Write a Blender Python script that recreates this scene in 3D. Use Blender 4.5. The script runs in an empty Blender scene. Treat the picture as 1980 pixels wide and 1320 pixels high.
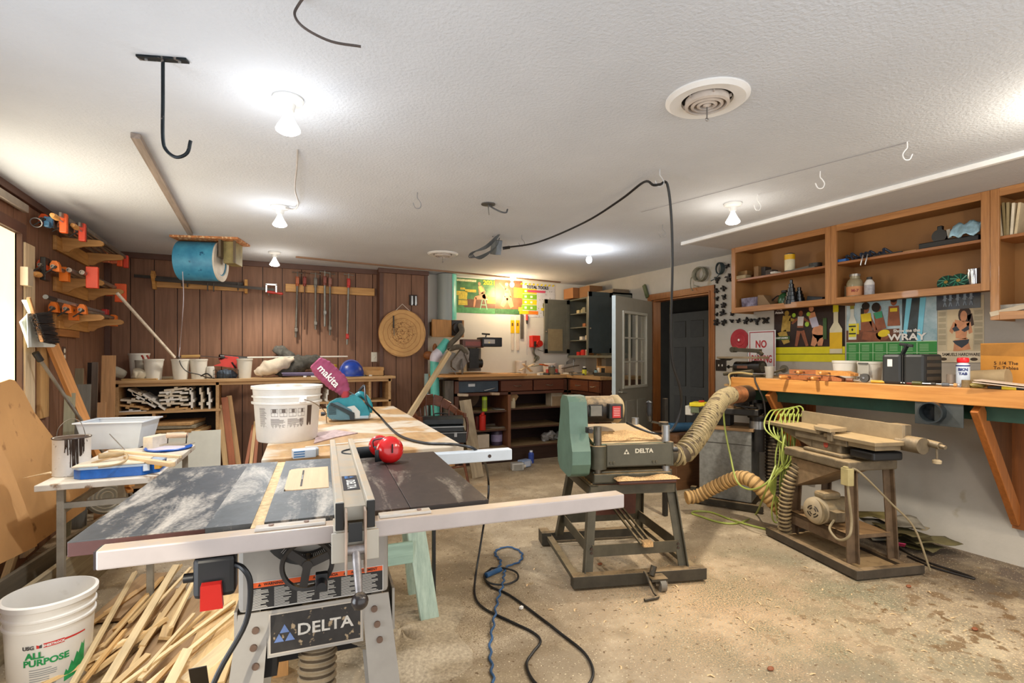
import bpy, math, random
from mathutils import Vector as V, Matrix as MX
random.seed(7)
SC=bpy.context.scene; COL=SC.collection
PI=math.pi; R=math.radians; cos=math.cos; sin=math.sin
U=random.uniform
# ---- camera: level, verticals kept straight with a small lens shift ----
F=992.5; HZ=686; CH=1.38; H=2.44; YAW=R(26.04)
FW=V((sin(YAW),cos(YAW),0)); RT=V((cos(YAW),-sin(YAW),0))
def ray(px,py): return FW+RT*((px-990)/F)+V((0,0,(HZ-py)/F))
def W(px,py,x=None,y=None,z=None,t=None):
    d=ray(px,py)
    if x is not None: t=x/d.x
    elif y is not None: t=y/d.y
    elif z is not None: t=(z-CH)/d.z
    return V((0,0,CH))+d*t
cd=bpy.data.cameras.new('camera'); cam=bpy.data.objects.new('camera',cd); COL.objects.link(cam)
cam.location=(0,0,CH); cam.rotation_euler=(PI/2,0,-YAW); cd.sensor_width=36; cd.lens=F/1980*36; cd.shift_y=26/1980; cd.clip_start=.02
SC.camera=cam
XL,XR,YB=-1.42,4.45,6.55
# ---- materials ----
def lin(h):
    if not isinstance(h,str): return tuple(h)[:3]
    h=h.lstrip('#'); o=[]
    for i in (0,2,4):
        c=int(h[i:i+2],16)/255; o.append(c/12.92 if c<.04045 else ((c+.055)/1.055)**2.4)
    return tuple(o)
MC={}
def mat(col,rough=.6,metal=0,var=.18,scale=9,st=None,col2=None,bump=0,dust=0,dc='#b99c72',em=0,alpha=1,rnd=0,tr=0,dsc=14,bs=None,spots=None,coat=0):
    key=(col,rough,metal,var,scale,st,col2,bump,dust,dc,em,alpha,rnd,tr,dsc,bs,spots,coat)
    if key in MC: return MC[key]
    m=bpy.data.materials.new('surface'); m.use_nodes=True; N=m.node_tree.nodes; L=m.node_tree.links; b=N['Principled BSDF']
    b.inputs['Roughness'].default_value=rough; b.inputs['Metallic'].default_value=metal
    if coat: b.inputs['Coat Weight'].default_value=coat
    if tr: b.inputs['Transmission Weight'].default_value=tr; b.inputs['IOR'].default_value=1.3
    if alpha<1: b.inputs['Alpha'].default_value=alpha
    c=lin(col); c1=tuple(max(0,k*(1-var)) for k in c); c2=lin(col2) if col2 else tuple(min(1,k*(1+var)) for k in c)
    tc=N.new('ShaderNodeTexCoord'); mp=N.new('ShaderNodeMapping'); L.new(tc.outputs['Object'],mp.inputs[0])
    s=st or (1,1,1); mp.inputs['Scale'].default_value=s
    src=mp.outputs[0]
    if rnd:
        oi=N.new('ShaderNodeObjectInfo'); va=N.new('ShaderNodeVectorMath'); va.operation='ADD'
        vs=N.new('ShaderNodeVectorMath'); vs.operation='SCALE'; vs.inputs[0].default_value=(9,7,11); L.new(oi.outputs['Random'],vs.inputs['Scale'])
        L.new(src,va.inputs[0]); L.new(vs.outputs[0],va.inputs[1]); src=va.outputs[0]
    n=N.new('ShaderNodeTexNoise'); n.inputs['Scale'].default_value=scale; n.inputs['Detail'].default_value=6; n.inputs['Roughness'].default_value=.62; L.new(src,n.inputs['Vector'])
    rp=N.new('ShaderNodeValToRGB'); rp.color_ramp.elements[0].position=.3; rp.color_ramp.elements[1].position=.7
    rp.color_ramp.elements[0].color=(*c1,1); rp.color_ramp.elements[1].color=(*c2,1); L.new(n.outputs['Fac'],rp.inputs[0]); out=rp.outputs[0]
    def mixc(a,fac,colr,mode='MIX'):
        x=N.new('ShaderNodeMix'); x.data_type='RGBA'; x.blend_type=mode
        if isinstance(fac,(int,float)): x.inputs[0].default_value=fac
        else: L.new(fac,x.inputs[0])
        L.new(a,x.inputs[6])
        if isinstance(colr,tuple): x.inputs[7].default_value=(*colr,1)
        else: L.new(colr,x.inputs[7])
        return x.outputs[2]
    if rnd:
        mr=N.new('ShaderNodeMapRange'); mr.inputs[3].default_value=1-rnd; mr.inputs[4].default_value=1+rnd*.6; L.new(oi.outputs['Random'],mr.inputs[0])
        cb=N.new('ShaderNodeCombineColor'); [L.new(mr.outputs[0],cb.inputs[i]) for i in range(3)]
        out=mixc(out,1.0,cb.outputs[0],'MULTIPLY')
    if spots:
        sc_,th,sco=spots; n3=N.new('ShaderNodeTexNoise'); n3.inputs['Scale'].default_value=sc_; n3.inputs['Detail'].default_value=4; L.new(tc.outputs['Object'],n3.inputs['Vector'])
        r3=N.new('ShaderNodeMapRange'); r3.inputs[1].default_value=th; r3.inputs[2].default_value=th+.06; L.new(n3.outputs['Fac'],r3.inputs[0]); out=mixc(out,r3.outputs[0],lin(sco))
    if dust:
        g=N.new('ShaderNodeNewGeometry'); sx=N.new('ShaderNodeSeparateXYZ'); L.new(g.outputs['Normal'],sx.inputs[0])
        n2=N.new('ShaderNodeTexNoise'); n2.inputs['Scale'].default_value=dsc; n2.inputs['Detail'].default_value=8; n2.inputs['Roughness'].default_value=.7; L.new(tc.outputs['Object'],n2.inputs['Vector'])
        ma=N.new('ShaderNodeMath'); ma.operation='MULTIPLY_ADD'; ma.inputs[1].default_value=.45; L.new(sx.outputs[2],ma.inputs[0]); L.new(n2.outputs['Fac'],ma.inputs[2])
        mr2=N.new('ShaderNodeMapRange'); mr2.inputs[1].default_value=.95-.55*dust; mr2.inputs[2].default_value=1.15-.4*dust; mr2.inputs[4].default_value=min(1,.55+.45*dust); L.new(ma.outputs[0],mr2.inputs[0])
        out=mixc(out,mr2.outputs[0],lin(dc))
        mt=N.new('ShaderNodeMath'); mt.operation='MULTIPLY_ADD'; mt.inputs[1].default_value=-metal; mt.inputs[2].default_value=metal; L.new(mr2.outputs[0],mt.inputs[0]); L.new(mt.outputs[0],b.inputs['Metallic'])
    L.new(out,b.inputs['Base Color'])
    if em: b.inputs['Emission Strength'].default_value=em; L.new(out,b.inputs['Emission Color'])
    if bump:
        bp=N.new('ShaderNodeBump'); bp.inputs['Strength'].default_value=bump; bp.inputs['Distance'].default_value=.004
        if bs:
            nb=N.new('ShaderNodeTexNoise'); nb.inputs['Scale'].default_value=bs; nb.inputs['Detail'].default_value=4; L.new(tc.outputs['Object'],nb.inputs['Vector']); L.new(nb.outputs['Fac'],bp.inputs['Height'])
        else: L.new(n.outputs['Fac'],bp.inputs['Height'])
        L.new(bp.outputs[0],b.inputs['Normal'])
    MC[key]=m; return m
GX,GY,GZ=(1.2,16,16),(16,1.2,16),(16,16,1.2)
def wood(col,g=GX,col2=None,var=.22,rough=.6,scale=3,rnd=0,dust=0,coat=0,**k): return mat(col,rough,0,var,scale,g,col2,.15,dust,rnd=rnd,coat=coat,**k)
def paint(col,rough=.5,**k): return mat(col,rough,0,k.pop('var',.08),**k)
def metal(col,rough=.4,dust=0,**k): return mat(col,rough,k.pop('mt',.75),k.pop('var',.2),dust=dust,**k)
# ---- mesh builder ----
def catmull(pts,k=6):
    P=[V(p) for p in pts]
    if len(P)<3: return P
    o=[]; Q=[P[0]*2-P[1]]+P+[P[-1]*2-P[-2]]
    for i in range(1,len(Q)-2):
        a,b,c,d=Q[i-1:i+3]
        for j in range(k):
            t=j/k; o.append(.5*((2*b)+(c-a)*t+(2*a-5*b+4*c-d)*t*t+(3*b-a-3*c+d)*t**3))
    o.append(P[-1]); return o
def frame(axis,up=None):
    z=V(axis).normalized(); u=V(up) if up else (V((0,0,1)) if abs(z.z)<.9 else V((1,0,0)))
    x=u.cross(z)
    if x.length<1e-5: x=V((1,0,0)).cross(z)
    x.normalize(); y=z.cross(x); return MX((x,y,z)).transposed()
class B:
    def __init__(s): s.v=[];s.f=[];s.m=[];s.sm=[]
    def add(s,vs,fs,m=0,sm=False):
        n=len(s.v); s.v+= [V(v) for v in vs]; s.f+=[[i+n for i in f] for f in fs]; s.m+=[m]*len(fs); s.sm+=[sm]*len(fs); return s
    def box(s,c,d,rot=None,m=0):
        x,y,z=d[0]/2,d[1]/2,d[2]/2; c=V(c)
        M=rot if isinstance(rot,MX) else (MX.Rotation(rot,3,'Z') if isinstance(rot,(int,float)) else (MX.Identity(3) if rot is None else (MX.Rotation(rot[2],3,'Z')@MX.Rotation(rot[1],3,'Y')@MX.Rotation(rot[0],3,'X'))))
        vs=[c+M@V((a*x,b*y,e*z)) for a in(-1,1) for b in(-1,1) for e in(-1,1)]
        return s.add(vs,[(0,1,3,2),(4,6,7,5),(0,4,5,1),(2,3,7,6),(0,2,6,4),(1,5,7,3)],m)
    def b2(s,p,q,m=0): # box by corners
        p,q=V(p),V(q); return s.box((p+q)/2,[abs(k) for k in (q-p)],m=m)
    def bar(s,p,q,w,h,up=None,m=0):
        p,q=V(p),V(q); M=frame(q-p,up); vs=[]
        for e in (p,q):
            for a,b in ((-1,-1),(1,-1),(1,1),(-1,1)): vs.append(e+M@V((a*w/2,b*h/2,0)))
        return s.add(vs,[(3,2,1,0),(4,5,6,7),(0,1,5,4),(1,2,6,5),(2,3,7,6),(3,0,4,7)],m)
    def cyl(s,p,q,r,r2=None,n=20,m=0,cap=True):
        r2=r if r2 is None else r2; p,q=V(p),V(q); M=frame(q-p); vs=[]
        for e,k in((p,r),(q,r2)):
            for i in range(n): a=2*PI*i/n; vs.append(e+M@V((cos(a)*k,sin(a)*k,0)))
        s.add(vs,[(i,(i+1)%n,n+(i+1)%n,n+i) for i in range(n)],m,True)
        if cap: s.add(vs,[tuple(range(n-1,-1,-1)),tuple(range(n,2*n))],m)
        return s
    def tube(s,pts,r,n=8,m=0,k=6,rf=None,cap=True):
        P=catmull(pts,k) if k else [V(p) for p in pts]; N=len(P); vs=[]; up=None
        L=0
        for i,p in enumerate(P):
            d=(P[min(i+1,N-1)]-P[max(i-1,0)])
            if d.length<1e-7: d=V((0,0,1))
            d.normalize()
            if up is None: up=V((0,0,1)) if abs(d.z)<.9 else V((1,0,0))
            x=up.cross(d); x.normalize(); y=d.cross(x); up=y
            if i: L+=(p-P[i-1]).length
            rr=rf(L,i/(N-1)) if rf else r
            for j in range(n): a=2*PI*j/n; vs.append(p+x*cos(a)*rr+y*sin(a)*rr)
        fs=[(i*n+j,i*n+(j+1)%n,(i+1)*n+(j+1)%n,(i+1)*n+j) for i in range(N-1) for j in range(n)]
        s.add(vs,fs,m,True)
        if cap: s.add(vs[:n]+vs[-n:],[tuple(range(n-1,-1,-1)),tuple(range(n,2*n))],m)
        return s
    def lathe(s,prof,c=(0,0,0),axis=(0,0,1),n=32,m=0,a0=0,a1=2*PI,cap=True):
        M=frame(axis); c=V(c); vs=[]; full=abs(a1-a0-2*PI)<1e-6; nn=n if full else n+1
        for r,z in prof:
            for i in range(nn): a=a0+(a1-a0)*i/n; vs.append(c+M@V((cos(a)*r,sin(a)*r,z)))
        fs=[]
        for k in range(len(prof)-1):
            for i in range(n): j=(i+1)%nn; fs.append((k*nn+i,k*nn+j,(k+1)*nn+j,(k+1)*nn+i))
        s.add(vs,fs,m,True)
        if full and cap:
            if prof[0][0]>1e-4: s.add(vs[:n],[tuple(range(n-1,-1,-1))],m)
            if prof[-1][0]>1e-4: s.add(vs[-n:],[tuple(range(n))],m)
        return s
    def prism(s,poly,d,o=(0,0,0),ux=(1,0,0),uy=(0,0,1),m=0,sm=False): # poly in ux,uy plane, thickness d along ux x uy, centred
        ux,uy,o=V(ux).normalized(),V(uy).normalized(),V(o); w=ux.cross(uy); n=len(poly)
        vs=[o+ux*a+uy*b-w*d/2 for a,b in poly]+[o+ux*a+uy*b+w*d/2 for a,b in poly]
        s.add(vs,[tuple(range(n-1,-1,-1)),tuple(range(n,2*n))],m)
        return s.add(vs,[(i,(i+1)%n,n+(i+1)%n,n+i) for i in range(n)],m,sm)
    def sph(s,c,r,m=0,n=16,k=10,rot=None):
        if not hasattr(r,'__len__'): r=(r,r,r)
        M=rot or MX.Identity(3); c=V(c); vs=[c+M@V((0,0,-r[2]))]
        for i in range(1,k):
            a=-PI/2+PI*i/k
            for j in range(n): b=2*PI*j/n; vs.append(c+M@V((cos(a)*cos(b)*r[0],cos(a)*sin(b)*r[1],sin(a)*r[2])))
        vs.append(c+M@V((0,0,r[2]))); e=len(vs)-1
        fs=[(0,1+(j+1)%n,1+j) for j in range(n)]
        for i in range(k-2):
            for j in range(n): a=1+i*n; fs.append((a+j,a+(j+1)%n,a+n+(j+1)%n,a+n+j))
        a=1+(k-2)*n; fs+=[(a+j,a+(j+1)%n,e) for j in range(n)]
        return s.add(vs,fs,m,True)
    def face(s,pts,m=0): return s.add(pts,[tuple(range(len(pts)))],m)
    def grid(s,fn,nu,nv,m=0,sm=True):
        vs=[fn(i/nu,j/nv) for i in range(nu+1) for j in range(nv+1)]
        return s.add(vs,[(i*(nv+1)+j,(i+1)*(nv+1)+j,(i+1)*(nv+1)+j+1,i*(nv+1)+j+1) for i in range(nu) for j in range(nv)],m,sm)
    def jit(s,a,seed=1):
        r=random.Random(seed)
        for v in s.v: v+=V((r.uniform(-a,a),r.uniform(-a,a),r.uniform(-a,a)))
        return s
    def xf(s,M):
        s.v=[M@v for v in s.v]; return s
def mesh(b,mats,ang=35):
    me=bpy.data.meshes.new('mesh'); me.from_pydata([tuple(v) for v in b.v],[],b.f)
    for m in (mats if isinstance(mats,(list,tuple)) else [mats]): me.materials.append(m)
    me.polygons.foreach_set('material_index',b.m); me.polygons.foreach_set('use_smooth',[bool(x) for x in b.sm])
    me.validate(); me.update()
    if any(b.sm): me.polygons.foreach_set('use_smooth',[True]*len(me.polygons)); me.set_sharp_from_angle(angle=R(ang))
    return me
def tag(o,label=None,cat=None,group=None,kind=None):
    if label:o['label']=label
    if cat:o['category']=cat
    if group:o['group']=group
    if kind:o['kind']=kind
    return o
def mods(o,bev=0,sol=0,sub=0):
    if sol: x=o.modifiers.new('s','SOLIDIFY'); x.thickness=sol; x.offset=0
    if bev: x=o.modifiers.new('b','BEVEL'); x.width=bev; x.segments=2; x.limit_method='ANGLE'; x.angle_limit=R(40)
    if sub: x=o.modifiers.new('d','SUBSURF'); x.levels=sub; x.render_levels=sub
TM={}
def wm(o): return TM.get(o.as_pointer(),MX.Identity(4))
def thing(name,label,cat,loc=(0,0,0),rz=0,group=None):
    o=bpy.data.objects.new(name,None); COL.objects.link(o); o.empty_display_size=.1
    o.location=loc; o.rotation_euler=(0,0,rz); TM[o.as_pointer()]=MX.Translation(V(loc))@MX.Rotation(rz,4,'Z'); return tag(o,label,cat,group)
def part(name,b,mats,parent,world=False,bev=0,sol=0,sub=0,label=None,kind=None):
    P=wm(parent)
    if world: b.xf(P.inverted())
    # origin at the part's own centre
    c=sum(b.v,V())/len(b.v); b.v=[v-c for v in b.v]
    o=bpy.data.objects.new(name,mesh(b,mats)); COL.objects.link(o); o.parent=parent; o.location=c
    TM[o.as_pointer()]=P@MX.Translation(c); mods(o,bev,sol,sub); return tag(o,label,kind=kind)
def one(name,label,cat,b,mats,group=None,kind=None,bev=0,sol=0,sub=0,M=None):
    if M is None:
        xs=[v.x for v in b.v]; ys=[v.y for v in b.v]; c=V(((min(xs)+max(xs))/2,(min(ys)+max(ys))/2,min(v.z for v in b.v)))
        b.v=[v-c for v in b.v]; M=MX.Translation(c)
    o=bpy.data.objects.new(name,mesh(b,mats)); COL.objects.link(o); o.matrix_world=M
    o.location=M.to_translation(); o.rotation_euler=M.to_euler()
    TM[o.as_pointer()]=M; mods(o,bev,sol,sub); return tag(o,label,cat,group,kind)
def struct(name,b,mats,**k):
    return one(name,None,None,b,mats,kind='structure',**k)
def dup(o,loc=None,rot=None,label=None,group=None,parent=None):
    c=o.copy(); COL.objects.link(c); c.parent=parent
    if loc is not None: c.location=loc
    if rot is not None: c.rotation_euler=rot if hasattr(rot,'__len__') else (0,0,rot)
    if label:c['label']=label
    if group:c['group']=group
    for ch in [k for k in o.children]: dup(ch,parent=c)
    return c
def stick(name,label,cat,p,q,w,h,m,group=None,up=None,bev=.0015,roll=0):
    p,q=V(p),V(q); d=q-p; L=d.length; x=d.normalized(); u=V(up) if up else V((0,0,1))
    if abs(x.dot(u))>.98: u=V((0,1,0))
    y=u.cross(x).normalized(); z=x.cross(y); M=MX((x,y,z)).transposed().to_4x4()@MX.Rotation(roll,4,'X')
    b=B().box((L/2,0,0),(L,w,h)); return one(name,label,cat,b,m,group,bev=bev,M=MX.Translation(p)@M)
def text(s,size,o,ux,uy,m,parent,name='lettering',al='CENTER',ext=.0004,bold=0,sx=1):
    c=bpy.data.curves.new('t','FONT'); c.body=s; c.size=size; c.align_x=al; c.align_y='CENTER'; c.extrude=ext; c.offset=bold; c.space_character=1.0
    c.resolution_u=3
    t=bpy.data.objects.new('t',c); COL.objects.link(t); dg=bpy.context.evaluated_depsgraph_get(); me=bpy.data.meshes.new_from_object(t.evaluated_get(dg)); bpy.data.objects.remove(t)
    ux,uy=V(ux).normalized(),V(uy).normalized(); w=ux.cross(uy)
    M=MX((ux,uy,w)).transposed(); Pi=wm(parent).inverted()
    for v in me.vertices: v.co=Pi@(V(o)+M@V((v.co.x*sx,v.co.y,v.co.z)))
    me.materials.clear(); me.materials.append(m)
    ob=bpy.data.objects.new(name,me); COL.objects.link(ob); ob.parent=parent; return ob
def L_(s,z): return s
# ================= setting =================
brownp=wood('#77543f',GZ,col2='#8a644d',var=.1,rough=.62,scale=2.2,dust=0)
browntrim=paint('#5c4034',.55,var=.15)
whitewall=mat('#d8d3c8',.85,var=.05,scale=2,bump=.15,bs=60)
def ceilmat():
    m=mat('#c9cdd3',.9,var=.06,scale=1.3,bump=.9,bs=70); return m
def floormat():
    m=bpy.data.materials.new('concrete'); m.use_nodes=True; N=m.node_tree.nodes; L=m.node_tree.links; b=N['Principled BSDF']; b.inputs['Roughness'].default_value=.8
    tc=N.new('ShaderNodeTexCoord')
    def noise(sc,det=6,ro=.6,dist=0):
        n=N.new('ShaderNodeTexNoise'); n.inputs['Scale'].default_value=sc; n.inputs['Detail'].default_value=det; n.inputs['Roughness'].default_value=ro; n.inputs['Distortion'].default_value=dist; L.new(tc.outputs['Object'],n.inputs['Vector']); return n.outputs['Fac']
    def rng(v,a,c,lo=0,hi=1):
        r=N.new('ShaderNodeMapRange'); r.inputs[1].default_value=a; r.inputs[2].default_value=c; r.inputs[3].default_value=lo; r.inputs[4].default_value=hi; L.new(v,r.inputs[0]); return r.outputs[0]
    def mx(a,f,c):
        x=N.new('ShaderNodeMix'); x.data_type='RGBA'; L.new(f,x.inputs[0])
        if isinstance(a,tuple): x.inputs[6].default_value=(*a,1)
        else: L.new(a,x.inputs[6])
        if isinstance(c,tuple): x.inputs[7].default_value=(*c,1)
        else: L.new(c,x.inputs[7])
        return x.outputs[2]
    def mul(a,c):
        x=N.new('ShaderNodeMath'); x.operation='MULTIPLY'; L.new(a,x.inputs[0]); L.new(c,x.inputs[1]); return x.outputs[0]
    def blob(x,y,r1,r2):
        va=N.new('ShaderNodeVectorMath'); va.operation='DISTANCE'; L.new(tc.outputs['Object'],va.inputs[0]); va.inputs[1].default_value=(x,y,0); return rng(va.outputs['Value'],r2,r1)
    c=mx(lin('#a69479'),rng(noise(1.1,5,.6,.4),.35,.65),lin('#857660'))
    c=mx(c,rng(noise(2.7,6,.7),.48,.66),lin('#b9a78b'))
    c=mx(c,mul(blob(2.6,1.9,.15,1.1),rng(noise(3,6,.65),.42,.6)),lin('#5c6752'))      # greenish worn patch
    c=mx(c,mul(blob(1.0,5.2,.2,1.6),rng(noise(4,6,.7),.42,.62)),lin('#b58a55'))        # sawdust drift near the back bench
    c=mx(c,mul(blob(2.25,2.1,.05,1.0),rng(noise(120,3,.7),.47,.52)),lin('#c9a276'))
    c=mx(c,mul(blob(3.3,1.2,.1,1.2),rng(noise(75,3,.7),.57,.6)),lin('#d8bd92'))
    c=mx(c,mul(blob(3.1,1.5,.2,1.4),rng(noise(11,4,.6),.62,.64)),lin('#6e5434'))
    c=mx(c,mul(blob(4.4,2.2,.2,1.1),rng(noise(2,5,.6),.35,.5)),lin('#4f453a'))
    c=mx(c,mul(blob(2.2,1.0,.1,.8),rng(noise(4,6,.7),.48,.58)),lin('#77705c'))
    c=mx(c,mul(blob(1.1,2.5,.1,.8),rng(noise(120,2,.6),.5,.56)),lin('#7d6a52'))
    c=mx(c,rng(noise(1.7,7,.75,1),.56,.66),lin('#8f7f64'))
    c=mx(c,rng(noise(14,5,.7),.63,.66),lin('#8a7453'))
    c=mx(c,mul(blob(4.3,1.4,.2,1.2),rng(noise(5,7,.7),.4,.56)),lin('#5a4d42'))
    c=mx(c,mul(blob(3.4,1.0,.3,1.3),rng(noise(9,4,.5),.56,.6)),lin('#6f5638'))
    c=mx(c,rng(noise(34,3,.5),.655,.675),lin('#6b563e'))
    c=mx(c,rng(noise(90,2,.5),.66,.68),lin('#d9c8a6'))
    L.new(c,b.inputs['Base Color'])
    bp=N.new('ShaderNodeBump'); bp.inputs['Strength'].default_value=.3; bp.inputs['Distance'].default_value=.004; L.new(noise(60,6,.7),bp.inputs['Height']); L.new(bp.outputs[0],b.inputs['Normal'])
    return m
Y0=-1.2
fl=struct('floor',B().b2((XL-.1,Y0,-.1),(XR+1.9,YB+.1,0)),floormat(),M=MX.Identity(4))
struct('ceiling',B().b2((XL-.1,Y0,H),(XR+.1,YB+.1,H+.08)),ceilmat())
# brown grooved panelling: one mesh of boards per wall
def panel_wall(name,fixed,a0,a1,z0,z1,axis,pitch,cut=None,th=.02):
    b=B(); a=a0
    while a<a1-1e-4:
        e=min(a+pitch,a1); lo=a+.004; hi=e-.004
        segs=[(z0,z1)]
        if cut and hi>cut[0]+.001 and lo<cut[1]-.001:
            segs=[(z0,cut[2]),(cut[3],z1)]
            if lo<cut[0]: pass
        for s0,s1 in segs:
            if axis=='x': b.b2((lo,fixed,s0),(hi,fixed+th,s1))
            else: b.b2((fixed-th,lo,s0),(fixed,hi,s1))
        a=e
    return b
b=panel_wall('x',YB-.05,XL,1.30,0,H,'x',.205); b.b2((XL-.1,YB-.03,0),(1.30,YB+.1,H),m=1)
struct('wall_back',b,[brownp,paint('#241813')])
# window opening in the left wall: y 3.3..4.41, z 1.2..2.17
b=panel_wall('l',XL,Y0,YB-.05,0,H,'y',.205,cut=(3.2,4.41,.95,2.17)); 
for q in ((Y0,0,3.2,H),(4.41,0,YB,H),(3.2,0,4.41,.95),(3.2,2.17,4.41,H)): b.b2((XL-.12,q[0],q[1]),(XL-.018,q[2],q[3]),m=1)
struct('wall_left',b,[brownp,paint('#241813')])
w=struct('window_1',B().b2((XL-.03,3.2,.95),(XL-.017,4.41,2.17)),mat('#ffe6b8',.6,em=1.0,var=.06,scale=1.5))
fr=B(); fr.b2((XL-.01,4.41,.9),(XL+.02,4.48,2.24)).b2((XL-.01,3.13,2.17),(XL+.021,4.48,2.24)).b2((XL-.01,3.13,.9),(XL+.02,3.2,2.24)).b2((XL-.01,3.13,.88),(XL+.02,4.48,.95))
part('window_frame',fr,browntrim,w,world=True,bev=.003)
# boxed out bay left of the white wall
b=panel_wall('bay',YB-.20,1.31,1.89,0,H,'x',.193); b.b2((1.31,YB-.185,0),(1.89,YB+.1,H),m=1)
for xx in (1.31,1.875): b.b2((xx-.012,YB-.215,0),(xx+.03,YB-.05,H),m=2)
struct('wall_bay',b,[brownp,paint('#241813'),browntrim])
struct('wall_back_white',B().b2((1.89,YB,0),(XR+.1,YB+.1,H)),whitewall)
# right wall with doorway y 4.1..5.07, z<2.06
DY0,DY1,DZ=4.13,5.06,2.07
b=B(); b.b2((XR,Y0,0),(XR+.12,DY0,H)).b2((XR,DY1,0),(XR+.12,YB,H)).b2((XR,DY0,DZ),(XR+.12,DY1,H))
struct('wall_right',b,mat('#b3ada2',.85,var=.14,scale=1.6,bump=.25,bs=50,spots=(4,.68,'#a39883')),M=MX.Identity(4))
# ceiling trims
tb=B().b2((XL+.0,Y0,H-.05),(XL+.03,YB-.05,H)).b2((XL,YB-.075,H-.06),(1.30,YB-.05,H)).b2((1.28,YB-.24,H-.055),(1.91,YB-.2,H))
tb.b2((XL,YB-.12,0),(XL+.05,YB-.05,H-.05))
struct('trim_1',tb,browntrim,bev=.003)
# flat lowered ceiling strip over the shelves with a white edge moulding
pa=W(1320,472,z=2.42); pb=W(1980,302,z=2.42)
XS=(pa.x+pb.x)/2
struct('trim_2',B().b2((XS,-.5,2.425),(XR,pa.y,H)),mat('#b9b7b6',.9,var=.05,scale=2,bump=.5,bs=70))
struct('trim_3',B().b2((XS-.03,-.5,2.41),(XS+.005,pa.y+.01,H)),paint('#f2f2f0',.4),bev=.003)
# thin wooden laths on the ceiling
a_,b_=W(572,497,z=H-.01),W(1083,546,z=H-.01)
stick('ceiling_lath','long thin brown wooden lath fixed to the ceiling in front of the brown back wall','lath',(a_.x,a_.y,H-.008),(b_.x,b_.y,H-.008),.035,.016,wood('#8a6a52'))
# doorway casing and the dark hall beyond
cas=wood('#8f5a32',GZ,rough=.4)
b=B(); b.b2((XR-.02,DY0-.075,0),(XR,DY0,DZ+.075)).b2((XR-.02,DY1,0),(XR,DY1+.07,DZ+.075)).b2((XR-.021,DY0-.075,DZ),(XR,DY1+.07,DZ+.075))
b.b2((XR-.03,DY0-.02,0),(XR-.018,DY0-.005,DZ+.01)).b2((XR-.03,DY0-.02,DZ),(XR-.018,DY1,DZ+.018))
b.b2((XR,DY0,0),(XR+.12,DY0+.02,DZ)).b2((XR,DY1-.02,0),(XR+.12,DY1,DZ)).b2((XR,DY0,DZ-.02),(XR+.12,DY1,DZ))
struct('trim_4',b,cas,bev=.003)
hx=5.9
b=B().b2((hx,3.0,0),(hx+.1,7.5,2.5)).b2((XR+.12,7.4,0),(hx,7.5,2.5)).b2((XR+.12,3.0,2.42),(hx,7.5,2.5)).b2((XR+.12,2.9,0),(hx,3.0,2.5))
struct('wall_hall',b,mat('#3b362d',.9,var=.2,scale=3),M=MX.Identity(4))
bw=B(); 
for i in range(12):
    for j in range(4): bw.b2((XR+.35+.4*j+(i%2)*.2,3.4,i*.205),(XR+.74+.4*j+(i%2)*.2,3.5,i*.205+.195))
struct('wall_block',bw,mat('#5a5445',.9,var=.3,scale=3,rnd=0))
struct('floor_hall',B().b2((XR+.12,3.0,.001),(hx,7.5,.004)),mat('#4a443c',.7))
# white six panel door in the hall
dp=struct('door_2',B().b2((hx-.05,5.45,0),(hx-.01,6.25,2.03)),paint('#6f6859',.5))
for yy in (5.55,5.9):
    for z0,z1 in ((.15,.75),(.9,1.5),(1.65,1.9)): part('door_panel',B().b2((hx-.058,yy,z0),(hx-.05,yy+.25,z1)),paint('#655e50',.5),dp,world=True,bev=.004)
# the open half glazed door, hinged at the doorway's far jamb
hA=V((XR-.04,DY1-.01,0)); hB=W(1187,800,t=5.78); hB.z=0
dv=(hB-hA); dl=dv.length; ang=math.atan2(dv.y,dv.x)
DM=MX.Translation(hA)@MX.Rotation(ang,4,'Z')
dgrey=paint('#8f897a',.5,var=.05)
b=B(); wx0,wx1,wz0,wz1=dl*.2,dl*.80,1.02,1.86
b.b2((0,-.022,.01),(wx0,.022,2.05)).b2((wx1,-.022,.01),(dl,.022,2.05)).b2((wx0,-.022,.01),(wx1,.022,wz0)).b2((wx0,-.022,wz1),(wx1,.022,2.05))
do=one('door_1',None,None,b,dgrey,kind='structure',M=DM)
def dpart(n,b,m,**k):
    b.xf(DM); return part(n,b,m,do,world=True,**k)
b=B()
for s in (-.03,.03):
    for q in ((wx0-.03,wz0-.03,wx1+.03,wz0),(wx0-.03,wz1,wx1+.03,wz1+.03),(wx0-.03,wz0,wx0,wz1),(wx1,wz0,wx1+.03,wz1)): b.b2((q[0],s-.008,q[1]),(q[2],s+.008,q[3]))
dpart('window_frame',b,paint('#b5b0a0',.45),bev=.004)
b=B()
for k in (1,2): b.b2((wx0+(wx1-wx0)*k/3-.008,-.012,wz0),(wx0+(wx1-wx0)*k/3+.008,.012,wz1)); b.b2((wx0,-.012,wz0+(wz1-wz0)*k/3-.008),(wx1,.012,wz0+(wz1-wz0)*k/3+.008))
dpart('muntin',b,paint('#b5b0a0',.45))
dpart('glass_pane',B().b2((wx0,-.003,wz0),(wx1,.003,wz1)),mat('#a9b0a6',.05,tr=.9,alpha=.3,var=.02))
for i in (0,1): dpart('door_panel',B().b2((wx0+i*.28,-.028,.2),(wx0+.22+i*.28,.028,.85)),paint('#938e80',.5),bev=.006)
dpart('door_edge',B().b2((dl,-.023,.01),(dl+.004,.023,2.05)),paint('#c3d0d4',.35))
b=B(); 
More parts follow.
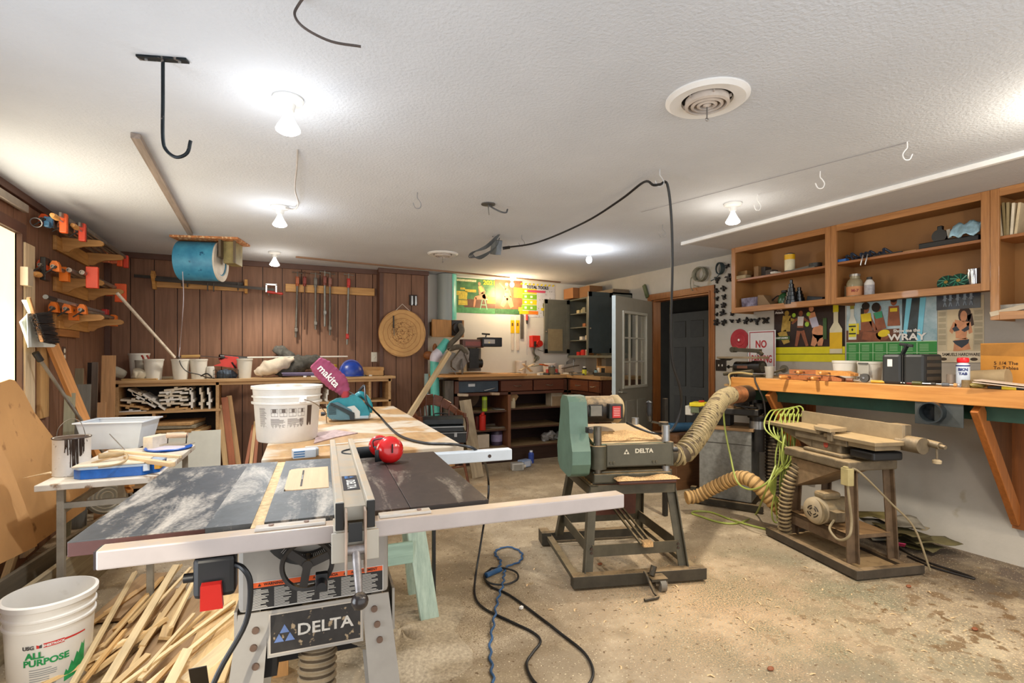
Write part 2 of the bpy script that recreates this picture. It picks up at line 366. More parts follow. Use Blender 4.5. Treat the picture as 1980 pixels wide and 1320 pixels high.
for s in (-1,1): b.cyl((dl-.07,0,.96),(dl-.07,s*.06,.96),.012).cyl((dl-.07,s*.02,.96),(dl-.07,s*.03,.96),.03).tube([(dl-.07,s*.06,.96),(dl-.1,s*.065,.955),(dl-.18,s*.065,.95)],.009)
dpart('door_handle',b,metal('#b8b4a8',.3))
for z in (.25,1.05,1.8): dpart('hinge',B().cyl((-.004,-.03,z),(-.004,-.03,z+.09),.008),metal('#3a3632',.5))
# baseboard-less right wall: light switch plates
def plate(label,c,col,n=2,ny=(0,-1,0)):
    b=B(); c=V(c); nrm=V(ny); s=V((0,0,1)).cross(nrm)
    t=thing('switch_plate',label,'switch plate',c)
    part('cover_plate',B().box((0,0,0),(.006,.075*n*.8+.02,.12) if abs(nrm.x)>.5 else (.075*n*.8+.02,.006,.12)),paint(col,.4),t,bev=.002)
    for i in range(n):
        p=s*((i-(n-1)/2)*.045)+nrm*.006; part('toggle',B().box(p,(.012,.01,.022)),paint('#e8e2d4',.4),t,bev=.002)
plate('dark two gang switch plate on the white wall right of the doorway casing',W(1394,706,x=XR-.004),'#2b2622',2,(-1,0,0))
plate('pale double outlet plate on the brown wall behind the blue hard hat',W(724,690,y=YB-.054),'#d8d2c0',1,(0,-1,0))
b=B(); pl=W(124,684,x=XL+.004)
ot=thing('wall_outlet','ivory duplex outlet on the brown left wall above the leaning boards','outlet',pl)
part('cover_plate',B().box((0,0,0),(.006,.07,.115)),paint('#5b473c',.5),ot,bev=.002)
for dz in (-.025,.025): part('socket',B().sph((.004,0,dz),(.004,.017,.02)),paint('#ece4cf',.4),ot)
# ================= ceiling things =================
porc=paint('#e9e9e6',.25,var=.03); blk=paint('#17181a',.45,var=.2); steel=metal('#a7a9aa',.3); dsteel=metal('#5b5751',.45,mt=.6); rusty=mat('#6d4a33',.7,.4,.3)
bulbw=mat('#fffaf0',.4,em=9,var=0); bulbwarm=mat('#ffd9a0',.4,em=14,var=0); bulbcool=mat('#e8f2ff',.4,em=14,var=0)
CL=[]
def fixture(px,py,label,kind,col,e):
    p=W(px,py,z=H); t=thing('ceiling_light',label,'light',(p.x,p.y,H),0,'bare bulb lamp holders on the ceiling')
    part('lamp_holder',B().lathe([(.06,0),(.062,-.008),(.056,-.018),(.03,-.026),(.025,-.05),(.021,-.055)],n=28),porc,t)
    if kind=='flood':
        part('bulb_neck',B().lathe([(.013,-.05),(.014,-.062),(.018,-.07),(.03,-.095),(.044,-.118),(.048,-.128)],n=28,cap=False),mat('#f2efe6',.3,em=1.2,var=0),t)
        part('bulb_face',B().lathe([(.048,-.128),(.047,-.135),(.035,-.143),(.0001,-.146)],n=28),bulbw,t); zz=-.17
    else:
        part('bulb_neck',B().lathe([(.013,-.05),(.014,-.075)],n=20),steel,t)
        part('bulb_globe',B().sph((0,0,-.1),(.03,.03,.036)),bulbwarm if kind=='warm' else bulbcool,t); zz=-.16
    CL.append((p.x,p.y,H+zz,col,e)); return t
cool=(.93,.96,1); warm=(1,.74,.44); neut=(1,.90,.76)
fixture(557,190,'nearest flood bulb in a white ceiling holder with a chipped edge','flood',cool,22)
fixture(541,399,'flood bulb in a white holder joined to a loose white ceiling cable','flood',cool,22)
fixture(531,487,'flood bulb in a grey holder close to the brown back wall, beside the blue blower','flood',neut,16)
fixture(990,536,'warm round bulb glowing in front of the posters at the back wall','warm',warm,26)
fixture(1139,483,'cool round bulb on the ceiling in front of the grey wall cabinet','cool',cool,20)
fixture(1417,393,'flood bulb in a white holder beside the row of white hooks','flood',neut,20)
# round air diffusers
def vent(px,py,r,label):
    p=W(px,py,z=H); t=thing('ceiling_vent',label,'vent',(p.x,p.y,H),0,'round ceiling diffusers'); w=paint('#e6e4e0',.4,var=.04)
    part('flange',B().lathe([(r,0),(r,-.006),(r*.9,-.018),(r*.62,-.012),(r*.6,.0)],n=48),w,t)
    part('duct_throat',B().lathe([(r*.6,-.001),(r*.0001,-.0012)],n=40),paint('#15130f',.9),t)
    for k in (.52,.38,.24): part('diffuser_ring',B().lathe([(r*k,-.004),(r*k*1.02,-.03),(r*(k-.06),-.034),(r*(k-.07),-.006)],n=40),paint('#bfb3a8',.5,var=.2),t)
    part('hub',B().lathe([(r*.1,-.002),(r*.1,-.03),(.0001,-.038)],n=20),paint('#bfb3a8',.5),t)
    b=B()
    for a in range(6): b.bar((cos(a*PI/3)*r*.08,sin(a*PI/3)*r*.08,-.016),(cos(a*PI/3)*r*.58,sin(a*PI/3)*r*.58,-.012),.004,.012)
    part('spoke',b,paint('#a89d93',.5),t)
    part('damper_knob',B().cyl((0,0,-.03),(0,0,-.085),.003).sph((0,0,-.088),(.01,.004,.007)),metal('#8d8883'),t); return t
vent(1367,190,.165,'large white round air diffuser on the ceiling, nearest the camera')
vent(856,490,.16,'round air diffuser far back, in front of the brown lath')
# J hook of black iron
hp=W(315,112,z=H); t=thing('ceiling_hook','long black iron J shaped hook on a flat plate under the ceiling','hook',(hp.x,hp.y,H),-YAW+R(8))
blki=mat('#1b2226',.45,.5,.5,spots=(30,.62,'#8a7f78'))
part('mounting_plate',B().box((.0,0,-.004),(.165,.028,.008)),blki,t,bev=.001)
for s in (-.055,.055): part('screw',B().cyl((s,0,-.008),(s,0,-.012),.005),steel,t)
b=B().tube([(0,0,-.008),(0,0,-.15),(0,0,-.285),(.012,0,-.33),(.045,0,-.352),(.08,0,-.335),(.092,0,-.29)],.0062,n=8); part('hook_rod',b,blki,t)
# small screw hooks
def hook(px,py,s,label,col='#efeeec',a=0,lean=.3):
    p=W(px,py,z=H); b=B().tube([(0,0,0),(0,0,-.03*s),(.012*s,0,-.045*s),(.022*s,0,-.065*s),(.012*s,0,-.088*s),(-.012*s,0,-.088*s),(-.026*s,0,-.062*s)],.0028*s,n=7)
    M=MX.Translation(p)@MX.Rotation(-YAW+a,4,'Z'); o=one('screw_hook',label,'hook',b,paint(col,.35),'screw hooks in the ceiling',M=M); return o
hook(1754,274,1.0,'white screw hook nearest the right end of the row above the shelves',a=PI)
hook(1586,331,1.1,'white screw hook in the row above the shelves, hanging second from the right')
hook(1465,376,1.15,'white screw hook just right of the flood bulb near the shelves',a=.3)
hook(1281,434,1.15,'small dark hook beside the hanging black cord',col='#8f8f8f')
hook(1009,454,1.1,'small grey hook beside the hanging metal outlet box',col='#8f8f8f')
hook(807,372,1.15,'grey screw hook alone on the ceiling left of the hanging outlet box',col='#8a8a8c',a=.5)
ch=hook(1276,327,1.1,'screw hook that carries the black power cord',col='#bcbcbc',a=.2)
# faint wire between the hooks
a_=W(1754,276,z=H-.004); b_=W(1240,410,z=H-.004); one('ceiling_wire','thin grey wire running across the ceiling beside the white hooks','wire',B().tube([a_,b_],.0016,n=5,k=0),paint('#9a989b',.6))
# loose cables
cabw=paint('#8d817a',.5,var=.2)
one('loose_cable','stiff brown cable end curving out of the ceiling above the camera','cable',B().tube([W(600,-20,z=H),W(578,8,z=H-.02),W(570,30,z=H-.06),W(590,55,z=H-.09),W(640,80,z=H-.1),W(698,90,z=H-.1)],.004,n=8),paint('#4c423e',.5,var=.3))
one('lamp_cable','loose white cable running along the ceiling into the second flood lamp holder','cable',B().tube([W(575,288,z=H),W(574,320,z=H-.02),W(570,365,z=H-.03),W(577,392,z=H-.03),W(570,404,z=H-.02),W(552,402,z=H-.02)],.005,n=8),paint('#b9b3ad',.5,var=.2))
# wooden batten nailed to the ceiling, leading to the blower
a_,b_=W(262,262,z=H-.013),W(368,452,z=H-.013); a_.z=b_.z=H-.0135
stick('ceiling_batten','weathered grey brown batten nailed flat to the ceiling, ending at the blue blower','batten',a_,b_,.04,.026,wood('#8d7f74',GX,var=.3))
# blue blower on an osb plate
q=W(383,465,z=H-.012); t=thing('ceiling_blower','round blue cage blower hanging under an orange osb plate on the ceiling','blower',(q.x+.05,q.y,H),R(-16))
osb=mat('#b8784a',.8,0,.5,25,spots=(40,.55,'#e0b98c'))
part('mounting_plate',B().box((.06,0,-.009),(.56,.34,.018)),osb,t)
bl=mat('#2f86b4',.5,0,.25,6,col2='#4fa3c4',spots=(16,.66,'#16547a'))
part('drum',B().lathe([(.17,-.17),(.178,-.165),(.178,.165),(.17,.17),(.12,.172),(.115,.15)],c=(-.03,0,-.2),axis=(1,0,0),n=48),bl,t)
part('fan_wheel',B().lathe([(.115,.15),(.1,-.12),(.0001,-.12)],c=(-.03,0,-.2),axis=(1,0,0),n=32),paint('#0f1416',.7),t)
part('rim_ring',B().lathe([(.178,.16),(.182,.176),(.13,.178),(.128,.165)],c=(-.03,0,-.2),axis=(1,0,0),n=48),paint('#d8cfc0',.5,var=.2),t)
part('motor_box',B().box((.235,.03,-.12),(.1,.2,.2)),paint('#8c7f52',.6,var=.35),t,bev=.004)
part('bracket',B().box((.175,0,-.09),(.02,.26,.16)).bar((.29,-.1,-.02),(.29,-.1,-.22),.012,.02),paint('#5f5140',.6),t)
s0=W(352,510,t=(W(352,510,y=q.y-.1)-V((0,0,CH))).dot(FW))
one('pull_string','white cord hanging from the blue blower down to the white pots','cord',B().tube([W(353,525,y=q.y-.15),W(355,570,y=q.y-.13),W(353,610,y=q.y-.1),W(349,660,y=6.1),W(346,690,y=6.1)],.0035,n=6),paint('#b9b0b8',.6,var=.2))
# hanging metal outlet box with its cord
zb=W(960,478,t=4.6); t=thing('hanging_outlet_box','grey metal outlet box with a looped cord hanging from the ceiling by wire','outlet box',zb,R(-60))
part('box_body',B().box((0,0,0),(.06,.08,.13),(.15,.25,0)),metal('#5f6262',.5,mt=.5,var=.35),t,bev=.004)
part('outlet_face',B().box((-.034,0,0),(.006,.07,.115),(.15,.25,0)),metal('#4d5051',.5,mt=.4),t)
b=B()
for k in range(4): b.tube([W(966,460,t=4.5),W(958,478,t=4.5),W(930,494+2*k,t=4.48),W(908+2*k,498-2*k,t=4.48),W(912+3*k,488-k,t=4.5),W(940,480-2*k,t=4.5),W(958,464-2*k,t=4.52),W(967,452,t=4.52)],.0045,n=6)
part('looped_cord',b,paint('#4a4c4c',.5,var=.3),t,world=True)
cp=W(944,394,z=H)
part('hanging_wire',B().tube([cp,W(945,408,z=H-.1),W(947,425,t=4.6),W(953,458,t=4.58)],.003,n=6),metal('#7d7f80'),t,world=True)
t2=thing('ceiling_box_cover','small metal ceiling plate with a twisted cable end','ceiling box',cp)
part('plate',B().lathe([(.05,0),(.05,-.006),(.01,-.008),(.0001,-.008)],n=20),metal('#6d6f70'),t2)
part('cable_end',B().tube([(0,0,-.005),(.05,.02,-.02),(.09,-.02,-.05),(.13,-.02,-.05),(.15,.0,-.02)],.006,n=7),paint('#55575a',.5,var=.3),t2)
# black power cord: box -> hook -> down to the planer motor
hk=W(1276,327,z=H); hk.z-=.095
P=[W(975,479,t=4.55),W(1040,468,t=4.2),W(1130,430,t=3.78),W(1200,386,t=3.36),W(1245,352,t=3.05),hk+V((-.03,.02,.006)),hk+V((.0,0,.008)),W(1290,356,t=2.96),W(1298,420,t=3.0),W(1300,520,t=3.05),W(1297,640,t=3.15),W(1300,700,t=3.2),W(1315,750,t=3.25),W(1316,790,t=3.3),W(1300,830,t=3.3),W(1270,838,t=3.25),W(1235,828,t=3.25),W(1212,817,t=3.2)]
one('power_cord','black power cord slung from the ceiling hook down to the green planer','cord',B().tube(P,.0075,n=8).cyl(W(972,480,t=4.55),W(986,478,t=4.55),.014,n=10),blk)
# ================= storage bench along the brown wall =================
pine=wood('#b98d5e',GX,col2='#c9a273',rough=.65,dust=.35); pineZ=wood('#b98d5e',GZ,col2='#c9a273',rough=.65); pineY=wood('#b98d5e',GY,col2='#c9a273',rough=.65)
bx0,bx1,BF,BBk,BZ=-1.24,1.37,6.0,6.33,1.135
t=thing('storage_bench','long low pine storage bench with open cubbies against the brown back wall','storage bench',(0.06,6.24,0))
WL=dict(world=True)
part('top_board',B().b2((bx0-.02,BF-.03,BZ-.028),(bx1+.04,BBk,BZ)),pine,t,bev=.003,**WL)
part('apron',B().b2((bx0,BF,BZ-.06),(bx1,BF+.02,BZ-.028)),pine,t,**WL)
for x in (bx0+.012,-.40,1.345): part('side_panel',B().b2((x-.015,BF,.0),(x+.015,BBk,BZ-.03)),pineY,t,bev=.002,**WL)
for x in (.05,.33,1.12): part('divider',B().b2((x-.012,BF+.01,.86),(x+.012,BBk,BZ-.03)),pineY,t,**WL)
part('shelf',B().b2((bx0-.01,BF-.01,.812),(-.37,BBk,.834)),pine,t,**WL)
part('shelf',B().b2((.04,BF,.84),(1.36,BBk,.862)),pine,t,**WL)
part('shelf',B().b2((bx0,BF,.55),(-.40,BBk,.572)),pine,t,**WL)
part('shelf',B().b2((bx0,BF,.10),(-.40,BBk,.122)),pine,t,**WL)
part('divider',B().b2((-.95,BF+.005,.572),(-.925,BBk,.812)),pineY,t,**WL)
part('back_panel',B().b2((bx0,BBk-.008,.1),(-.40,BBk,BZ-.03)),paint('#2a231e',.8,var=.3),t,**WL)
# rabbeted moulding boards seen end on
prof=[(-.12,-.009),(-.065,-.009),(-.065,-.027),(-.035,-.027),(-.035,-.009),(.05,-.009),(.05,-.022),(.12,-.022),(.12,-.004),(.07,-.004),(.07,.009),(-.005,.009),(-.005,.024),(-.035,.024),(-.035,.009),(-.12,.009)]
wmould=[wood('#e9e4da',GY,rough=.5,var=.08),wood('#d9cbb4',GY,rough=.6,var=.1),wood('#c49a66',GY,rough=.6)]
def mboard(px,py,a,k,s=1.0,dy=0,flip=1):
    c=W(px,py,y=BF+.03+dy); L=.36
    b=B().prism([(x*s,z*flip*s) for x,z in prof],L,(0,L/2,0),(1,0,0),(0,0,1))
    one('moulding_board',['white painted rabbeted moulding board stacked in the left cubby of the storage bench','pale rabbeted moulding board stacked in the left cubby of the storage bench','bare wood rabbeted moulding board stacked in the left cubby of the storage bench'][k],'board',b,wmould[k],'moulding boards in the left cubby',M=MX.Translation(c)@MX.Rotation(-a,4,'Y'))
for px,py,a,k in ((257,795,3,0),(259,786,-9,2),(262,775,-6,1),(279,772,-36,0),(299,776,-38,0),(272,765,-33,1),(347,790,3,2),(338,780,-2,1),(336,772,2,0),(334,765,-3,1),(336,758,1,0),(345,752,5,1)): mboard(px,py,R(a),k,.88 if py>790 else 1)
for px in (371,390,405): mboard(px,771,R(90),0 if px!=390 else 1,.95,flip=-1)
# planks in the lower cubbies
def plank(label,a,b_,w,h,m,grp=None,**k): return stick('plank',label,'plank',a,b_,w,h,m,grp,**k)
oak=wood('#c49a68',GX,rnd=.15,rough=.6); mah=wood('#8f4e33',GX,rnd=.1,rough=.6); redw=wood('#a5603d',GX,rnd=.2); pinew=wood('#d9b27c',GX,rnd=.18); greyw=wood('#8f8672',GX,rnd=.2)
for i,(px,py,dx,m,l) in enumerate(((330,820,.04,oak,'thick pale plank lying on top of the stack in the lower cubby'),(338,826,.0,greyw,'dark rough plank under the pale top one in the lower cubby'),(330,834,.05,oak,'pale sloping edged plank low in the stack of the lower cubby'),(368,835,.03,pinew,'short pine block lying right of the plank stack'),(280,812,0,oak,'short plank in the small cubby behind the clear bin'))):
    c=W(px,py,y=5.98); c.z=max(c.z,.59)
    plank(l,c,c+V((dx+.06,.42,0)),.36 if i<3 else .16,.03,m,bev=.004)
c=W(352,845,y=5.97); plank('reddish brown flat panel under the plank stack',(c.x-.2,5.98,.592),(c.x+.22,6.3,.592),.02,.03,mah)
# white laminated panel leaning in front of the bench
b=B().prism([(0,0),(.4,0),(.4,.56),(0,.56)],.018,(0,0,0))
pw=W(340,905,y=5.75); one('laminate_sheet','white laminate sheet leaning on the storage bench behind the blue lid','sheet',B().box((0,0,.315),(.46,.016,.63)),paint('#dcdccf',.4,var=.05),M=MX.Translation((W(372,905,y=5.8).x,5.88,0))@MX.Rotation(R(-7),4,'X'),bev=.002)
# boards leaning in the open bay
for (p0,p1,w,m,l) in (((437,905,5.95),(424,783,6.1),.05,pinew,'pale board leaning at the left of the open bay, beside the cubby'),((450,905,5.93),(434,768,6.1),.06,redw,'red brown board leaning in the open bay'),((462,905,5.98),(443,765,6.15),.05,oak,'tan board leaning furthest back in the open bay'),((475,905,5.7),(490,822,6.1),.03,redw,'thin reddish strip leaning behind the big white bucket'),((484,905,5.7),(494,815,6.1),.03,pinew,'thin pale strip leaning behind the big white bucket'),((492,905,5.7),(500,810,6.1),.03,redw,'second reddish strip leaning behind the big white bucket')):
    a=W(p0[0],p0[1],y=p0[2]); b_=W(p1[0],p1[1],y=p1[2]); d=b_-a; a=a-d*(a.z/d.z); a.z+=.004; plank(l,a,b_,w,.02,m,up=(0,-1,0))
# white offcuts lying in the right compartments
for px,py,a,k in ((590,765,90,0),(606,765,90,1),(632,770,90,0)): mboard(px,py,R(a),k,.8)
plank('short pale offcut resting in the compartment behind the sander',W(650,786,y=6.05)+V((0,0,.035)),W(715,770,y=6.3),.06,.02,pinew)
# ---- things on the bench ----
Z1=BZ
pot=paint('#dcd8cc',.45,var=.05)
def pot_(px,yt,yb,wpx,dy,label,n='plastic_pot',m=None,taper=.78):
    y=BF+dy; c=W(px,yb,y=y); c.z=Z1+.0005; t_=(c-V((0,0,CH))).dot(FW); r=wpx/2*t_/F*.93; h=W(px,yt,y=y).z-Z1
    tt=thing(n,label,'pot',c,0,'white plastic pots on the storage bench')
    part('pot_body',B().lathe([(r*taper,0),(r*.97,h*.9),(r*1.0,h*.9),(r*1.02,h),(r*.96,h),(r*.93,h*.9),(r*taper*.9,.005),(.0001,.005)],n=28),m or pot,tt)
    part('rim',B().lathe([(r*1.0,h*.93),(r*1.035,h*.94),(r*1.035,h),(r*.99,h)],n=28),m or pot,tt); return tt
pot_(269,683,729,37,.36,'large cream bucket like pot at the left end of the storage bench, behind the others')
pot_(272,696,729,20,.26,'grey narrow cup between the two left pots on the storage bench',m=paint('#a8a294',.5))
pot_(297,694,732,36,.12,'cream plastic pot with red handles behind it on the storage bench')
pot_(349,694,731,33,.12,'white plastic pot under the wooden trowel handle, left of its pair')
pot_(384,694,731,33,.14,'white plastic pot under the wooden trowel handle, right of its pair')
pot_(473,693,730,30,.12,'white plastic pot between the red tool and the cloth bag')
def smallcyl(name,label,cat,px,yt,yb,wpx,dy,m,zb=Z1,y0=BF,lid=None):
    y=y0+dy; c=W(px,yb,y=y); c.z=zb+.0005; t_=(c-V((0,0,CH))).dot(FW); r=wpx/2*t_/F; h=W(px,yt,y=y).z-zb
    tt=thing(name,label,cat,c); part('body',B().lathe([(r*.94,0),(r,.004),(r,h*.9),(r*.9,h*.93),(r*.88,h)],n=24),m,tt)
    if lid: part('lid',B().lathe([(r*.95,h*.98),(r*.95,h*1.08),(.0001,h*1.08)],n=24),lid,tt)
    return tt
smallcyl('glass_jar','small clear jar with white contents beside the wire basket','jar',407,708,731,14,.12,mat('#e9e7df',.2,alpha=.8))
gl=mat('#b9b4a6',.1,alpha=.5)
one('glass_jar','empty clear jar tipped on its side at the left end of the storage bench','jar',B().lathe([(.0001,0),(.045,0),(.048,.03),(.048,.1),(.038,.12),(.038,.135)],c=W(238,722,y=6.12)+V((0,0,-.01)),axis=(-.5,-.5,.35),n=24),gl)
def cloth(name,label,cat,pts,rad,m,seed=1,flat=.6,M=None,zf=Z1):
    # crumpled fabric: a noisy sausage following pts
    b=B(); b.tube(pts,.1,n=20,k=8,rf=lambda L,u:rad*(math.sin(max(.03,min(.97,u))*PI)**.45)*(1+.07*sin(u*17+seed)+.03*sin(u*51+seed*2)))
    r=random.Random(seed); z0=zf+.001
    for v in b.v:
        n_=sin(v.x*60+seed)+sin(v.y*47+seed*3)+sin(v.z*53+v.x*30)
        v+=V((sin(v.z*61+seed),sin(v.x*57),n_))*.006
        v.z=max(z0+(v.z-z0)*flat,z0)
    return one(name,label,cat,b,m)
cloth('crumpled_rag','small crumpled cream rag at the left end of the storage bench','rag',[W(256,725,y=6.1),W(268,722,y=6.1),W(281,728,y=6.1)],.06,paint('#d9cfb6',.9,var=.2),3,.9)
plank('short tan block lying in front of the left pots',W(236,735,y=6.06),W(304,734,y=6.04),.06,.028,wood('#b8935f'))
for i,(px,col) in enumerate(((277,'#8f3128'),(287,'#8f3128'))):
    one('red_plier_handle','curved red pliers handle sticking up from the cream pot','pliers',B().tube([W(px+2,702,y=6.14),W(px,692,y=6.15),W(px-3,687,y=6.16)],.009,n=8),paint(col,.5),'red pliers handles')
# float trowel lying across two pots
t=thing('hand_trowel','trowel with a turned wooden handle lying across two white pots','trowel',W(370,690,y=6.12))
zt=W(370,690,y=6.12).z
part('handle',B().cyl((W(351,689,y=6.12)),(W(387,688,y=6.12)),.016,.013),wood('#a8834c'),t,**WL)
part('blade',B().bar(W(387,688,y=6.12),W(440,692,y=6.15),.02,.008).bar(W(335,690,y=6.12),W(351,689,y=6.12),.012,.008),paint('#3a2f2b',.5),t,**WL)
# red and black power tool over a wire basket of blue cloth
t=thing('caulking_tool','red and black power tool lying on the wire basket of blue cloth','power tool',W(440,712,y=6.25))
redp=paint('#d2392f',.45); 
part('barrel',B().cyl(W(424,690,y=6.2),W(480,694,y=6.3),.03,.026),blk,t,**WL)
part('red_body',B().prism([(-.13,-.03),(-.06,-.005),(-.08,.05),(-.03,.075),(.1,.06),(.13,.0),(.12,-.07),(.05,-.055),(-.04,-.04)],.06,W(440,701,y=6.22),(1,0,0),(0,0,1)),redp,t,bev=.008,**WL)
part('trigger',B().tube([W(448,700,y=6.17),W(452,706,y=6.17),W(456,712,y=6.17)],.008),blk,t,**WL)
cloth('folded_cloth','dark blue cloth bundled in the wire basket under the red tool','cloth',[W(418,724,y=6.2),W(436,722,y=6.2),W(458,724,y=6.2)],.075,paint('#4a5868',.9,var=.3),5,.8)
b=B(); x0=W(413,728,y=6.1).x; x1=W(461,728,y=6.1).x
for k in range(9): xx=x0+(x1-x0)*k/8; b.cyl((xx,6.09,Z1+.001),(xx,6.07,Z1+.09),.002,n=5)
for zz in (.004,.045,.09): b.cyl((x0,6.09-.02*zz/.09,Z1+zz),(x1,6.09-.02*zz/.09,Z1+zz),.0025,n=5).cyl((x0,6.09,Z1+zz),(x0,6.36,Z1+zz),.0025,n=5).cyl((x1,6.09,Z1+zz),(x1,6.36,Z1+zz),.0025,n=5)
one('wire_basket','black wire basket on the storage bench between two white pots','basket',b,blk)
one('thin_cable','thin black cable draped over two white pots to a dark clip','cable',B().tube([W(346,690,y=6.06),W(350,705,y=6.02),W(362,718,y=6.01),W(385,724,y=6.03),W(398,729,y=6.04),W(415,731,y=6.02)],.005,n=7).tube([W(388,727,y=6.03),W(400,722,y=6.03),W(410,729,y=6.03)],.008,n=6),blk)
cloth('cloth_bag','soft cream cloth bag slumped on the middle of the storage bench','bag',[W(494,721,y=6.15),W(515,713,y=6.15),W(540,702,y=6.2),W(566,692,y=6.25)],.085,paint('#cfc1ad',.9,var=.15,scale=12,bump=.5),7,.95)
cloth('rolled_coat','charcoal quilted coat rolled up behind the cream cloth bag','coat',[W(532,722,y=6.25),W(560,712,y=6.3),W(590,700,y=6.33),W(626,696,y=6.33)],.095,mat('#4b4a45',.9,var=.4,scale=30,bump=.8),11,1.0)
cloth('rolled_coat_sleeve','grey quilted sleeve sticking up behind the cream cloth bag','coat',[W(528,675,y=6.4),W(545,680,y=6.4),W(572,696,y=6.4)],.06,mat('#5a5954',.9,var=.4,scale=30,bump=.8),13,1.0)
one('white_rod','thin white rod lying across the coat toward the blue hard hat','rod',B().cyl(W(478,691,y=6.28),W(672,689,y=6.4),.009,n=8),paint('#e4ddd2',.4))
t=thing('purple_tray','long violet plastic tray lying in front of the rolled coat','tray',W(578,727,y=6.06))
part('tray_body',B().b2(W(546,727,y=6.03),W(612,719,y=6.14)),paint('#5d5578',.5,var=.2),t,bev=.01,**WL)
part('tray_rim',B().b2(W(545,722,y=6.02),W(613,719.5,y=6.15)),paint('#9a93b8',.5),t,bev=.004,**WL)
smallcyl('mustard_jar','pale yellow jar half hidden behind the taller yellow jar','jar',636,707,725,11,.2,paint('#c7a23d',.35),lid=paint('#cfc9b4'))
smallcyl('yellow_jar','taller yellow jar on the storage bench left of the blue hard hat','jar',645,706,725,13,.12,paint('#c79a1d',.35),lid=paint('#b8962c'))
# blue hard hat
hc=W(679,722,y=6.12); hc.z=Z1+.001; t=thing('hard_hat','blue hard hat resting on the storage bench','hard hat',hc,R(20))
hatb=paint('#1f3f9a',.35,var=.25,scale=14)
part('shell',B().lathe([(.138,.0),(.142,.02),(.138,.06),(.12,.11),(.085,.148),(.04,.166),(.0001,.17)],n=36,cap=False),hatb,t)
part('brim',B().lathe([(.136,.0),(.158,.004),(.156,.012),(.138,.014)],n=36),hatb,t)
part('crown_ridge',B().tube([(-.13,0,.04),(-.1,0,.13),(-.04,0,.172),(.04,0,.172),(.1,0,.13),(.13,0,.04)],.014),paint('#5661a8',.4,var=.3),t)
c=W(719,721,y=6.2); c.z=Z1+.001; t=thing('cardboard_tray','open tan cardboard box right of the blue hard hat','box',c)
card=mat('#b28a5a',.85,var=.12,scale=8)
part('box_body',B().b2((-.13,-.1,0),(.12,-.095,.06)).b2((-.13,.1,0),(.12,.105,.1)).b2((-.13,-.1,0),(-.125,.1,.1)).b2((.115,-.1,0),(.12,.1,.1)).b2((-.13,-.1,0),(.12,.1,.005)),card,t)
part('paper_label',B().b2((-.1,-.097,.02),(.06,-.096,.05)),paint('#d8cfa8'),t)
for i,(px,py,c_) in enumerate(((665,726,'#d8d8d8'),(690,727,'#2b2b2b'),(705,725,'#33363a'),(716,727,'#c9c2b8'),(590,728,'#e0ddd8'),(606,728,'#e0ddd8'))):
    p=W(px,py,y=6.03); one('scrap_piece','small scrap piece scattered along the front of the storage bench','scrap',B().box((p.x,6.03+U(-.01,.02),Z1+.009),(.05,.03,.016),rot=U(0,3)),paint(c_,.5),'scraps along the bench front',bev=.003)
# two dark pale slats behind the pots
plank('thin slat lying behind the white pots',(W(300,725,y=6.3).x,6.33,Z1+.012),(W(345,725,y=6.3).x,6.36,Z1+.012),.05,.02,greyw)
# pole leaning from the clamp racks to the bench
one('leaning_pole','long white wooden pole leaning from the orange clamps down to the storage bench','pole',B().bar(W(226,566,x=-1.12),W(338,691,y=6.05),.016,.02),wood('#d8cbb8'))
# ================= brown wall: racks and clamps =================
YW=YB-.055
hb=wood('#c08a4b',GX,col2='#d3a05e',rough=.5)
p0,p1=W(297,550,y=YW-.03),W(476,557,y=YW-.03)
t=thing('clamp_bracket','light pine clamp bracket with two notched arms on the brown wall','clamp rack',((p0.x+p1.x)/2,YW-.03,p0.z))
part('back_board',B().b2((p0.x+.02,YW-.02,p1.z-.035),(p1.x,YW,p1.z+.025)),hb,t,bev=.003,**WL)
for i,xx in enumerate((p0.x+.01,p1.x)):
    part('arm',B().prism([(0,-.06),(0,.06),(.07,.1),(.13,.12),(.17,.07),(.1,.01),(.06,-.06)] if i==0 else [(0,-.06),(0,.07),(.1,.09),(.12,.03),(.05,-.06)],.03,(xx,YW,p1.z),(0,-1,0),(0,0,1)),hb,t,bev=.003,**WL)
def barclamp(name,label,p,q,jw,jaw,barm,hcol,drop=.1,parent=None):
    p,q=V(p),V(q); tt=thing(name,label,'clamp',(p+q)/2); d=(q-p).normalized()
    part('bar',B().bar(p,q,.008,.03),barm,tt,**WL)
    return tt,d
for i,(a,b_,l) in enumerate((((259,533),(470,549),'long dark steel bar clamp lying highest on the pine bracket'),((300,540),(530,560),'dark steel bar clamp lying lower on the pine bracket, reaching furthest right'))):
    pa,pb=W(*a,y=YW-.06-.05*i),W(*b_,y=YW-.06-.05*i); tt,d=barclamp('bar_clamp',l,pa,pb,0,0,metal('#3b3530',.5,mt=.4),0)
    for s in (.42,.47,.95): c=pa.lerp(pb,s); part('jaw',B().box(c+V((0,0,-.03)),(.012,.03,.09)),metal('#4a443e',.5,mt=.4),tt,bev=.002,**WL)
# red handled clamp at the right end of the bracket
pc=W(525,565,y=YW-.12); t=thing('c_clamp','small clamp with a red turned handle hanging at the end of the dark bars','clamp',pc)
part('frame',B().b2(pc+V((-.06,-.006,.0)),pc+V((-.045,.006,.09))).b2(pc+V((.04,-.006,.0)),pc+V((.055,.006,.09))).b2(pc+V((-.06,-.006,.08)),pc+V((.055,.006,.095))),steel,t,**WL)
part('red_handle',B().lathe([(.0001,-.05),(.012,-.045),(.017,-.02),(.016,.02),(.009,.05),(.014,.07),(.015,.11),(.0001,.125)],c=pc+V((0,0,-.0)),axis=(1,0,-.1),n=14),paint('#b8352c',.4),t,**WL)
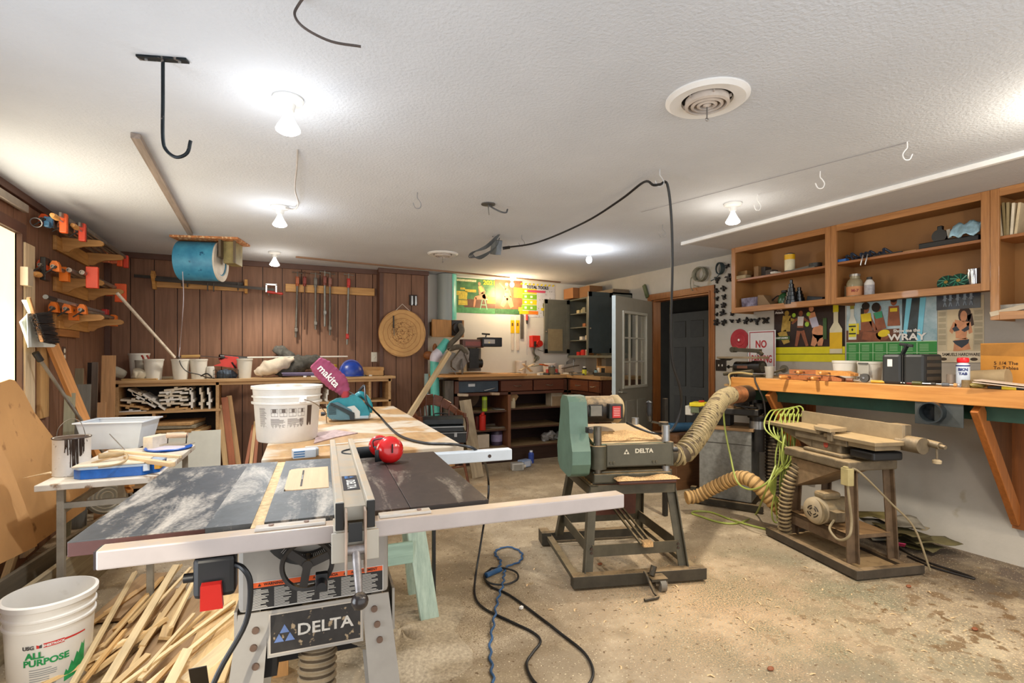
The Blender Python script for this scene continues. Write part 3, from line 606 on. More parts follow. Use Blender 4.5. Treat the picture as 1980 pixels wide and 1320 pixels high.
# horizontal pine strip with six hanging bar clamps
p0,p1=W(552,556,y=YW-.02),W(724,565,y=YW-.02)
zc=(p0.z+p1.z)/2+.0
one('clamp_hanger_strip','pale pine strip on the brown wall carrying six hanging clamps','clamp rack',B().b2((p0.x,YW-.035,zc-.045),(p1.x,YW,zc+.045)),hb,bev=.003)
for i,(px,yt,yb,hc_,bc,l) in enumerate(((575,528,652,'#a0522e','#6b655d','leftmost hanging pipe clamp with an orange brown head'),(589,528,637,'#7a2f24','#5e453a','second hanging clamp from the left with a thin rusty bar'),(610,530,637,'#6a6660','#77726a','third hanging clamp, grey, with a wing top'),(628,527,631,'#7d4438','#8a8a84','fourth hanging clamp with a shiny pipe'),(638,530,648,'#8a5a4c','#6e6a62','fifth hanging clamp, touching the shiny one'),(674,532,666,'#b8322c','#85837c','rightmost hanging clamp with bright red head and foot'))):
    T0,T1=W(px,yt,y=YW-.07),W(px-(3 if i in(0,5) else 0),yb,y=YW-.05)
    tt=thing('pipe_clamp',l,'clamp',T1,0,'pipe clamps hanging on the pine strip'); mm=metal(bc,.45,mt=.5,var=.3); hm=paint(hc_,.5,var=.25)
    z0=T0.z-.09; hd=V((T0.x,T0.y,z0))
    part('pipe',B().cyl(hd,T1,.0125 if i!=1 else .008,n=12),mm,tt,**WL)
    part('fixed_head',B().box(hd,(.036,.05,.075)).cyl(hd+V((0,0,-.06)),hd+V((0,0,.05)),.019,n=14),hm,tt,bev=.004,**WL)
    part('screw',B().cyl(hd+V((0,-.01,.04)),hd+V((0,-.01,.11)),.006,n=8),mm,tt,**WL)
    part('tee_handle',B().cyl(hd+V((-.05,-.01,.098)),hd+V((.05,-.01,.09)),.0045,n=8).sph(hd+V((-.05,-.01,.098)),.008).sph(hd+V((.05,-.01,.09)),.008),mm,tt,**WL)
    if i!=1: f=T1.lerp(hd,.13 if i!=3 else .3); part('sliding_foot',B().box(f+V((0,-.01,0)),(.032,.04,.04)).cyl(f+V((0,0,-.03)),f+V((0,0,.035)),.017,n=14),hm if i==5 else mm,tt,bev=.003,**WL)
# round knife target
tc=W(778,644,y=YB-.26); t=thing('target_board','round pale plywood board with drawn rings and many knife cuts, hanging on the brown bay','target board',tc)
def tgmat():
    m=mat('#c99b62',.7,var=.2,scale=4); m=m.copy(); N=m.node_tree.nodes; L=m.node_tree.links; b=N['Principled BSDF']; tcn=N.new('ShaderNodeTexCoord')
    vl=N.new('ShaderNodeVectorMath'); vl.operation='LENGTH'; L.new(tcn.outputs['Object'],vl.inputs[0])
    nz=N.new('ShaderNodeTexNoise'); nz.inputs['Scale'].default_value=6; L.new(tcn.outputs['Object'],nz.inputs[0])
    a=N.new('ShaderNodeMath'); a.operation='MULTIPLY_ADD'; a.inputs[1].default_value=.05; L.new(nz.outputs['Fac'],a.inputs[0]); L.new(vl.outputs['Value'],a.inputs[2])
    s=N.new('ShaderNodeMath'); s.operation='PINGPONG'; s.inputs[1].default_value=.026; L.new(a.outputs[0],s.inputs[0])
    r=N.new('ShaderNodeMapRange'); r.inputs[1].default_value=.0; r.inputs[2].default_value=.006; r.inputs[3].default_value=.75; r.inputs[4].default_value=0; L.new(s.outputs[0],r.inputs[0])
    n4=N.new('ShaderNodeTexNoise'); n4.inputs['Scale'].default_value=38; n4.inputs['Distortion'].default_value=2.5; L.new(tcn.outputs['Object'],n4.inputs[0])
    r2=N.new('ShaderNodeMapRange'); r2.inputs[1].default_value=.55; r2.inputs[2].default_value=.6; L.new(n4.outputs['Fac'],r2.inputs[0])
    r3=N.new('ShaderNodeMapRange'); r3.inputs[1].default_value=.2; r3.inputs[2].default_value=.1; L.new(vl.outputs['Value'],r3.inputs[0])
    mm=N.new('ShaderNodeMath'); mm.operation='MULTIPLY'; L.new(r2.outputs[0],mm.inputs[0]); L.new(r3.outputs[0],mm.inputs[1])
    old=b.inputs['Base Color'].links[0].from_socket
    def mx(a,f,c):
        x=N.new('ShaderNodeMix'); x.data_type='RGBA'; L.new(f,x.inputs[0]); L.new(a,x.inputs[6]); x.inputs[7].default_value=(*lin(c),1); return x.outputs[2]
    L.new(mx(mx(old,r.outputs[0],'#8a4f26'),mm.outputs[0],'#5a3213'),b.inputs['Base Color']); return m
part('round_panel',B().cyl((0,.012,0),(0,-.012,0),.292,n=64),tgmat(),t,bev=.003)
part('hanging_cord',B().tube([(-.09,-.005,.27),(0,.0,.36),(.1,-.005,.27)],.003,n=6,k=1),paint('#e8dfd2'),t)
kp=W(761,628,y=YB-.3); t=thing('throwing_knife','dark handled knife stuck in the round target board','knife',kp)
part('handle',B().bar(W(761,610,y=YB-.3),W(761,634,y=YB-.3),.02,.015),blk,t,bev=.004,**WL)
part('blade',B().bar(W(761,634,y=YB-.3),W(762,648,y=YB-.275),.022,.004),steel,t,**WL)
kq=W(799,580,y=YB-.23); t=thing('knife_sheath','small dark sheath of steel knives hanging above the round target','knives',kq)
part('sheath',B().box((0,0,0),(.1,.015,.13)),paint('#2a211c',.6),t,bev=.004)
for dx in (-.018,.03): part('knife',B().prism([(-.01,-.06),(.0,-.07),(.012,-.05),(.01,.05),(-.008,.05)],.006,(dx,-.012,0)),steel,t)
# ================= left wall =================
orange=paint('#e0561f',.45,var=.12); orange2=paint('#e8751c',.45,var=.12); pipem=metal('#8a8178',.4,mt=.6,var=.3); dk=paint('#26221f',.5,var=.3); wh=wood('#c98f4e',GX,rough=.4)
rw=wood('#b98045',GX,col2='#cf9a5a',rough=.5); rwY=wood('#b98045',GY,col2='#cf9a5a',rough=.5)
arm=[(0,-.09),(0,.0),(.24,.0),(.262,-.012),(.266,-.03),(.25,-.045),(.2,-.052),(.13,-.06),(.07,-.085),(.045,-.11),(0,-.11)]
for zt,l in ((2.30,'topmost wooden clamp rack with curved arms on the left wall, just under the ceiling'),(1.985,'middle wooden clamp rack with curved arms on the left wall'),(1.705,'lowest wooden clamp rack with curved arms on the left wall')):
    t=thing('clamp_rack',l,'clamp rack',(XL,5.15,zt-.11))
    part('back_board',B().b2((XL,5.02,zt-.12),(XL+.022,5.86,zt-.01)),rwY,t,bev=.003,**WL)
    for y in (5.17,5.83): part('curved_arm',B().prism(arm,.026,(XL+.015,y,zt),(1,0,0),(0,0,1)),rw,t,bev=.002,**WL)
def pclamp(label,x,z,y0,y1,hm,jpos=.0,grp='pipe clamps on the left wall racks',handle=True,drop=1,head=True,pr=.0135):
    t=thing('pipe_clamp',label,'clamp',(x,(y0+y1)/2,z),0,grp)
    if y0<4.5: y0+=.5
    if jpos and jpos<4.6: jpos+=.5
    b=B().lathe([(pr*.7,y0),(pr,y0),(pr,y1),(pr*.7,y1)],c=(x,0,z),axis=(0,1,0),n=16,cap=False).cyl((x,y0+.01,z),(x,y0+.012,z),pr*.72,n=12)
    part('pipe',b,pipem,t,**WL)
    if head:
        part('fixed_head',B().prism([(-.028,-.03),(.028,-.03),(.024,.02),(.012,.045),(-.012,.045),(-.026,.02)],.05,(x,y0+.06,z),(1,0,0),(0,0,1)),hm,t,bev=.004,**WL)
        if handle: part('crank_handle',B().cyl((x+.0,y0+.05,z-.035),(x,y0-.05,z-.035),.006,n=8).cyl((x-.03,y0-.05,z-.06),(x+.03,y0-.05,z-.01),.005,n=8).sph((x+.03,y0-.05,z-.01),.009),dk,t,**WL)
    if jpos: part('sliding_jaw',B().prism([(-.026,-.075*drop),(.026,-.075*drop),(.026,.02),(.012,.03),(-.014,.03),(-.026,.015)],.055,(x,jpos,z),(1,0,0),(0,0,1)),hm,t,bev=.004,**WL)
    return t
def parclamp(label,x,z,y0,y1,hm,grp='parallel jaw clamps on the racks'):
    t=thing('parallel_clamp',label,'clamp',(x,(y0+y1)/2,z),0,grp)
    part('bar',B().b2((x-.006,y0+.05,z-.014),(x+.006,y1,z+.014)),pipem,t,**WL)
    part('sliding_jaw',B().b2((x-.02,y0+.1,z-.11),(x+.02,y0+.14,z+.02)),hm,t,bev=.006,**WL)
    part('jaw_pad',B().b2((x-.018,y0+.14,z-.105),(x+.018,y0+.16,z+.0)),dk,t,**WL)
    part('screw',B().cyl((x,y0+.1,z-.04),(x,y0+.02,z-.04),.006,n=8),steel,t,**WL)
    part('wooden_handle',B().lathe([(.0001,-.07),(.013,-.068),(.018,-.03),(.017,.02),(.01,.055),(.0001,.058)],c=(x,y0-.03,z-.04),axis=(0,1,0),n=16),wh,t,**WL)
    part('fixed_jaw',B().b2((x-.02,y1-.04,z-.1),(x+.02,y1,z+.02)),hm,t,bev=.006,**WL)
    return t
# top rack
pclamp('long pipe clamp lying nearest the wall on the topmost rack',XL+.06,2.316,4.1,6.0,orange,0)
pclamp('long pipe clamp in the middle of the topmost rack, its head pale orange',XL+.12,2.316,4.25,6.15,paint('#d9825a',.5,var=.2),5.95)
pclamp('long pipe clamp at the outer edge of the topmost rack',XL+.175,2.316,4.4,6.25,paint('#c66a44',.5,var=.2),6.0)
parclamp('parallel clamp on the topmost rack with its round wooden handle nearest the window',XL+.215,2.318,4.35,6.02,orange)
parclamp('outermost orange and black parallel clamp on the topmost rack, red jaw hanging lowest',XL+.248,2.318,4.62,6.10,paint('#d8452c',.45))
t=thing('level_bar','black and silver slotted bar poking toward the window from the topmost rack','level',(XL+.03,4.1,2.33))
part('bar_body',B().b2((XL+.02,3.75,2.31),(XL+.05,4.42,2.36)),metal('#a59a8c',.4,mt=.4),t,bev=.003,**WL)
part('end_cap',B().b2((XL+.015,3.62,2.305),(XL+.055,3.78,2.365)),dk,t,bev=.004,**WL)
t=thing('blue_clamp_head','small clear blue clamp head beside the pale orange one on the topmost rack','clamp',(XL+.1,4.6,2.3))
part('body',B().box((0,0,0),(.05,.08,.06),(0,0,.2)).box((.01,-.06,-.03),(.03,.05,.04)),paint('#4c7fa6',.2,var=.4,scale=20),t,bev=.006)
one('ring_pull','steel ring hanging below the black bar on the topmost rack','ring',B().lathe([(.028,-.004),(.034,-.004),(.034,.004),(.028,.004),(.028,-.004)],c=W(70,430,x=XL+.05),axis=(0,1,.4),n=20,cap=False),steel)
# middle rack
pclamp('pipe clamp nearest the wall on the middle rack with a dull orange head',XL+.05,2.0,4.1,5.95,paint('#c8502c',.5,var=.2),0)
pclamp('hollow ended pipe clamp second from the wall on the middle rack',XL+.105,2.002,4.15,5.9,orange2,4.4)
pclamp('open steel pipe third from the wall on the middle rack',XL+.155,2.002,4.3,6.05,orange,5.9,head=False,pr=.017)
pclamp('open steel pipe at the outer edge of the middle rack with a wide red jaw',XL+.205,2.003,4.4,6.1,orange,0,head=False,pr=.017)
t=thing('wide_clamp_jaw','wide flat orange red clamp jaw hooked over the outermost pipe of the middle rack','clamp jaw',(XL+.25,5.0,1.98))
part('jaw_plate',B().b2((XL+.21,4.97,1.895),(XL+.285,5.01,2.06)),paint('#e2492c',.45),t,bev=.004,**WL)
t=thing('clamp_block','orange clamp jaw at the far outer end of the middle rack','clamp jaw',(XL+.24,5.9,1.96))
part('jaw_plate',B().b2((XL+.205,5.86,1.87),(XL+.29,5.9,2.04)),orange,t,bev=.004,**WL)
t=thing('hand_screw','short clamp with a turned wooden handle at the window end of the middle rack','clamp',(XL+.06,4.62,1.92))
part('wooden_handle',B().lathe([(.0001,-.06),(.012,-.058),(.02,-.02),(.019,.02),(.01,.05),(.0001,.053)],c=(XL+.06,4.54,1.925),axis=(0,1,.05),n=16),wh,t,**WL)
part('ferrule',B().cyl((XL+.06,4.58,1.925),(XL+.06,4.66,1.927),.012,n=12),dk,t,**WL)
part('frame',B().b2((XL+.045,4.62,1.9),(XL+.075,4.72,2.06)),dk,t,bev=.004,**WL)
# low rack
for i,(x,y0,y1,hm,j,l) in enumerate(((.055,4.3,5.9,orange2,0,'pipe clamp nearest the wall on the lowest rack'),(.12,4.35,5.95,orange2,4.55,'hollow ended pipe clamp in the middle of the lowest rack'),(.19,4.42,5.92,orange2,5.9,'pipe clamp at the outer edge of the lowest rack'))): pclamp(l,XL+x,1.722,y0,y1,hm,j)
t=thing('bar_clamp','slim steel bar clamp with a red foot lying on the pipes of the lowest rack','clamp',(XL+.16,5.1,1.755))
part('bar',B().b2((XL+.155,4.45,1.748),(XL+.165,5.75,1.768)),steel,t,**WL)
part('black_handle',B().cyl((XL+.16,4.33,1.758),(XL+.16,4.5,1.758),.015,n=12),blk,t,**WL)
part('red_foot',B().b2((XL+.14,5.72,1.742),(XL+.18,5.8,1.79)),paint('#b5302c',.45),t,bev=.004,**WL)
for z,l in ((1.62,'short pine block screwed to the left wall below the lowest rack, upper one'),(1.56,'short tan block on the left wall below the lowest rack, lower one')):
    y0,y1=W(106,655,x=XL).y,W(145,655,x=XL).y; one('wall_block',l,'block',B().b2((XL,y0,z-.035+(.0)),(XL+.03,y1,z+.022)),wood('#c79355' if z>1.6 else '#a8703d',GY),bev=.002)
# vertical studs fixed on the wall
def stud(px0,px1,z0,z1,label,th=.03,m=None,x=XL):
    y0=W(px0,600,x=x+th).y; y1=W(px1,600,x=x+th).y; one('vertical_batten',label,'batten',B().b2((x,y0,z0),(x+th,y1,z1)),m or wood('#cdb592',GZ,rough=.7),bev=.002)
stud(49,68,.05,2.12,'tall pale batten fixed upright beside the window, behind the dustpan')
stud(79,95,.93,1.55,'shorter tan batten upright on the left wall right of the dustpan',.025,wood('#b98f5b',GZ))
one('wall_box','pale painted block fixed on the tall batten beside the window','block',B().box(W(52,535,x=XL+.05),(.04,.09,.12)),paint('#b7a58d',.6),bev=.003)
# dustpan and bench brush
dp_=W(74,625,x=XL+.09); t=thing('dustpan','white plastic dustpan hanging on the tall batten by the window','dustpan',dp_)
n_=V((1,-.45,0)).normalized(); ux=V((.45,1,0)).normalized(); 
def dpx(px,py,x): return W(px,py,x=x)
b=B(); O=[(37,622),(54,605),(66,608),(104,668),(101,671),(54,671)]
P0=[W(a,c,x=XL+.07+.0*i) for i,(a,c) in enumerate(O)]
b.face(P0); b.face([p+V((.012,-.004,0)) for p in P0][::-1])
for i in range(6):
    a,c=P0[i],P0[(i+1)%6]; b.face([a,c,c+V((.012,-.004,0)),a+V((.012,-.004,0))])
part('pan',b,paint('#dfe3dc',.45),t,**WL)
part('side_wall',B().bar(W(55,606,x=XL+.1),W(57,671,x=XL+.1),.05,.004),paint('#cfd6d2',.45),t,**WL)
part('handle',B().bar(W(60,606,x=XL+.08),W(47,580,x=XL+.07),.028,.01),paint('#c9cfc8',.45),t,bev=.003,**WL)
t=thing('bench_brush','bench brush with a wooden back and black bristles hanging over the dustpan','brush',W(85,632,x=XL+.13))
part('wooden_back',B().bar(W(55,575,x=XL+.12),W(82,660,x=XL+.14),.02,.018),wood('#9c6f45'),t,bev=.004,**WL)
b=B(); rr=random.Random(3)
for i in range(420):
    u=rr.random(); a=W(63,607,x=XL+.135).lerp(W(82,660,x=XL+.14),u); e=W(91,604,x=XL+.15).lerp(W(108,665,x=XL+.15),u)
    o=V((rr.uniform(-.02,.02),rr.uniform(-.01,.01),rr.uniform(-.006,.006))); b.bar(a+o,e+o*1.3+V((0,0,rr.uniform(-.004,.004))),.0022,.0022)
part('bristles',b,paint('#1b1b1f',.6,var=.4),t,kind='stuff',**WL)
# leaning timbers and sheets along the left wall
def lean(px0,py0,x0,px1,py1,x1,w,h,m,label,up=(1,-.3,0),name='leaning_board'):
    a=W(px0,py0,x=x0); b_=W(px1,py1,x=x1); d=b_-a
    if d.z<0: a,b_=b_,a; d=-d
    a=a-d*(a.z/d.z)+V((0,0,.004)); return stick(name,label,'board',a,b_,w,h,m,up=up)
lean(172,835,-1.2,100,664,XL+.05,.09,.03,wood('#c98b52'),'tan timber leaning diagonally against the left wall from the dustpan down')
t=thing('metal_pole','thin grey metal pole with a black top leaning on the left wall','pole',W(160,820,x=-.93))
a,b_=W(174,838,x=-1.16),W(74,690,x=XL+.08); d=b_-a; a=a-d*(a.z/d.z)
part('shaft',B().cyl(a+V((0,0,.004)),b_,.011,n=10),metal('#9b968c',.4),t,**WL); part('black_top',B().cyl(b_-d.normalized()*.03,b_+d.normalized()*.035,.02,n=12),blk,t,**WL)
# sheets in the far left corner
def sheet(px0,px1,ytop,y,label,m,tilt=.12,th=.014,z0=0):
    a,b_=W(px0,ytop,y=y),W(px1,ytop,y=y); zt=a.z; b=B(); o=V(((a.x+b_.x)/2,y-tilt,0)); w=b_.x-a.x; L=math.hypot(zt,tilt)
    one('leaning_sheet',label,'sheet',B().box((0,0,L/2),(w,th,L)),m,M=MX.Translation(o)@MX.Rotation(-math.atan2(tilt,zt),4,'X'))
sheet(197,224,687,5.62,'upright tan board standing left of the storage bench',wood('#b98a5c',GZ,rnd=.1))
sheet(189,205,778,5.5,'shorter tan board standing in front of the upright tan one',wood('#b0845a',GZ))
sheet(164,186,701,5.9,'dark sheet leaning in the far left corner',paint('#2f2825',.6))
sheet(178,190,700,5.75,'grey edged thin board leaning beside the dark sheet in the corner',wood('#7d7064',GZ))
sheet(144,162,712,5.55,'olive grey board leaning in the left corner, taller one',wood('#85795f',GZ))
sheet(148,176,743,5.3,'wide grey board leaning in the left corner, shorter one',wood('#77746a',GZ))
sheet(125,146,760,4.9,'greenish narrow board leaning low behind the metal pole',wood('#8d8a73',GZ))
# cardboard and plywood sheets leaning on the left wall
def plane_sheet(name,label,cat,pts,m,p0,n,th=.006,**k):
    n=V(n).normalized(); o=V((0,0,CH)); p0=V(p0); P=[]
    for px,py in pts:
        d=ray(px,py); P.append(o+d*((p0-o).dot(n)/d.dot(n)))
    for p in P:
        if p.z<.004:
            p.z=.004
    N=len(P); b=B(); Q=[p-n*th for p in P]; b.face(P); b.face(Q[::-1])
    for i in range(N): j=(i+1)%N; b.face([P[i],Q[i],Q[j],P[j]])
    return one(name,label,cat,b,m,**k)
cb=mat('#bb8a54',.85,var=.1,scale=3,spots=(7,.62,'#8a5f36')); cb2=mat('#c4925c',.85,var=.12,scale=2.5,spots=(9,.66,'#8a6038'))
nL=V((1,0,.2))
plane_sheet('plywood_sheet','large orange tan sheet leaning behind the white table on the left wall','sheet',[(-60,760),(19,733),(29,735),(46,757),(66,796),(99,840),(130,880),(175,945),(165,985),(60,1060),(-60,1090)],cb,(XL+.08,3.9,1.15),nL)
plane_sheet('cardboard_sheet','big pale cardboard sheet in front of the orange one at the left edge','cardboard',[(-70,800),(-5,850),(20,900),(58,1000),(72,1055),(0,1090),(-70,1110)],cb2,(XL+.14,3.6,1.0),nL)
# low plank box side running along the floor at the left
gp=wood('#8d8069',GX,col2='#a39678',rnd=.15,rough=.8)
a,b_=W(30,1090,z=.02),W(185,960,z=.02)
pA,pB=V((XL+.32,2.7,.13)),V((XL+.55,4.3,.13))
stick('side_plank','wide weathered plank standing on edge on the floor below the cardboard','plank',pA,pB,.03,.26,gp)
stick('side_plank','second weathered plank standing on edge behind the first, below the cardboard','plank',pA+V((-.14,.3,.0)),pB+V((-.12,.2,.0)),.025,.25,wood('#6f6555',GX))
stick('pale_strip','pale square strip rising from the floor past the weathered plank at the left edge','strip',W(2,1145,z=.1),W(34,1050,t=2.9),.035,.03,wood('#d0b184'))
one('black_bracket','short black perforated metal strip standing beside the pale strip','bracket',B().bar(W(32,1044,t=2.9),W(29,1024,t=2.95),.03,.006),blk)
# ================= table saw =================
def bend_text(s,size,parent,c,r,a0,z,m,name='lettering',sx=1,al='CENTER',slope=0,bold=0):
    o=text(s,size,(0,0,0),(1,0,0),(0,1,0),m,parent,name=name,al=al,sx=sx,bold=bold); P=wm(parent); Pi=P.inverted(); c=V(c)
    for v in o.data.vertices:
        q=P@v.co; a=a0+q.x/r; rr=(r(z+q.y) if callable(r) else r)+.0022+q.z
        v.co=Pi@(c+V((cos(a)*rr,sin(a)*rr,z+q.y)))
    o.data.update(); return o
def streaks(c1,c2,th):
    m=mat(c1,.45,.1,.25,30); m=m.copy(); N=m.node_tree.nodes; L=m.node_tree.links; b=N['Principled BSDF']; old=b.inputs['Base Color'].links[0].from_socket
    tc=N.new('ShaderNodeTexCoord'); mp=N.new('ShaderNodeMapping'); mp.inputs['Scale'].default_value=(3.2,.9,1); mp.inputs['Rotation'].default_value=(0,0,-.3); L.new(tc.outputs['Object'],mp.inputs[0])
    n=N.new('ShaderNodeTexNoise'); n.inputs['Scale'].default_value=2.6; n.inputs['Detail'].default_value=9; n.inputs['Roughness'].default_value=.68; n.inputs['Distortion'].default_value=.5; L.new(mp.outputs[0],n.inputs['Vector'])
    n2=N.new('ShaderNodeTexNoise'); n2.inputs['Scale'].default_value=130; n2.inputs['Detail'].default_value=3; L.new(tc.outputs['Object'],n2.inputs['Vector'])
    a=N.new('ShaderNodeMath'); a.operation='MULTIPLY_ADD'; a.inputs[1].default_value=.16; L.new(n2.outputs['Fac'],a.inputs[0]); L.new(n.outputs['Fac'],a.inputs[2])
    r=N.new('ShaderNodeMapRange'); r.inputs[1].default_value=th+.03; r.inputs[2].default_value=th+.19; r.inputs[4].default_value=.92; L.new(a.outputs[0],r.inputs[0])
    x=N.new('ShaderNodeMix'); x.data_type='RGBA'; L.new(r.outputs[0],x.inputs[0]); L.new(old,x.inputs[6]); x.inputs[7].default_value=(*lin(c2),1); L.new(x.outputs[2],b.inputs['Base Color']); return m
SO=(-.391,1.473,0); SR=R(-5.8)
saw=thing('table_saw','large grey table saw with a dusty dark top and a long pale front rail','table saw',SO,SR)
SM=wm(saw)
def sp(n,b,m,**k): return part(n,b,m,saw,**k)
TZ=.96
topm=mat('#34373a',.4,.15,.3,5,st=(2.6,.7,1),col2='#6a6a66',spots=None,dust=.34,dc='#c9bfb0',dsc=7,rough=.4) if 0 else streaks('#3a3e42','#c4baab',.53); topm2=streaks('#3b302a','#a39684',.61); castm=streaks('#4e5355','#c9c0b2',.55)
lam=paint('#4b2b27',.5,var=.25)
sp('left_wing',B().b2((0,0,TZ-.034),(.27,.79,TZ-.002),m=1).b2((0,0,TZ-.003),(.27,.79,TZ)),[topm,lam],bev=.001)
b=B(); 
for x0,x1 in ((.27,.372),(.40,.425),(.425,.555),(.555,.60)):
    if (x0,x1)==(.425,.555): b.b2((x0,0,TZ-.03),(x1,.3,TZ)).b2((x0,.62,TZ-.03),(x1,.79,TZ))
    else: b.b2((x0,0,TZ-.03),(x1,.79,TZ))
b.b2((.27,0,TZ-.045),(.765,.79,TZ-.012),m=1).b2((.60,0,TZ-.03),(.763,.79,TZ),m=2); sp('cast_top',b,[castm,dk,topm2])
b=B(); b.b2((.372,-.03,TZ-.012),(.40,.79,TZ-.003)); sp('mitre_slot_sawdust',b,mat('#d9b98a',.9,var=.35,scale=60,bump=1))
b=B().prism([(.556,.3),(.556,.62),(.45,.62),(.43,.61),(.4251,.59),(.4251,.33),(.43,.31),(.45,.3)][::-1],.02,(0,0,TZ-.008),(1,0,0),(0,1,0)); sp('blade_insert',b,wood('#dcb68c',GY,var=.1))
sp('blade_slot',B().b2((.470,.34,TZ+.002),(.476,.58,TZ+.0028)),paint('#20150f')); sp('blade',B().b2((.4715,.43,TZ-.02),(.4745,.5,TZ+.004)),steel)
sp('right_wing',B().b2((.765,0,TZ-.034),(.99,.79,TZ-.002),m=1).b2((.765,0,TZ-.003),(.99,.79,TZ)),[topm2,paint('#2c2b2c',.5)],bev=.001)
railm=paint('#b4a9a4',.35,var=.07,dust=.5,dc='#cbb090'); 
sp('front_rail',B().b2((.078,-.078,.914),(1.40,-.03,.957)),railm,bev=.004)
sp('rail_bracket',B().b2((.08,-.03,.915),(1.0,-.003,.946)),paint('#b79f92',.6,var=.2,dust=.6,dc='#d7b48a'))
sp('rail_end_cap',B().b2((.074,-.076,.916),(.0785,-.032,.955)),paint('#2b2224',.5))
sp('rear_rail',B().b2((.75,.80,.895),(1.36,.85,.945)),paint('#c3ccd4',.35,var=.05),bev=.004)
b=B()
for x in (.93,1.25): b.cyl((x,.7985,.92),(x,.80,.92),.008,n=14)
sp('rail_hole',b,paint('#35241c'))
for x0,x1,l in ((.385,.545,1),(.675,.81,2)): sp('guide_plate',B().b2((x0,-.066,.957),(x1,-.034,.965)),paint('#c9c3bb',.4,dust=.3),bev=.002)
for x in (.42,.5,.78): sp('rivet',B().cyl((x,-.05,.965),(x,-.05,.968),.006,n=12),paint('#8a6f60',.5))
# fence
fx=.612
fm=paint('#b3ad9f',.35,var=.06,dust=.25,dc='#cdb08a'); fence=thing('rip_fence','long beige rip fence with a ball lever lying across the table saw','rip fence',SM@V((fx,-.13,TZ)),SR)
def fp(n,b,m,**k): b.xf(SM); return part(n,b,m,fence,world=True,**k)
for s in (-1,1):
    fp('side_rail',B().b2((fx+s*.036-.010,-.13,TZ+.004),(fx+s*.036+.010,.84,TZ+.068)),fm,bev=.003)
    fp('end_cap',B().b2((fx+s*.036-.010,-.134,TZ+.0),(fx+s*.036+.010,-.129,TZ+.066)),paint('#15120f',.5,var=.3),bev=.002)
fp('fence_body',B().b2((fx-.026,-.10,TZ+.012),(fx+.026,.82,TZ+.046)),fm)
fp('clamp_head',B().b2((fx-.055,-.132,TZ-.078),(fx+.055,-.125,TZ-.006)).b2((fx-.05,-.126,TZ-.012),(fx+.05,-.02,TZ-.002)),fm,bev=.002)
fp('cursor_recess',B().b2((fx-.016,-.135,TZ-.03),(fx+.016,-.126,TZ+.014)),paint('#0c0a09',.3))
for s in (-1,1): fp('lever_bracket',B().b2((fx+s*.022-.0025,-.16,TZ-.10),(fx+s*.022+.0025,-.12,TZ+.05)),paint('#a78f7c',.5,var=.3),bev=.002)
fp('lever',B().cyl((fx,-.145,TZ-.045),(fx+.004,-.2,TZ-.125),.011,.008,n=14).cyl((fx-.022,-.145,TZ-.045),(fx+.022,-.145,TZ-.045),.012,n=14),mat('#8b8583',.4,.4,.4,40,dust=.2))
fp('lever_ball',B().sph((fx+.005,-.21,TZ-.14),.0195),mat('#2d2827',.25,0,.3,dust=.25,dc='#b8a58c'))
lb=B().b2((fx-.02,.06,TZ+.0465),(fx+.024,.235,TZ+.0472)); fp('name_label',lb,paint('#1b1c20',.4))
def stext(s,size,o,ux,uy,m,parent,**k):
    o=SM@V(o); Q=SM.to_3x3(); return text(s,size,o,Q@V(ux),Q@V(uy),m,parent,**k)
whitep=paint('#e9e6df',.5,var=.02); bluep=paint('#3d7fc4',.5)
stext('DELTA',.034,(fx+.002,.125,TZ+.0475),(0,-1,0),(1,0,0),whitep,fence,bold=.0008)
b=B(); 
for k in (0,1,2): 
    ox,oy=((-.012,.205),(-.012,.222),(.003,.2135))[k]; b.face([SM@V((fx+ox,oy-.0075,TZ+.0478)),SM@V((fx+ox+.014,oy,TZ+.0478)),SM@V((fx+ox,oy+.0075,TZ+.0478))][::-1])
part('triangle_mark',b,bluep,fence,world=True)
# body
bodym=paint('#9d978e',.4,var=.1,dust=.15,dc='#cdb08a')
sp('cabinet',B().b2((.33,.08,.70),(.715,.52,.915)),bodym,bev=.012)
lbl=B().b2((.352,.0785,.708),(.70,.0798,.78)); sp('warning_border',lbl,paint('#d8d5cf',.5))
sp('warning_label',B().b2((.354,.0775,.71),(.698,.0786,.765)),paint('#1c1b1b',.5)); sp('warning_stripe',B().b2((.354,.0775,.7655),(.698,.0786,.7785)),paint('#e0571c',.5))
bt=paint('#2a1206',.6)
for s,x in (('WARNING',.415),('ADVERTENCIA',.545),('AVERTISSEMENT',.648)): stext('▲' if 0 else s,.0098,(x,.077,.772),(1,0,0),(0,0,1),bt,saw,bold=.0002)
b=B()
for x in (.415-.034,.545-.047,.648-.052): b.prism([(-.004,-.0035),(.004,-.0035),(0,.0045)],.0006,(x,.0768,.772))
sp('warning_triangle',b,bt)
b=B(); rr=random.Random(5)
for c in range(6):
    for r_ in range(15):
        w=.044*(1 if r_%4 else .6)*rr.uniform(.8,1); x=.36+c*.0565; z=.7605-r_*.0034; b.b2((x,.0768,z-.0008),(x+w,.0774,z+.0008))
sp('fine_print',b,paint('#b9b4aa',.6))
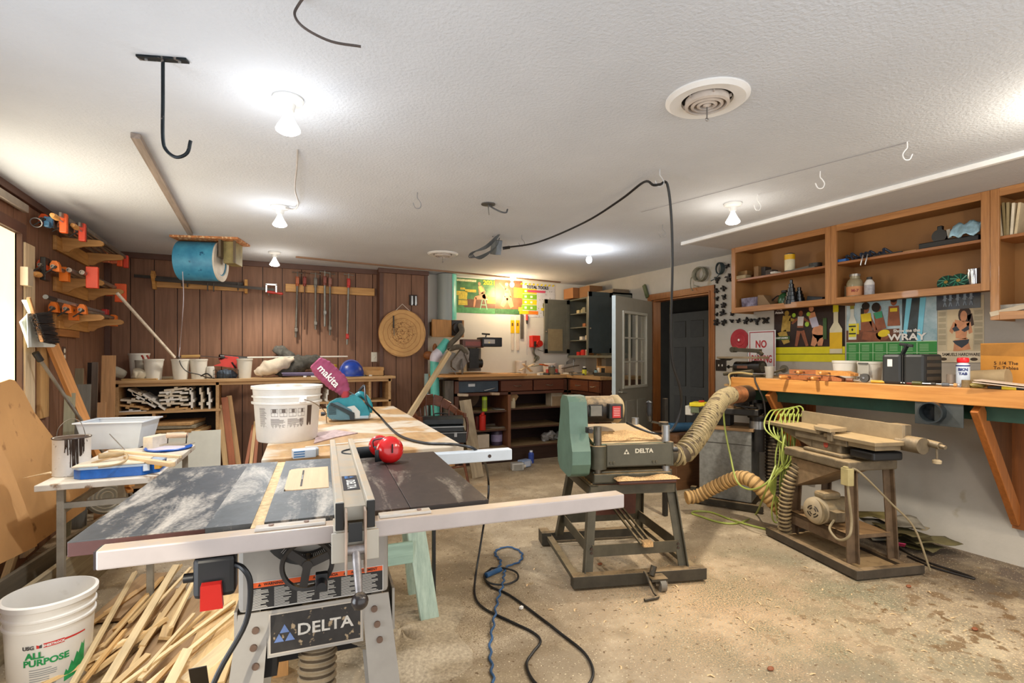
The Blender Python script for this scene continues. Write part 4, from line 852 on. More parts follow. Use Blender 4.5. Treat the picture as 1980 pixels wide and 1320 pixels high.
# stand
pan_l=B().prism([(-.0,0),(.02,0),(.02,0)],.1) 
st=B(); L0=.33; R0=.715
def quadleg(xa,xb,xc,xd,y0,y1,z0=0,z1=.70):
    b=B()
    for y in (y0,):
        b.prism([(xa,z1),(xb,z1),(xd,z0),(xc,z0)],.004,(0,y,0),(1,0,0),(0,0,1))
    return b
for sgn,(xa,xb,xc,xd) in ((-1,(.33,.405,.245,.35)),(1,(.64,.715,.70,.80))):
    for y0 in (.08,.52):
        b=quadleg(xa,xb,xc,xd,y0+(-.0 if y0<.2 else 0),0)
        ox=(xa,xc) if sgn<0 else (xb,xd)
        # side flange of the folded sheet leg
        s_=.09 if y0<.2 else -.09
        b.add([(ox[0],y0,.70),(ox[1],y0,0),(ox[1],y0+s_,0),(ox[0],y0+s_,.70)],[(0,1,2,3),(3,2,1,0)])
        sp('leg',b,bodym,bev=.0)
for y0 in (.078,.522):
    sp('stand_apron',B().b2((.40,y0-.002,.575),(.645,y0+.002,.70)),bodym)
for x0,x1 in ((.318,.325),(.728,.735)): sp('side_apron',B().b2((x0,.1,.58),(x1,.5,.70)),bodym)
b=B()
for x,z in ((.372,.655),(.367,.61),(.675,.66),(.683,.615),(.372,.56),(.69,.57)): b.cyl((x,.072,z),(x,.078,z),.009,n=12)
sp('bolt',b,mat('#6a5446',.6,.3,.3))
sp('name_plate',B().b2((.408,.0735,.587),(.637,.0765,.688)),mat('#2a2725',.5,0,.3,30,spots=(45,.6,'#a08a6c')))
sp('plate_rim',B().b2((.404,.0745,.583),(.641,.0772,.692)),paint('#b5aa9b',.5))
stext('DELTA',.043,(.545,.0728,.638),(1,0,0),(0,0,1),paint('#c9c2b6',.5,var=.25,scale=80),saw,bold=.0008,sx=1.12)
b=B()
for ox,oz in ((-.0135,0),(.0135,0),(0,.023)): b.prism([(-.012,-.011),(.012,-.011),(0,.011)],.0008,(.442+ox,.0727,.626+oz))
sp('triangle_mark',b,paint('#5a6f9c',.5,var=.2))
# hand wheel
hw=(.50,.03,.828); b=B().lathe([(.058,-.008),(.066,-.01),(.068,.0),(.066,.01),(.058,.008),(.055,0),(.058,-.008)],c=hw,axis=(0,1,0),n=40,cap=False)
sp('handwheel_rim',b,mat('#26211d',.5,0,.3,dust=.15))
b=B().cyl((.50,.02,.828),(.50,.08,.828),.013)
for a in (0,120,240): b.bar(hw,V(hw)+V((cos(R(a+20))*.06,0,sin(R(a+20))*.06)),.02,.012,up=(0,1,0))
sp('handwheel_spokes',b,mat('#26211d',.5,0,.3,dust=.15)); sp('wheel_knob',B().cyl((.535,.03,.788),(.535,-.03,.788),.014,.011).b2((.52,.0,.762),(.55,.02,.81)),blk,bev=.002)
arc=[(cos(R(a))*.115,sin(R(a))*.115) for a in range(215,330,8)]+[(cos(R(a))*.08,sin(R(a))*.08) for a in range(327,212,-8)]
sp('tilt_scale',B().prism(arc,.002,(.50,.0775,.925),(1,0,0),(0,0,1)),paint('#1e1c1a',.4))
b=B()
for a in range(228,320,3): b.bar((.5+cos(R(a))*.086,.076,.925+sin(R(a))*.086),(.5+cos(R(a))*.10,.076,.925+sin(R(a))*.10),.0009,.0006)
sp('scale_marks',b,whitep)
# motor shadow box and hoses under the saw
hosem=mat('#8a7c66',.7,0,.25,20,dust=.4,dc='#b8a080'); hosetan=mat('#b3956a',.7,0,.2,12,dust=.5,dc='#c9a878')
def hose(name,label,pts,r,m,ridge=.004,pitch=.022,k=14,parent=None,M=None,rc_='#463a2b'):
    b=B(); P=catmull(pts,k); L=sum((P[i+1]-P[i]).length for i in range(len(P)-1)); n=max(20,int(L/pitch*6))
    # resample evenly
    seg=[0]; 
    for i in range(len(P)-1): seg.append(seg[-1]+(P[i+1]-P[i]).length)
    Q=[]; j=0
    for i in range(n+1):
        s_=L*i/n
        while j<len(P)-2 and seg[j+1]<s_: j+=1
        f=(s_-seg[j])/max(1e-9,seg[j+1]-seg[j]); Q.append(P[j].lerp(P[j+1],f))
    b.tube(Q,r,n=22,k=0,rf=lambda L_,u:r+ridge*(1 if sin(L_/pitch*2*PI)>.35 else -.4))
    nr=len(Q)-1; step=L/nr
    for i in range(nr):
        if sin((i+.5)*step/pitch*2*PI)<-.45:
            for q in range(22): b.m[i*22+q]=1
    m=[m,mat(rc_,.8,0,.3,20)]
    if M: b.xf(M)
    return one(name,label,'hose',b,m) if parent is None else part(name,b,m,parent,world=True,label=label)
hose('dust_hose','grey brown corrugated dust hose hanging straight down under the table saw name plate',[(.53,.26,.66),(.525,.24,.5),(.52,.22,.35),(.52,.24,.2),(.56,.3,.10),(.66,.5,.06)],.052,hosem,M=SM)
hose('dust_hose','second corrugated dust hose curling away to the right behind the first under the table saw',[(.59,.34,.62),(.61,.38,.5),(.66,.46,.42),(.72,.6,.3),(.76,.8,.14),(.8,1.0,.06)],.05,hosem,M=SM)
sp('shadow_box',B().b2((.36,.12,.50),(.42,.48,.60)).b2((.35,.46,.35),(.70,.48,.70)),paint('#14110f',.7))  # near-black boxes standing in for the shade under the motor
# switch box
sw=SM@V((.295,-.01,.85)); t=thing('switch_box','black switch box with a red paddle hanging under the rail of the table saw','switch box',sw,SR)
part('box_body',B().box((0,0,0),(.09,.05,.10)),blk,t,bev=.012)
part('red_paddle',B().prism([(-.024,-.055),(.024,-.055),(.022,.012),(-.02,.012)],.014,(-.004,-.038,-.018),(1,0,0),(0,-.25,1)),paint('#b4221d',.4),t,bev=.002)
part('top_bracket',B().box((.0,.01,.065),(.08,.05,.03)),dk,t,bev=.003)
part('side_knob',B().cyl((-.045,-.005,.0),(-.066,-.005,.0),.011,n=14),blk,t)
one('saw_power_cable','black cable looping from the switch box down past the left leg of the table saw','cable',B().tube([SM@V(p) for p in ((.335,-.02,.872),(.36,-.05,.868),(.375,-.055,.83),(.365,-.055,.74),(.31,-.07,.64),(.265,-.09,.52),(.24,-.1,.38),(.2,-.1,.2),(.22,-.05,.03),(.4,-.0,.012),(.5,.2,.012))],.0065,n=8),blk)
# ================= outfeed table =================
OO=(0,2.345,0); OR=R(-3.9); t=thing('outfeed_table','long worn plywood work table standing behind the table saw','table',OO,OR); OM=wm(t); ot_=t
plym=mat('#cfa878',.6,0,.2,3.5,st=(4,1,1),spots=(3.2,.50,'#d9cfc0'),dust=.15,dc='#e0cdb0')
part('tabletop',B().b2((0,0,.922),(.865,2.04,.95)),mat('#b48a5a',.6,0,.3,3,st=(5,1,1),spots=(2.6,.48,'#cfc0aa'),dust=.1),t,bev=.004)
part('apron',B().b2((.03,.03,.85),(.83,.05,.922)).b2((.03,1.98,.85),(.83,2.0,.922)).b2((.03,.03,.85),(.05,2.0,.922)).b2((.81,.03,.85),(.83,2.0,.922)),wood('#a57a4b'),t)
for x,y in ((.07,.1),(.07,1.93),(.79,1.93)): part('leg',B().b2((x-.03,y-.03,0),(x+.03,y+.03,.85)),wood('#a57a4b',GZ),t)
part('leg',B().b2((.80,.35,0),(.815,.38,.85)),blk,t,label='thin black steel leg')
# pale green saw horse under the table
gm=wood('#9fb5a4',GZ,col2='#b7c9b6',rough=.7,var=.2); t=thing('saw_horse','pale green painted wooden saw horse standing under the front of the plywood work table','saw horse',(.45,2.78,0),R(-4))
part('top_beam',B().b2((-.42,-.045,.74),(.36,.045,.83)),wood('#9fb5a4',GX,rough=.7),t,bev=.003)
for sx,x0 in ((-1,-.36),(1,.25)):
    for sy in (-1,1): part('leg',B().bar((x0,sy*.03,.80),(x0+sx*.10,sy*.17,.004),.04,.095,up=(1,0,0)),gm,t,bev=.003)
    part('end_gusset',B().prism([(-.05,.74),(.05,.74),(.11,.45),(-.11,.45)],.02,(x0+sx*.035,0,0),(0,1,0),(0,0,1)),gm,t)
part('cross_brace',B().bar((-.36,.1,.3),(.3,.1,.5),.03,.08),wood('#b08a58'),t); part('stretcher',B().b2((-.40,-.14,.30),(.27,-.12,.41)),wood('#93ad9c',GX,rough=.7),t,bev=.003)
# sawdust drifts
sdm=mat('#c19c6c',.95,0,.35,90,bump=1.0,bs=160)
def mound(label,c,rx,ry,h,seed=1,m=None,rz=0,n=26,base=0):
    r=random.Random(seed); ph=[r.uniform(0,6) for _ in range(6)]
    def fn(u,v):
        a=v*2*PI; q=u; k=1+.18*sin(3*a+ph[0])+.1*sin(5*a+ph[1]); z=h*(1-q*q)**1.5*(1+.35*sin(q*9+a*2+ph[2])+.25*sin(a*7+ph[3]))
        return V((cos(a)*rx*q*k,sin(a)*ry*q*k,max(0,z)))
    b=B().grid(fn,10,n); M=MX.Translation(V(c)+V((0,0,base)))@MX.Rotation(rz,4,'Z'); return one('sawdust',label,'sawdust',b,m or sdm,M=M,kind='stuff')
mound('loose sawdust drift on the floor around the green saw horse leg',(.62,2.5,.001),.35,.4,.03,2,mat('#a8987f',.95,0,.35,70,bump=1,bs=120))
# ---- things on the outfeed table ----
OZ=.9505
bc=W(556,848,z=OZ); bc.z=OZ; t=thing('paste_bucket','squat white plastic bucket with printed instructions and a wire handle on the plywood table','bucket',bc)
wb=paint('#dcd6cb',.4,var=.08,spots=(6,.64,'#b8ab98'))
br=lambda z:.140+.022*z/.27
part('bucket_body',B().lathe([(.138,0),(.143,.01),(br(.185),.185),(br(.19)+.011,.188),(br(.2)+.011,.196),(br(.2),.199),(br(.215),.218),(br(.22)+.008,.221),(br(.22)+.008,.226),(br(.226),.23),(br(.262),.258),(br(.27)+.007,.261),(br(.27)+.007,.274),(br(.27)-.002,.275),(br(.25)-.004,.26),(.138,.08),(.0001,.08)],n=56),wb,t)
ca=math.atan2(-bc.y,-bc.x); pr=paint('#6b6058',.6,var=.2); b=B(); rr=random.Random(9)
def arcpatch(b,a0,a1,z0,z1,c,off=.0012,m=0,n=8):
    vs=[];
    for i in range(n+1):
        a=a0+(a1-a0)*i/n
        for z in (z0,z1): r=br(z)+off; vs.append(V(c)+V((cos(a)*r,sin(a)*r,z)))
    b.add(vs,[(2*i,2*i+2,2*i+3,2*i+1) for i in range(n)],m,True)
cc=V((0,0,0))
for col in range(2):
    for r_ in range(19):
        a=ca-.52+col*.52; arcpatch(b,a,a+(.46 if r_%5 else .3)*rr.uniform(.85,1),.118-r_*.0048-.0012,.118-r_*.0048+.0012,cc,n=6)
for r_ in range(26): arcpatch(b,ca-.95,ca-.95+.3*rr.uniform(.7,1),.17-r_*.0055-.0013,.17-r_*.0055+.001,cc,n=4)
for i in range(4):
    a=ca-.5+i*.27
    for q in (0,.12,.22): arcpatch(b,a+q*.95,a+q*.95+.008,.13,.168,cc,n=1)
    for z in (.13,.148,.166): arcpatch(b,a,a+.22,z,z+.0018,cc,n=4)
    arcpatch(b,a+.04+i*.02,a+.17,.15,.166,cc,n=3)
for k in range(7): arcpatch(b,ca+.37,ca+.5,.115-k*.006,.119-k*.006,cc,n=2)
part('printing',b,pr,t); b=B(); arcpatch(b,ca+.62,ca+.80,.03,.18,cc,off=.0011); part('dark_panel',b,paint('#4a3a30',.5,var=.3),t)
bend_text('13.7 L',.017,t,bc,lambda z:br(z-0) ,ca+.25,.03,pr) if 0 else None
part('handle_lug',B().box((cos(ca+.42)*(.168),sin(ca+.42)*.168,.212),(.03,.03,.03),rot=ca+.42),paint('#efece6',.4),t,bev=.004)
a=ca+.42; part('wire_handle',B().tube([(cos(a)*.185,sin(a)*.185,.212),(cos(a+.25)*.20,sin(a+.25)*.20,.19),(cos(a+.6)*.205,sin(a+.6)*.205,.14),(cos(a+.75)*.2,sin(a+.75)*.2,.08)],.0025,n=6),metal('#8c7c66'),t)
# belt sander
teal=paint('#1f7f8a',.35,var=.2,scale=18); sc_=W(672,812,z=OZ); sc_.z=OZ
t=thing('belt_sander','teal belt sander with a pink dust bag standing on the plywood table','sander',sc_,R(-6))
part('base_plate',B().b2((-.10,-.06,.012),(.13,.06,.03)),paint('#9fb3bb',.4),t,bev=.004)
part('sanding_belt',B().prism([(cos(a)*.026-.085,sin(a)*.026+.028) for a in [R(q) for q in range(90,271,20)]]+[(cos(a)*.026+.12,sin(a)*.026+.028) for a in [R(q) for q in range(-90,91,20)]],.08,(0,.01,0),(1,0,0),(0,0,1)),paint('#a09484',.8,var=.2),t)
body=[(-.125,.03),(-.13,.085),(-.11,.12),(-.07,.142),(.0,.15),(.03,.165),(.06,.16),(.09,.135),(.125,.085),(.14,.045),(.13,.022),(.06,.02),(-.05,.02)]
part('motor_housing',B().prism(body,.095,(0,.012,0),(1,0,0),(0,0,1)),teal,t,bev=.018)
part('belt_guard',B().prism([(-.118,.025),(-.128,.08),(-.11,.122),(-.06,.125),(.02,.075),(.04,.04),(.03,.012),(-.05,.012)],.03,(0,-.06,0),(1,0,0),(0,0,1)),paint('#4d6f78',.5,var=.25),t,bev=.006)
part('black_bar',B().prism([(-.112,.118),(-.098,.124),(.04,.055),(.04,.012),(.012,.012),(.008,.045)],.012,(0,-.078,0),(1,0,0),(0,0,1)),paint('#1e2a2e',.5),t,bev=.002)
part('white_dust_band',B().prism([(-.02,.09),(.04,.1),(.075,.06),(.075,.018),(.04,.018),(.03,.055)],.01,(0,-.056,0),(1,0,0),(0,0,1)),paint('#c9c9bf',.7),t,bev=.003)
b=B()
for k in range(7): b.b2((-.118,-.077,.05+k*.009),(-.072,-.0755,.054+k*.009))
part('vents',b,paint('#12292e'),t)
part('rear_handle',B().tube([(.055,0,.155),(.085,.0,.17),(.12,0,.14),(.142,0,.09),(.138,0,.045)],.019,n=12),teal,t)
part('front_knob',B().cyl((-.14,-.03,.05),(-.165,-.03,.05),.013,n=14).cyl((-.13,-.03,.05),(-.142,-.03,.05),.006),blk,t)
part('cord_strain_relief',B().tube([(.06,.02,.165),(.085,.02,.2),(.11,.02,.225)],.0105,n=8),blk,t)
rd=paint('#a8363a',.7,var=.2); part('bag_collar',B().cyl((-.01,.02,.14),(-.02,.02,.19),.022,.03,n=16),rd,t)
bagb=B(); P=[V((-.015,.02,.18)),V((-.05,.02,.235)),V((-.10,.02,.285)),V((-.155,.02,.34)),V((-.20,.02,.385))]
bagb.tube(P,.05,n=22,k=8,rf=lambda L,u:(.036+.03*min(1,u*3.2)-.02*max(0,u-.75)*4+.0022*sin(u*60))*(1 if u<.97 else .8))
for v in bagb.v: v.y=.02+(v.y-.02)*.62+.004*sin(v.z*90)
part('dust_bag',bagb,mat('#8f3f5c',.85,0,.15,25,bump=.4),t)
d_=(P[4]-P[0]).normalized(); nrm=V((0,-1,0)); up_=d_.cross(nrm)*-1
dn=V((.66,0,-.75)); text('makita',.064,wm(t)@V((-.118,-.0245,.292)),wm(t).to_3x3()@dn,wm(t).to_3x3()@V((.75,0,.66)),whitep,t,bold=.0012)
part('bag_rod',B().cyl((.0,.03,.19),(.11,.03,.13),.003,n=6),steel,t)
cS=wm(t)
P=[cS@V((.11,.02,.225)),W(708,775,z=1.08),W(722,792,z=1.02),W(736,806,z=.963),W(750,822,z=.958),W(775,843,z=.958),W(820,856,z=.958),W(868,858,z=.958),W(893,861,z=.962),W(918,868,z=.95),W(936,890,z=.86),W(944,925,z=.62)]
P+= [W(944,960,z=.5),W(936,1010,z=.3),W(928,1060,z=.14),W(920,1110,z=.008),W(918,1150,z=.008),W(935,1175,z=.008),W(985,1200,z=.008),W(1030,1222,z=.008),W(1045,1240,z=.008),W(1030,1262,z=.008),W(1018,1285,z=.008),W(1035,1320,z=.008),W(1080,1345,z=.008),W(1130,1330,z=.008),W(1147,1300,z=.008),W(1130,1262,z=.008),W(1085,1225,z=.008),W(1040,1190,z=.008),W(985,1150,z=.008),W(948,1133,z=.009),W(938,1115,z=.008),W(950,1098,z=.008)]
b=B().tube(P,.0065,n=8,k=5)
b.tube([W(950,1098,z=.009),W(975,1098,z=.02),W(998,1106,z=.02),W(1000,1120,z=.022),W(975,1130,z=.022),W(945,1126,z=.022),W(936,1112,z=.02),W(948,1100,z=.012)],.006,n=8)
one('sander_cord','black cord of the belt sander crossing the table and looping on the concrete floor','cord',b,blk)
# blue cord on the floor
b=B(); Pb=catmull([W(962,1102,z=.012),W(968,1085,z=.01),W(958,1072,z=.01),W(962,1062,z=.01),W(985,1057,z=.01),W(1008,1068,z=.01),W(1005,1085,z=.01),W(980,1095,z=.014),W(975,1108,z=.012),W(972,1130,z=.03),W(962,1160,z=.008),W(955,1200,z=.02),W(948,1250,z=.008),W(952,1300,z=.008),W(958,1350,z=.008)],10)
pert=[p+RT*.006*sin(i*1.25) for i,p in enumerate(Pb)]; b.tube(pert,.006,n=7,k=0); b.cyl(W(940,1112,z=.018),W(968,1100,z=.018),.016,n=12)
one('blue_extension_cord','twisted blue extension cord with a plug on the concrete floor','cord',b,paint('#2a5078',.5,var=.3))
one('cable_clip','tiny white tag taped around the black cord on the floor','tag',B().box(W(1008,1174,z=.012),(.02,.014,.012),rot=.5),whitep)
# ear defenders
ec=W(737,884,z=TZ); ec.z=TZ; t=thing('ear_defenders','red cupped ear defenders with a wide black headband on the table saw','ear defenders',ec)
redg=paint('#cf1d1f',.2,var=.05,coat=.4)
c1=W(754,869,t=2.0); ax=(V((0,0,CH))-c1).normalized(); ax=(ax+V((.25,0,.1))).normalized()
part('ear_cup',B().lathe([(.0001,.03),(.026,.028),(.043,.02),(.052,.006),(.052,-.008),(.044,-.012)],c=c1,axis=ax,n=32),redg,t,world=True)
part('cup_pad',B().lathe([(.036,-.008),(.038,-.022),(.02,-.026),(.0001,-.026)],c=c1,axis=ax,n=24),blk,t,world=True)
c2=c1+V((-.02,.10,-.0)); part('ear_cup',B().lathe([(.0001,-.036),(.02,-.035),(.036,-.026),(.043,-.010),(.043,.006),(.038,.01)],c=c2,axis=ax,n=24),redg,t,world=True)
part('cup_mark',B().box(c1+ax*.0365,(.006,.002,.034),rot=ang*0),paint('#3a0a0c'),t,world=True)
def band(u,v):
    a=R(-70)+u*R(320); cxy=W(705,885,z=TZ+.02); r=.068; p=V((cxy.x+cos(a)*r*1.25,cxy.y+sin(a)*r*.9,0)); return V((p.x,p.y,TZ+.004+v*.045+.008*(1-u)))
part('headband',B().grid(band,36,1),paint('#1d2226',.6),t,world=True,sol=.004)
part('wire_yoke',B().tube([W(722,864,t=2.0),W(722,852,t=2.0),W(735,848,t=2.0),W(750,846,t=2.0)],.0025,n=6).tube([W(740,884,t=2.0),W(748,896,t=1.98),W(757,890,t=1.98)],.0025,n=6),dk,t,world=True)
# small white package and paper on the ply table
pk=W(588,884,z=OZ); pk.z=OZ
t=thing('white_package','small white and blue printed pack at the front edge of the plywood table','package',pk,R(4))
part('pack_body',B().b2((-.045,-.02,0),(.045,.03,.035)),paint('#cfd5dc',.35),t,bev=.003)
b=B()
for k in range(3): b.b2((-.042,-.0212,.006+k*.01),(.0,-.0204,.011+k*.01))
part('blue_print',b,paint('#4f7fb0',.5),t)
part('silver_tray',B().b2((.0,.0,.001),(.06,.035,.036)),paint('#b6b8bb',.3),t,bev=.006)
pm=mat('#b59a94',.7,0,.35,40); b=B(); q=[W(607,858,z=OZ),W(650,846,z=OZ),W(692,838,z=OZ),W(648,832,z=OZ),W(612,838,z=OZ)]
b.face([p+V((0,0,.004)) for p in q]).face([p+V((0,0,.001)) for p in q][::-1])
one('crumpled_paper','wrinkled reddish and white paper lying under the belt sander','paper',b,pm,sol=.002)
stick('thin_lath','thin white lath lying across the front of the plywood table','lath',W(590,864,z=OZ+.004),W(745,849,z=OZ+.004),.006,.004,whitep)
# ================= white table at the left and its clutter =================
WZ=.72; t=thing('folding_table','small paint stained white table with grey legs by the left wall','table',(-1.03,3.38,0),R(-4)); WT=wm(t)
part('tabletop',B().b2((0,0,WZ-.032),(.52,1.08,WZ)),mat('#cfc6b8',.6,0,.12,6,spots=(12,.6,'#8a6f55')),t,bev=.004)
lgm=paint('#8d8678',.5,var=.25)
for x,y in ((.09,.06),(.09,1.0),(.47,1.0),(.47,.1)): part('leg',B().b2((x-.016,y-.016,0),(x+.016,y+.016,WZ-.032)),lgm,t,bev=.003)
part('cross_bar',B().b2((.09,.05,.58),(.47,.07,.61)).b2((.08,.06,.55),(.1,1.0,.58)),lgm,t)
def on(px,py,z=WZ): p=W(px,py,z=z); p.z=z+.0006; return p
# paint can
c=on(139,916); t=thing('paint_can','white metal paint can with dark brown paint dripping down its side','paint can',c)
part('can_body',B().lathe([(.083,0),(.085,.004),(.083,.008),(.083,.195),(.085,.198),(.085,.206),(.076,.206),(.074,.198),(.0001,.197)],n=44),mat('#cdc8c2',.4,0,.12,8,spots=(30,.66,'#8f8982')),t)
part('paint_surface',B().cyl((0,0,.2),(0,0,.202),.073,n=32),paint('#a8a49c',.5),t)
rr=random.Random(4); b=B(); ca=math.atan2(-c.y,-c.x)
for i in range(34):
    a=ca+rr.gauss(.1,.42); L=rr.uniform(.03,.1)*(1.6 if abs(a-ca-.12)<.22 else 1); L=min(L,.185); b.tube([(cos(a)*.0845,sin(a)*.0845,.203),(cos(a+rr.uniform(-.03,.03))*.0845,sin(a)*.0845,.203-L*.5),(cos(a+rr.uniform(-.04,.04))*.0845,sin(a)*.0845,.203-L)],rr.uniform(.0016,.0036),n=6,k=3)
part('paint_drips',b,paint('#2b1d17',.3),t)
part('rim',B().lathe([(.086,.2),(.088,.204),(.086,.208),(.082,.206)],n=44),paint('#3b302b',.4,var=.4),t)
ux=RT; 
part('wire_handle',B().tube([RT*-.087+V((0,0,.18)),RT*-.075+V((0,.0,.25)),RT*-.02+V((0,.02,.30)),RT*.05+V((0,0,.285)),RT*.085+V((0,0,.18))],.002,n=6),metal('#6c6863'),t)
# clear storage bin
clear=mat('#dfe8f2',.25,alpha=.62,var=.03); c=on(232,862); t=thing('storage_bin','clear plastic storage bin with a rim and white rubbish inside on the white table','bin',c,R(-12))
def tray(w0,d0,w1,d1,h,th=.004):
    b=B(); A=[(-w0/2,-d0/2),(w0/2,-d0/2),(w0/2,d0/2),(-w0/2,d0/2)]; Bq=[(-w1/2,-d1/2),(w1/2,-d1/2),(w1/2,d1/2),(-w1/2,d1/2)]
    vs=[(x,y,0) for x,y in A]+[(x,y,h) for x,y in Bq]; b.add(vs,[(3,2,1,0)]+[(i,(i+1)%4,4+(i+1)%4,4+i) for i in range(4)])
    return b
part('bin_body',tray(.32,.24,.40,.30,.19),clear,t,sol=.003)
b=B()
for s in (-1,1): b.b2((-.215,s*.155-.012,.182),(.215,s*.155+.012,.192)).b2((s*.205-.012,-.16,.182),(s*.205+.012,.16,.192))
part('rim',b,mat('#e6eef8',.25,alpha=.8,var=.02),t,bev=.003)
cr=random.Random(8); b=B()
for i in range(7): b.sph((cr.uniform(-.1,.1),cr.uniform(-.06,.06),.02+.02*cr.random()),(.05,.04,.025),n=10,k=6)
b.jit(.005,3); one('rubbish_heap','white crumpled scraps lying in the clear storage bin','scraps',b.xf(wm(t)),paint('#d8d6d3',.7),kind='stuff')
# blue organiser
c=on(232,916); c.x-=.0; oc=V((-.70,3.55,WZ+.0006)); t=thing('organiser_case','blue clear lidded organiser case under a thin board on the white table','case',oc,R(-4))
oct_=[(-.19,-.09),(-.15,-.125),(.12,-.125),(.19,-.06),(.19,.1),(-.19,.12)]
part('case_body',B().prism(oct_,.05,(0,0,.026),(1,0,0),(0,1,0)),mat('#1d5dae',.3,0,.25,18),t,bev=.004)
part('clear_lid',B().prism([(x*1.03,y*1.03) for x,y in oct_],.01,(0,0,.056),(1,0,0),(0,1,0)),mat('#b9cbe0',.25,alpha=.8,var=.05),t,bev=.003)
for x in (.12,): part('latch',B().box((x+.02,-.118,.04),(.03,.012,.035),rot=.5),mat('#d5dde6',.3),t,bev=.002)
part('yellow_latch',B().box((.18,-.02,.035),(.03,.12,.03)),paint('#d99a24',.4),t,bev=.003)
one('thin_board','thin pale board lying on the blue organiser case','board',B().b2((-.19,-.12,0),(.13,.1,.006)),wood('#d3c4ad'),M=MX.Translation(oc+V((0,0,.063)))@MX.Rotation(R(-4),4,'Z'))
zt=WZ+.072
def rod3(label,name,cat,a,b_,r0,r1,m,**k): return one(name,label,cat,B().cyl(a,b_,r0,r1,n=14,**k),m)
t=thing('plastering_float','wooden handled trowel lying on the thin board over the organiser case','trowel',W(215,885,z=zt+.02))
part('wooden_handle',B().cyl(W(191,882,z=zt+.03),W(240,876,z=zt+.03),.016,.013,n=14),wood('#a98f66'),t,world=True,bev=.002)
part('curved_tang',B().tube([W(240,876,z=zt+.03),W(246,880,z=zt+.03),W(243,890,z=zt+.01),W(225,898,z=zt+.004),W(190,903,z=zt+.004)],.006,n=7),metal('#a28c6a',.5,mt=.3),t,world=True)
stick('square_strip','pale square wood strip lying highest across the white table toward the saw','strip',W(212,872,z=zt+.03),W(349,883,z=zt+.02),.02,.016,wood('#dcc39c'))
stick('square_strip','pale square wood strip lying under the other one on the white table','strip',W(244,885,z=zt),W(334,898,z=zt),.03,.022,wood('#d0b28a'))
stick('square_strip','tan strip poking out left of the trowel on the white table','strip',W(182,895,z=zt-.004),W(230,880,z=zt-.004),.03,.01,wood('#b4946b'))
one('metal_rod','thin grey metal rod leaning out of the clutter in front of the clear bin','rod',B().cyl(W(241,869,z=zt+.01),W(212,839,t=3.3),.003,n=8),steel)
c=on(326,868); t=thing('plastic_cover','round blue plastic lid with dried white plaster behind the wood strips','lid',c)
part('lid_dish',B().lathe([(.0001,0),(.13,0),(.145,.012),(.14,.018),(.125,.008),(.0001,.006)],n=40),mat('#1c58b8',.35,0,.2),t); part('dried_plaster',B().lathe([(.0001,.011),(.11,.010),(.112,.007)],c=(-.012,0,0),n=24),paint('#bfb8c8',.8,var=.15),t)
one('wood_block','white painted wood block standing right of the clear bin','block',B().box((0,0,.045),(.07,.16,.09)),mat('#d5c9b5',.7,0,.15,20),M=MX.Translation(on(302,866)+V((0,0,.0)))@MX.Rotation(R(-28),4,'Z'),bev=.003)
fc=W(343,845,z=.85); t=thing('float_handle','round pale wooden float handle on a wire frame behind the blue lid','trowel',fc)
part('wooden_handle',B().cyl(W(323,842,z=.86),W(362,841,z=.86),.017,.017,n=16),wood('#c8ab93'),t,world=True,bev=.003)
part('wire_frame',B().bar(W(325,842,z=.86),W(324,857,z=.80),.006,.01).bar(W(361,842,z=.86),W(360,857,z=.80),.006,.01),dk,t,world=True)
part('blade',B().bar(W(318,858,z=.80),W(368,858,z=.80),.1,.004,up=(0,0,1)),paint('#9a9184',.5),t,world=True)
one('white_splinter','long pale splinter of wood poking out left of the paint can','splinter',B().cyl(W(44,924,t=2.7),W(98,913,t=2.7),.001,.006,n=6),wood('#dcc39c'))
# things under the white table
b=B().lathe([(.10,0),(.11,.01),(.11,.05),(.0001,.055)],n=32); fcn=W(207,960,t=3.9)
t=thing('round_grille','round grey fan grille lying under the white table','grille',fcn)
n_=(V((0,0,CH))-fcn).normalized()
part('housing',B().lathe([(.0001,-.05),(.12,-.05),(.13,0),(.11,.012)],axis=n_,n=32),paint('#8e8c80',.5,var=.2),t)
for r_ in (.03,.055,.08,.105): part('grille_ring',B().lathe([(r_,.012),(r_+.006,.018),(r_+.012,.012)],axis=n_,n=32,cap=False),paint('#bdb9aa',.5),t)
for i,(a,b_) in enumerate((((208,930),(230,968)),((235,928),(252,950)),((215,940),(255,938)))): stick('wood_offcut','orange tan offcut lying under the white table','offcut',W(*a,t=4.1),W(*b_,t=3.95),.04,.02,wood('#c48a4e'),'orange offcuts under the white table')
# ================= joint compound bucket =================
bc=W(98,1143,z=.37); bc.z=0; t=thing('compound_bucket','tall white plastic bucket with green and red printing at the bottom left corner','bucket',bc)
br2=lambda z:.134+.018*z/.36
part('bucket_body',B().lathe([(.130,.001),(.135,.008),(br2(.26),.26),(br2(.27)+.006,.264),(br2(.27)+.006,.272),(br2(.28),.276),(br2(.305),.30),(br2(.31)+.006,.304),(br2(.31)+.006,.312),(br2(.32),.316),(br2(.34),.345),(br2(.35)+.009,.348),(br2(.35)+.010,.368),(br2(.36)-.002,.372),(br2(.35)-.004,.34),(.133,.02),(.0001,.02)],n=64),mat('#e4dfd6',.35,0,.05,5,spots=(5,.66,'#c9c0b2')),t)
ca=math.atan2(-bc.y,-bc.x)+.0; rf=br2; grn=paint('#1d8a4a',.5); redt=paint('#c9302c',.5); gry=paint('#4a4a4c',.5)
def bt_(s,size,da,z,m,**k): return bend_text(s,size,t,bc,.147 if z>.15 else .141,ca+da,z,m,**k)
bt_('USG',.02,-.47,.206,gry,bold=.0008); bt_('ALL',.035,-.34,.172,grn,bold=.0012); bt_('PURPOSE',.035,-.10,.140,grn,bold=.0012)
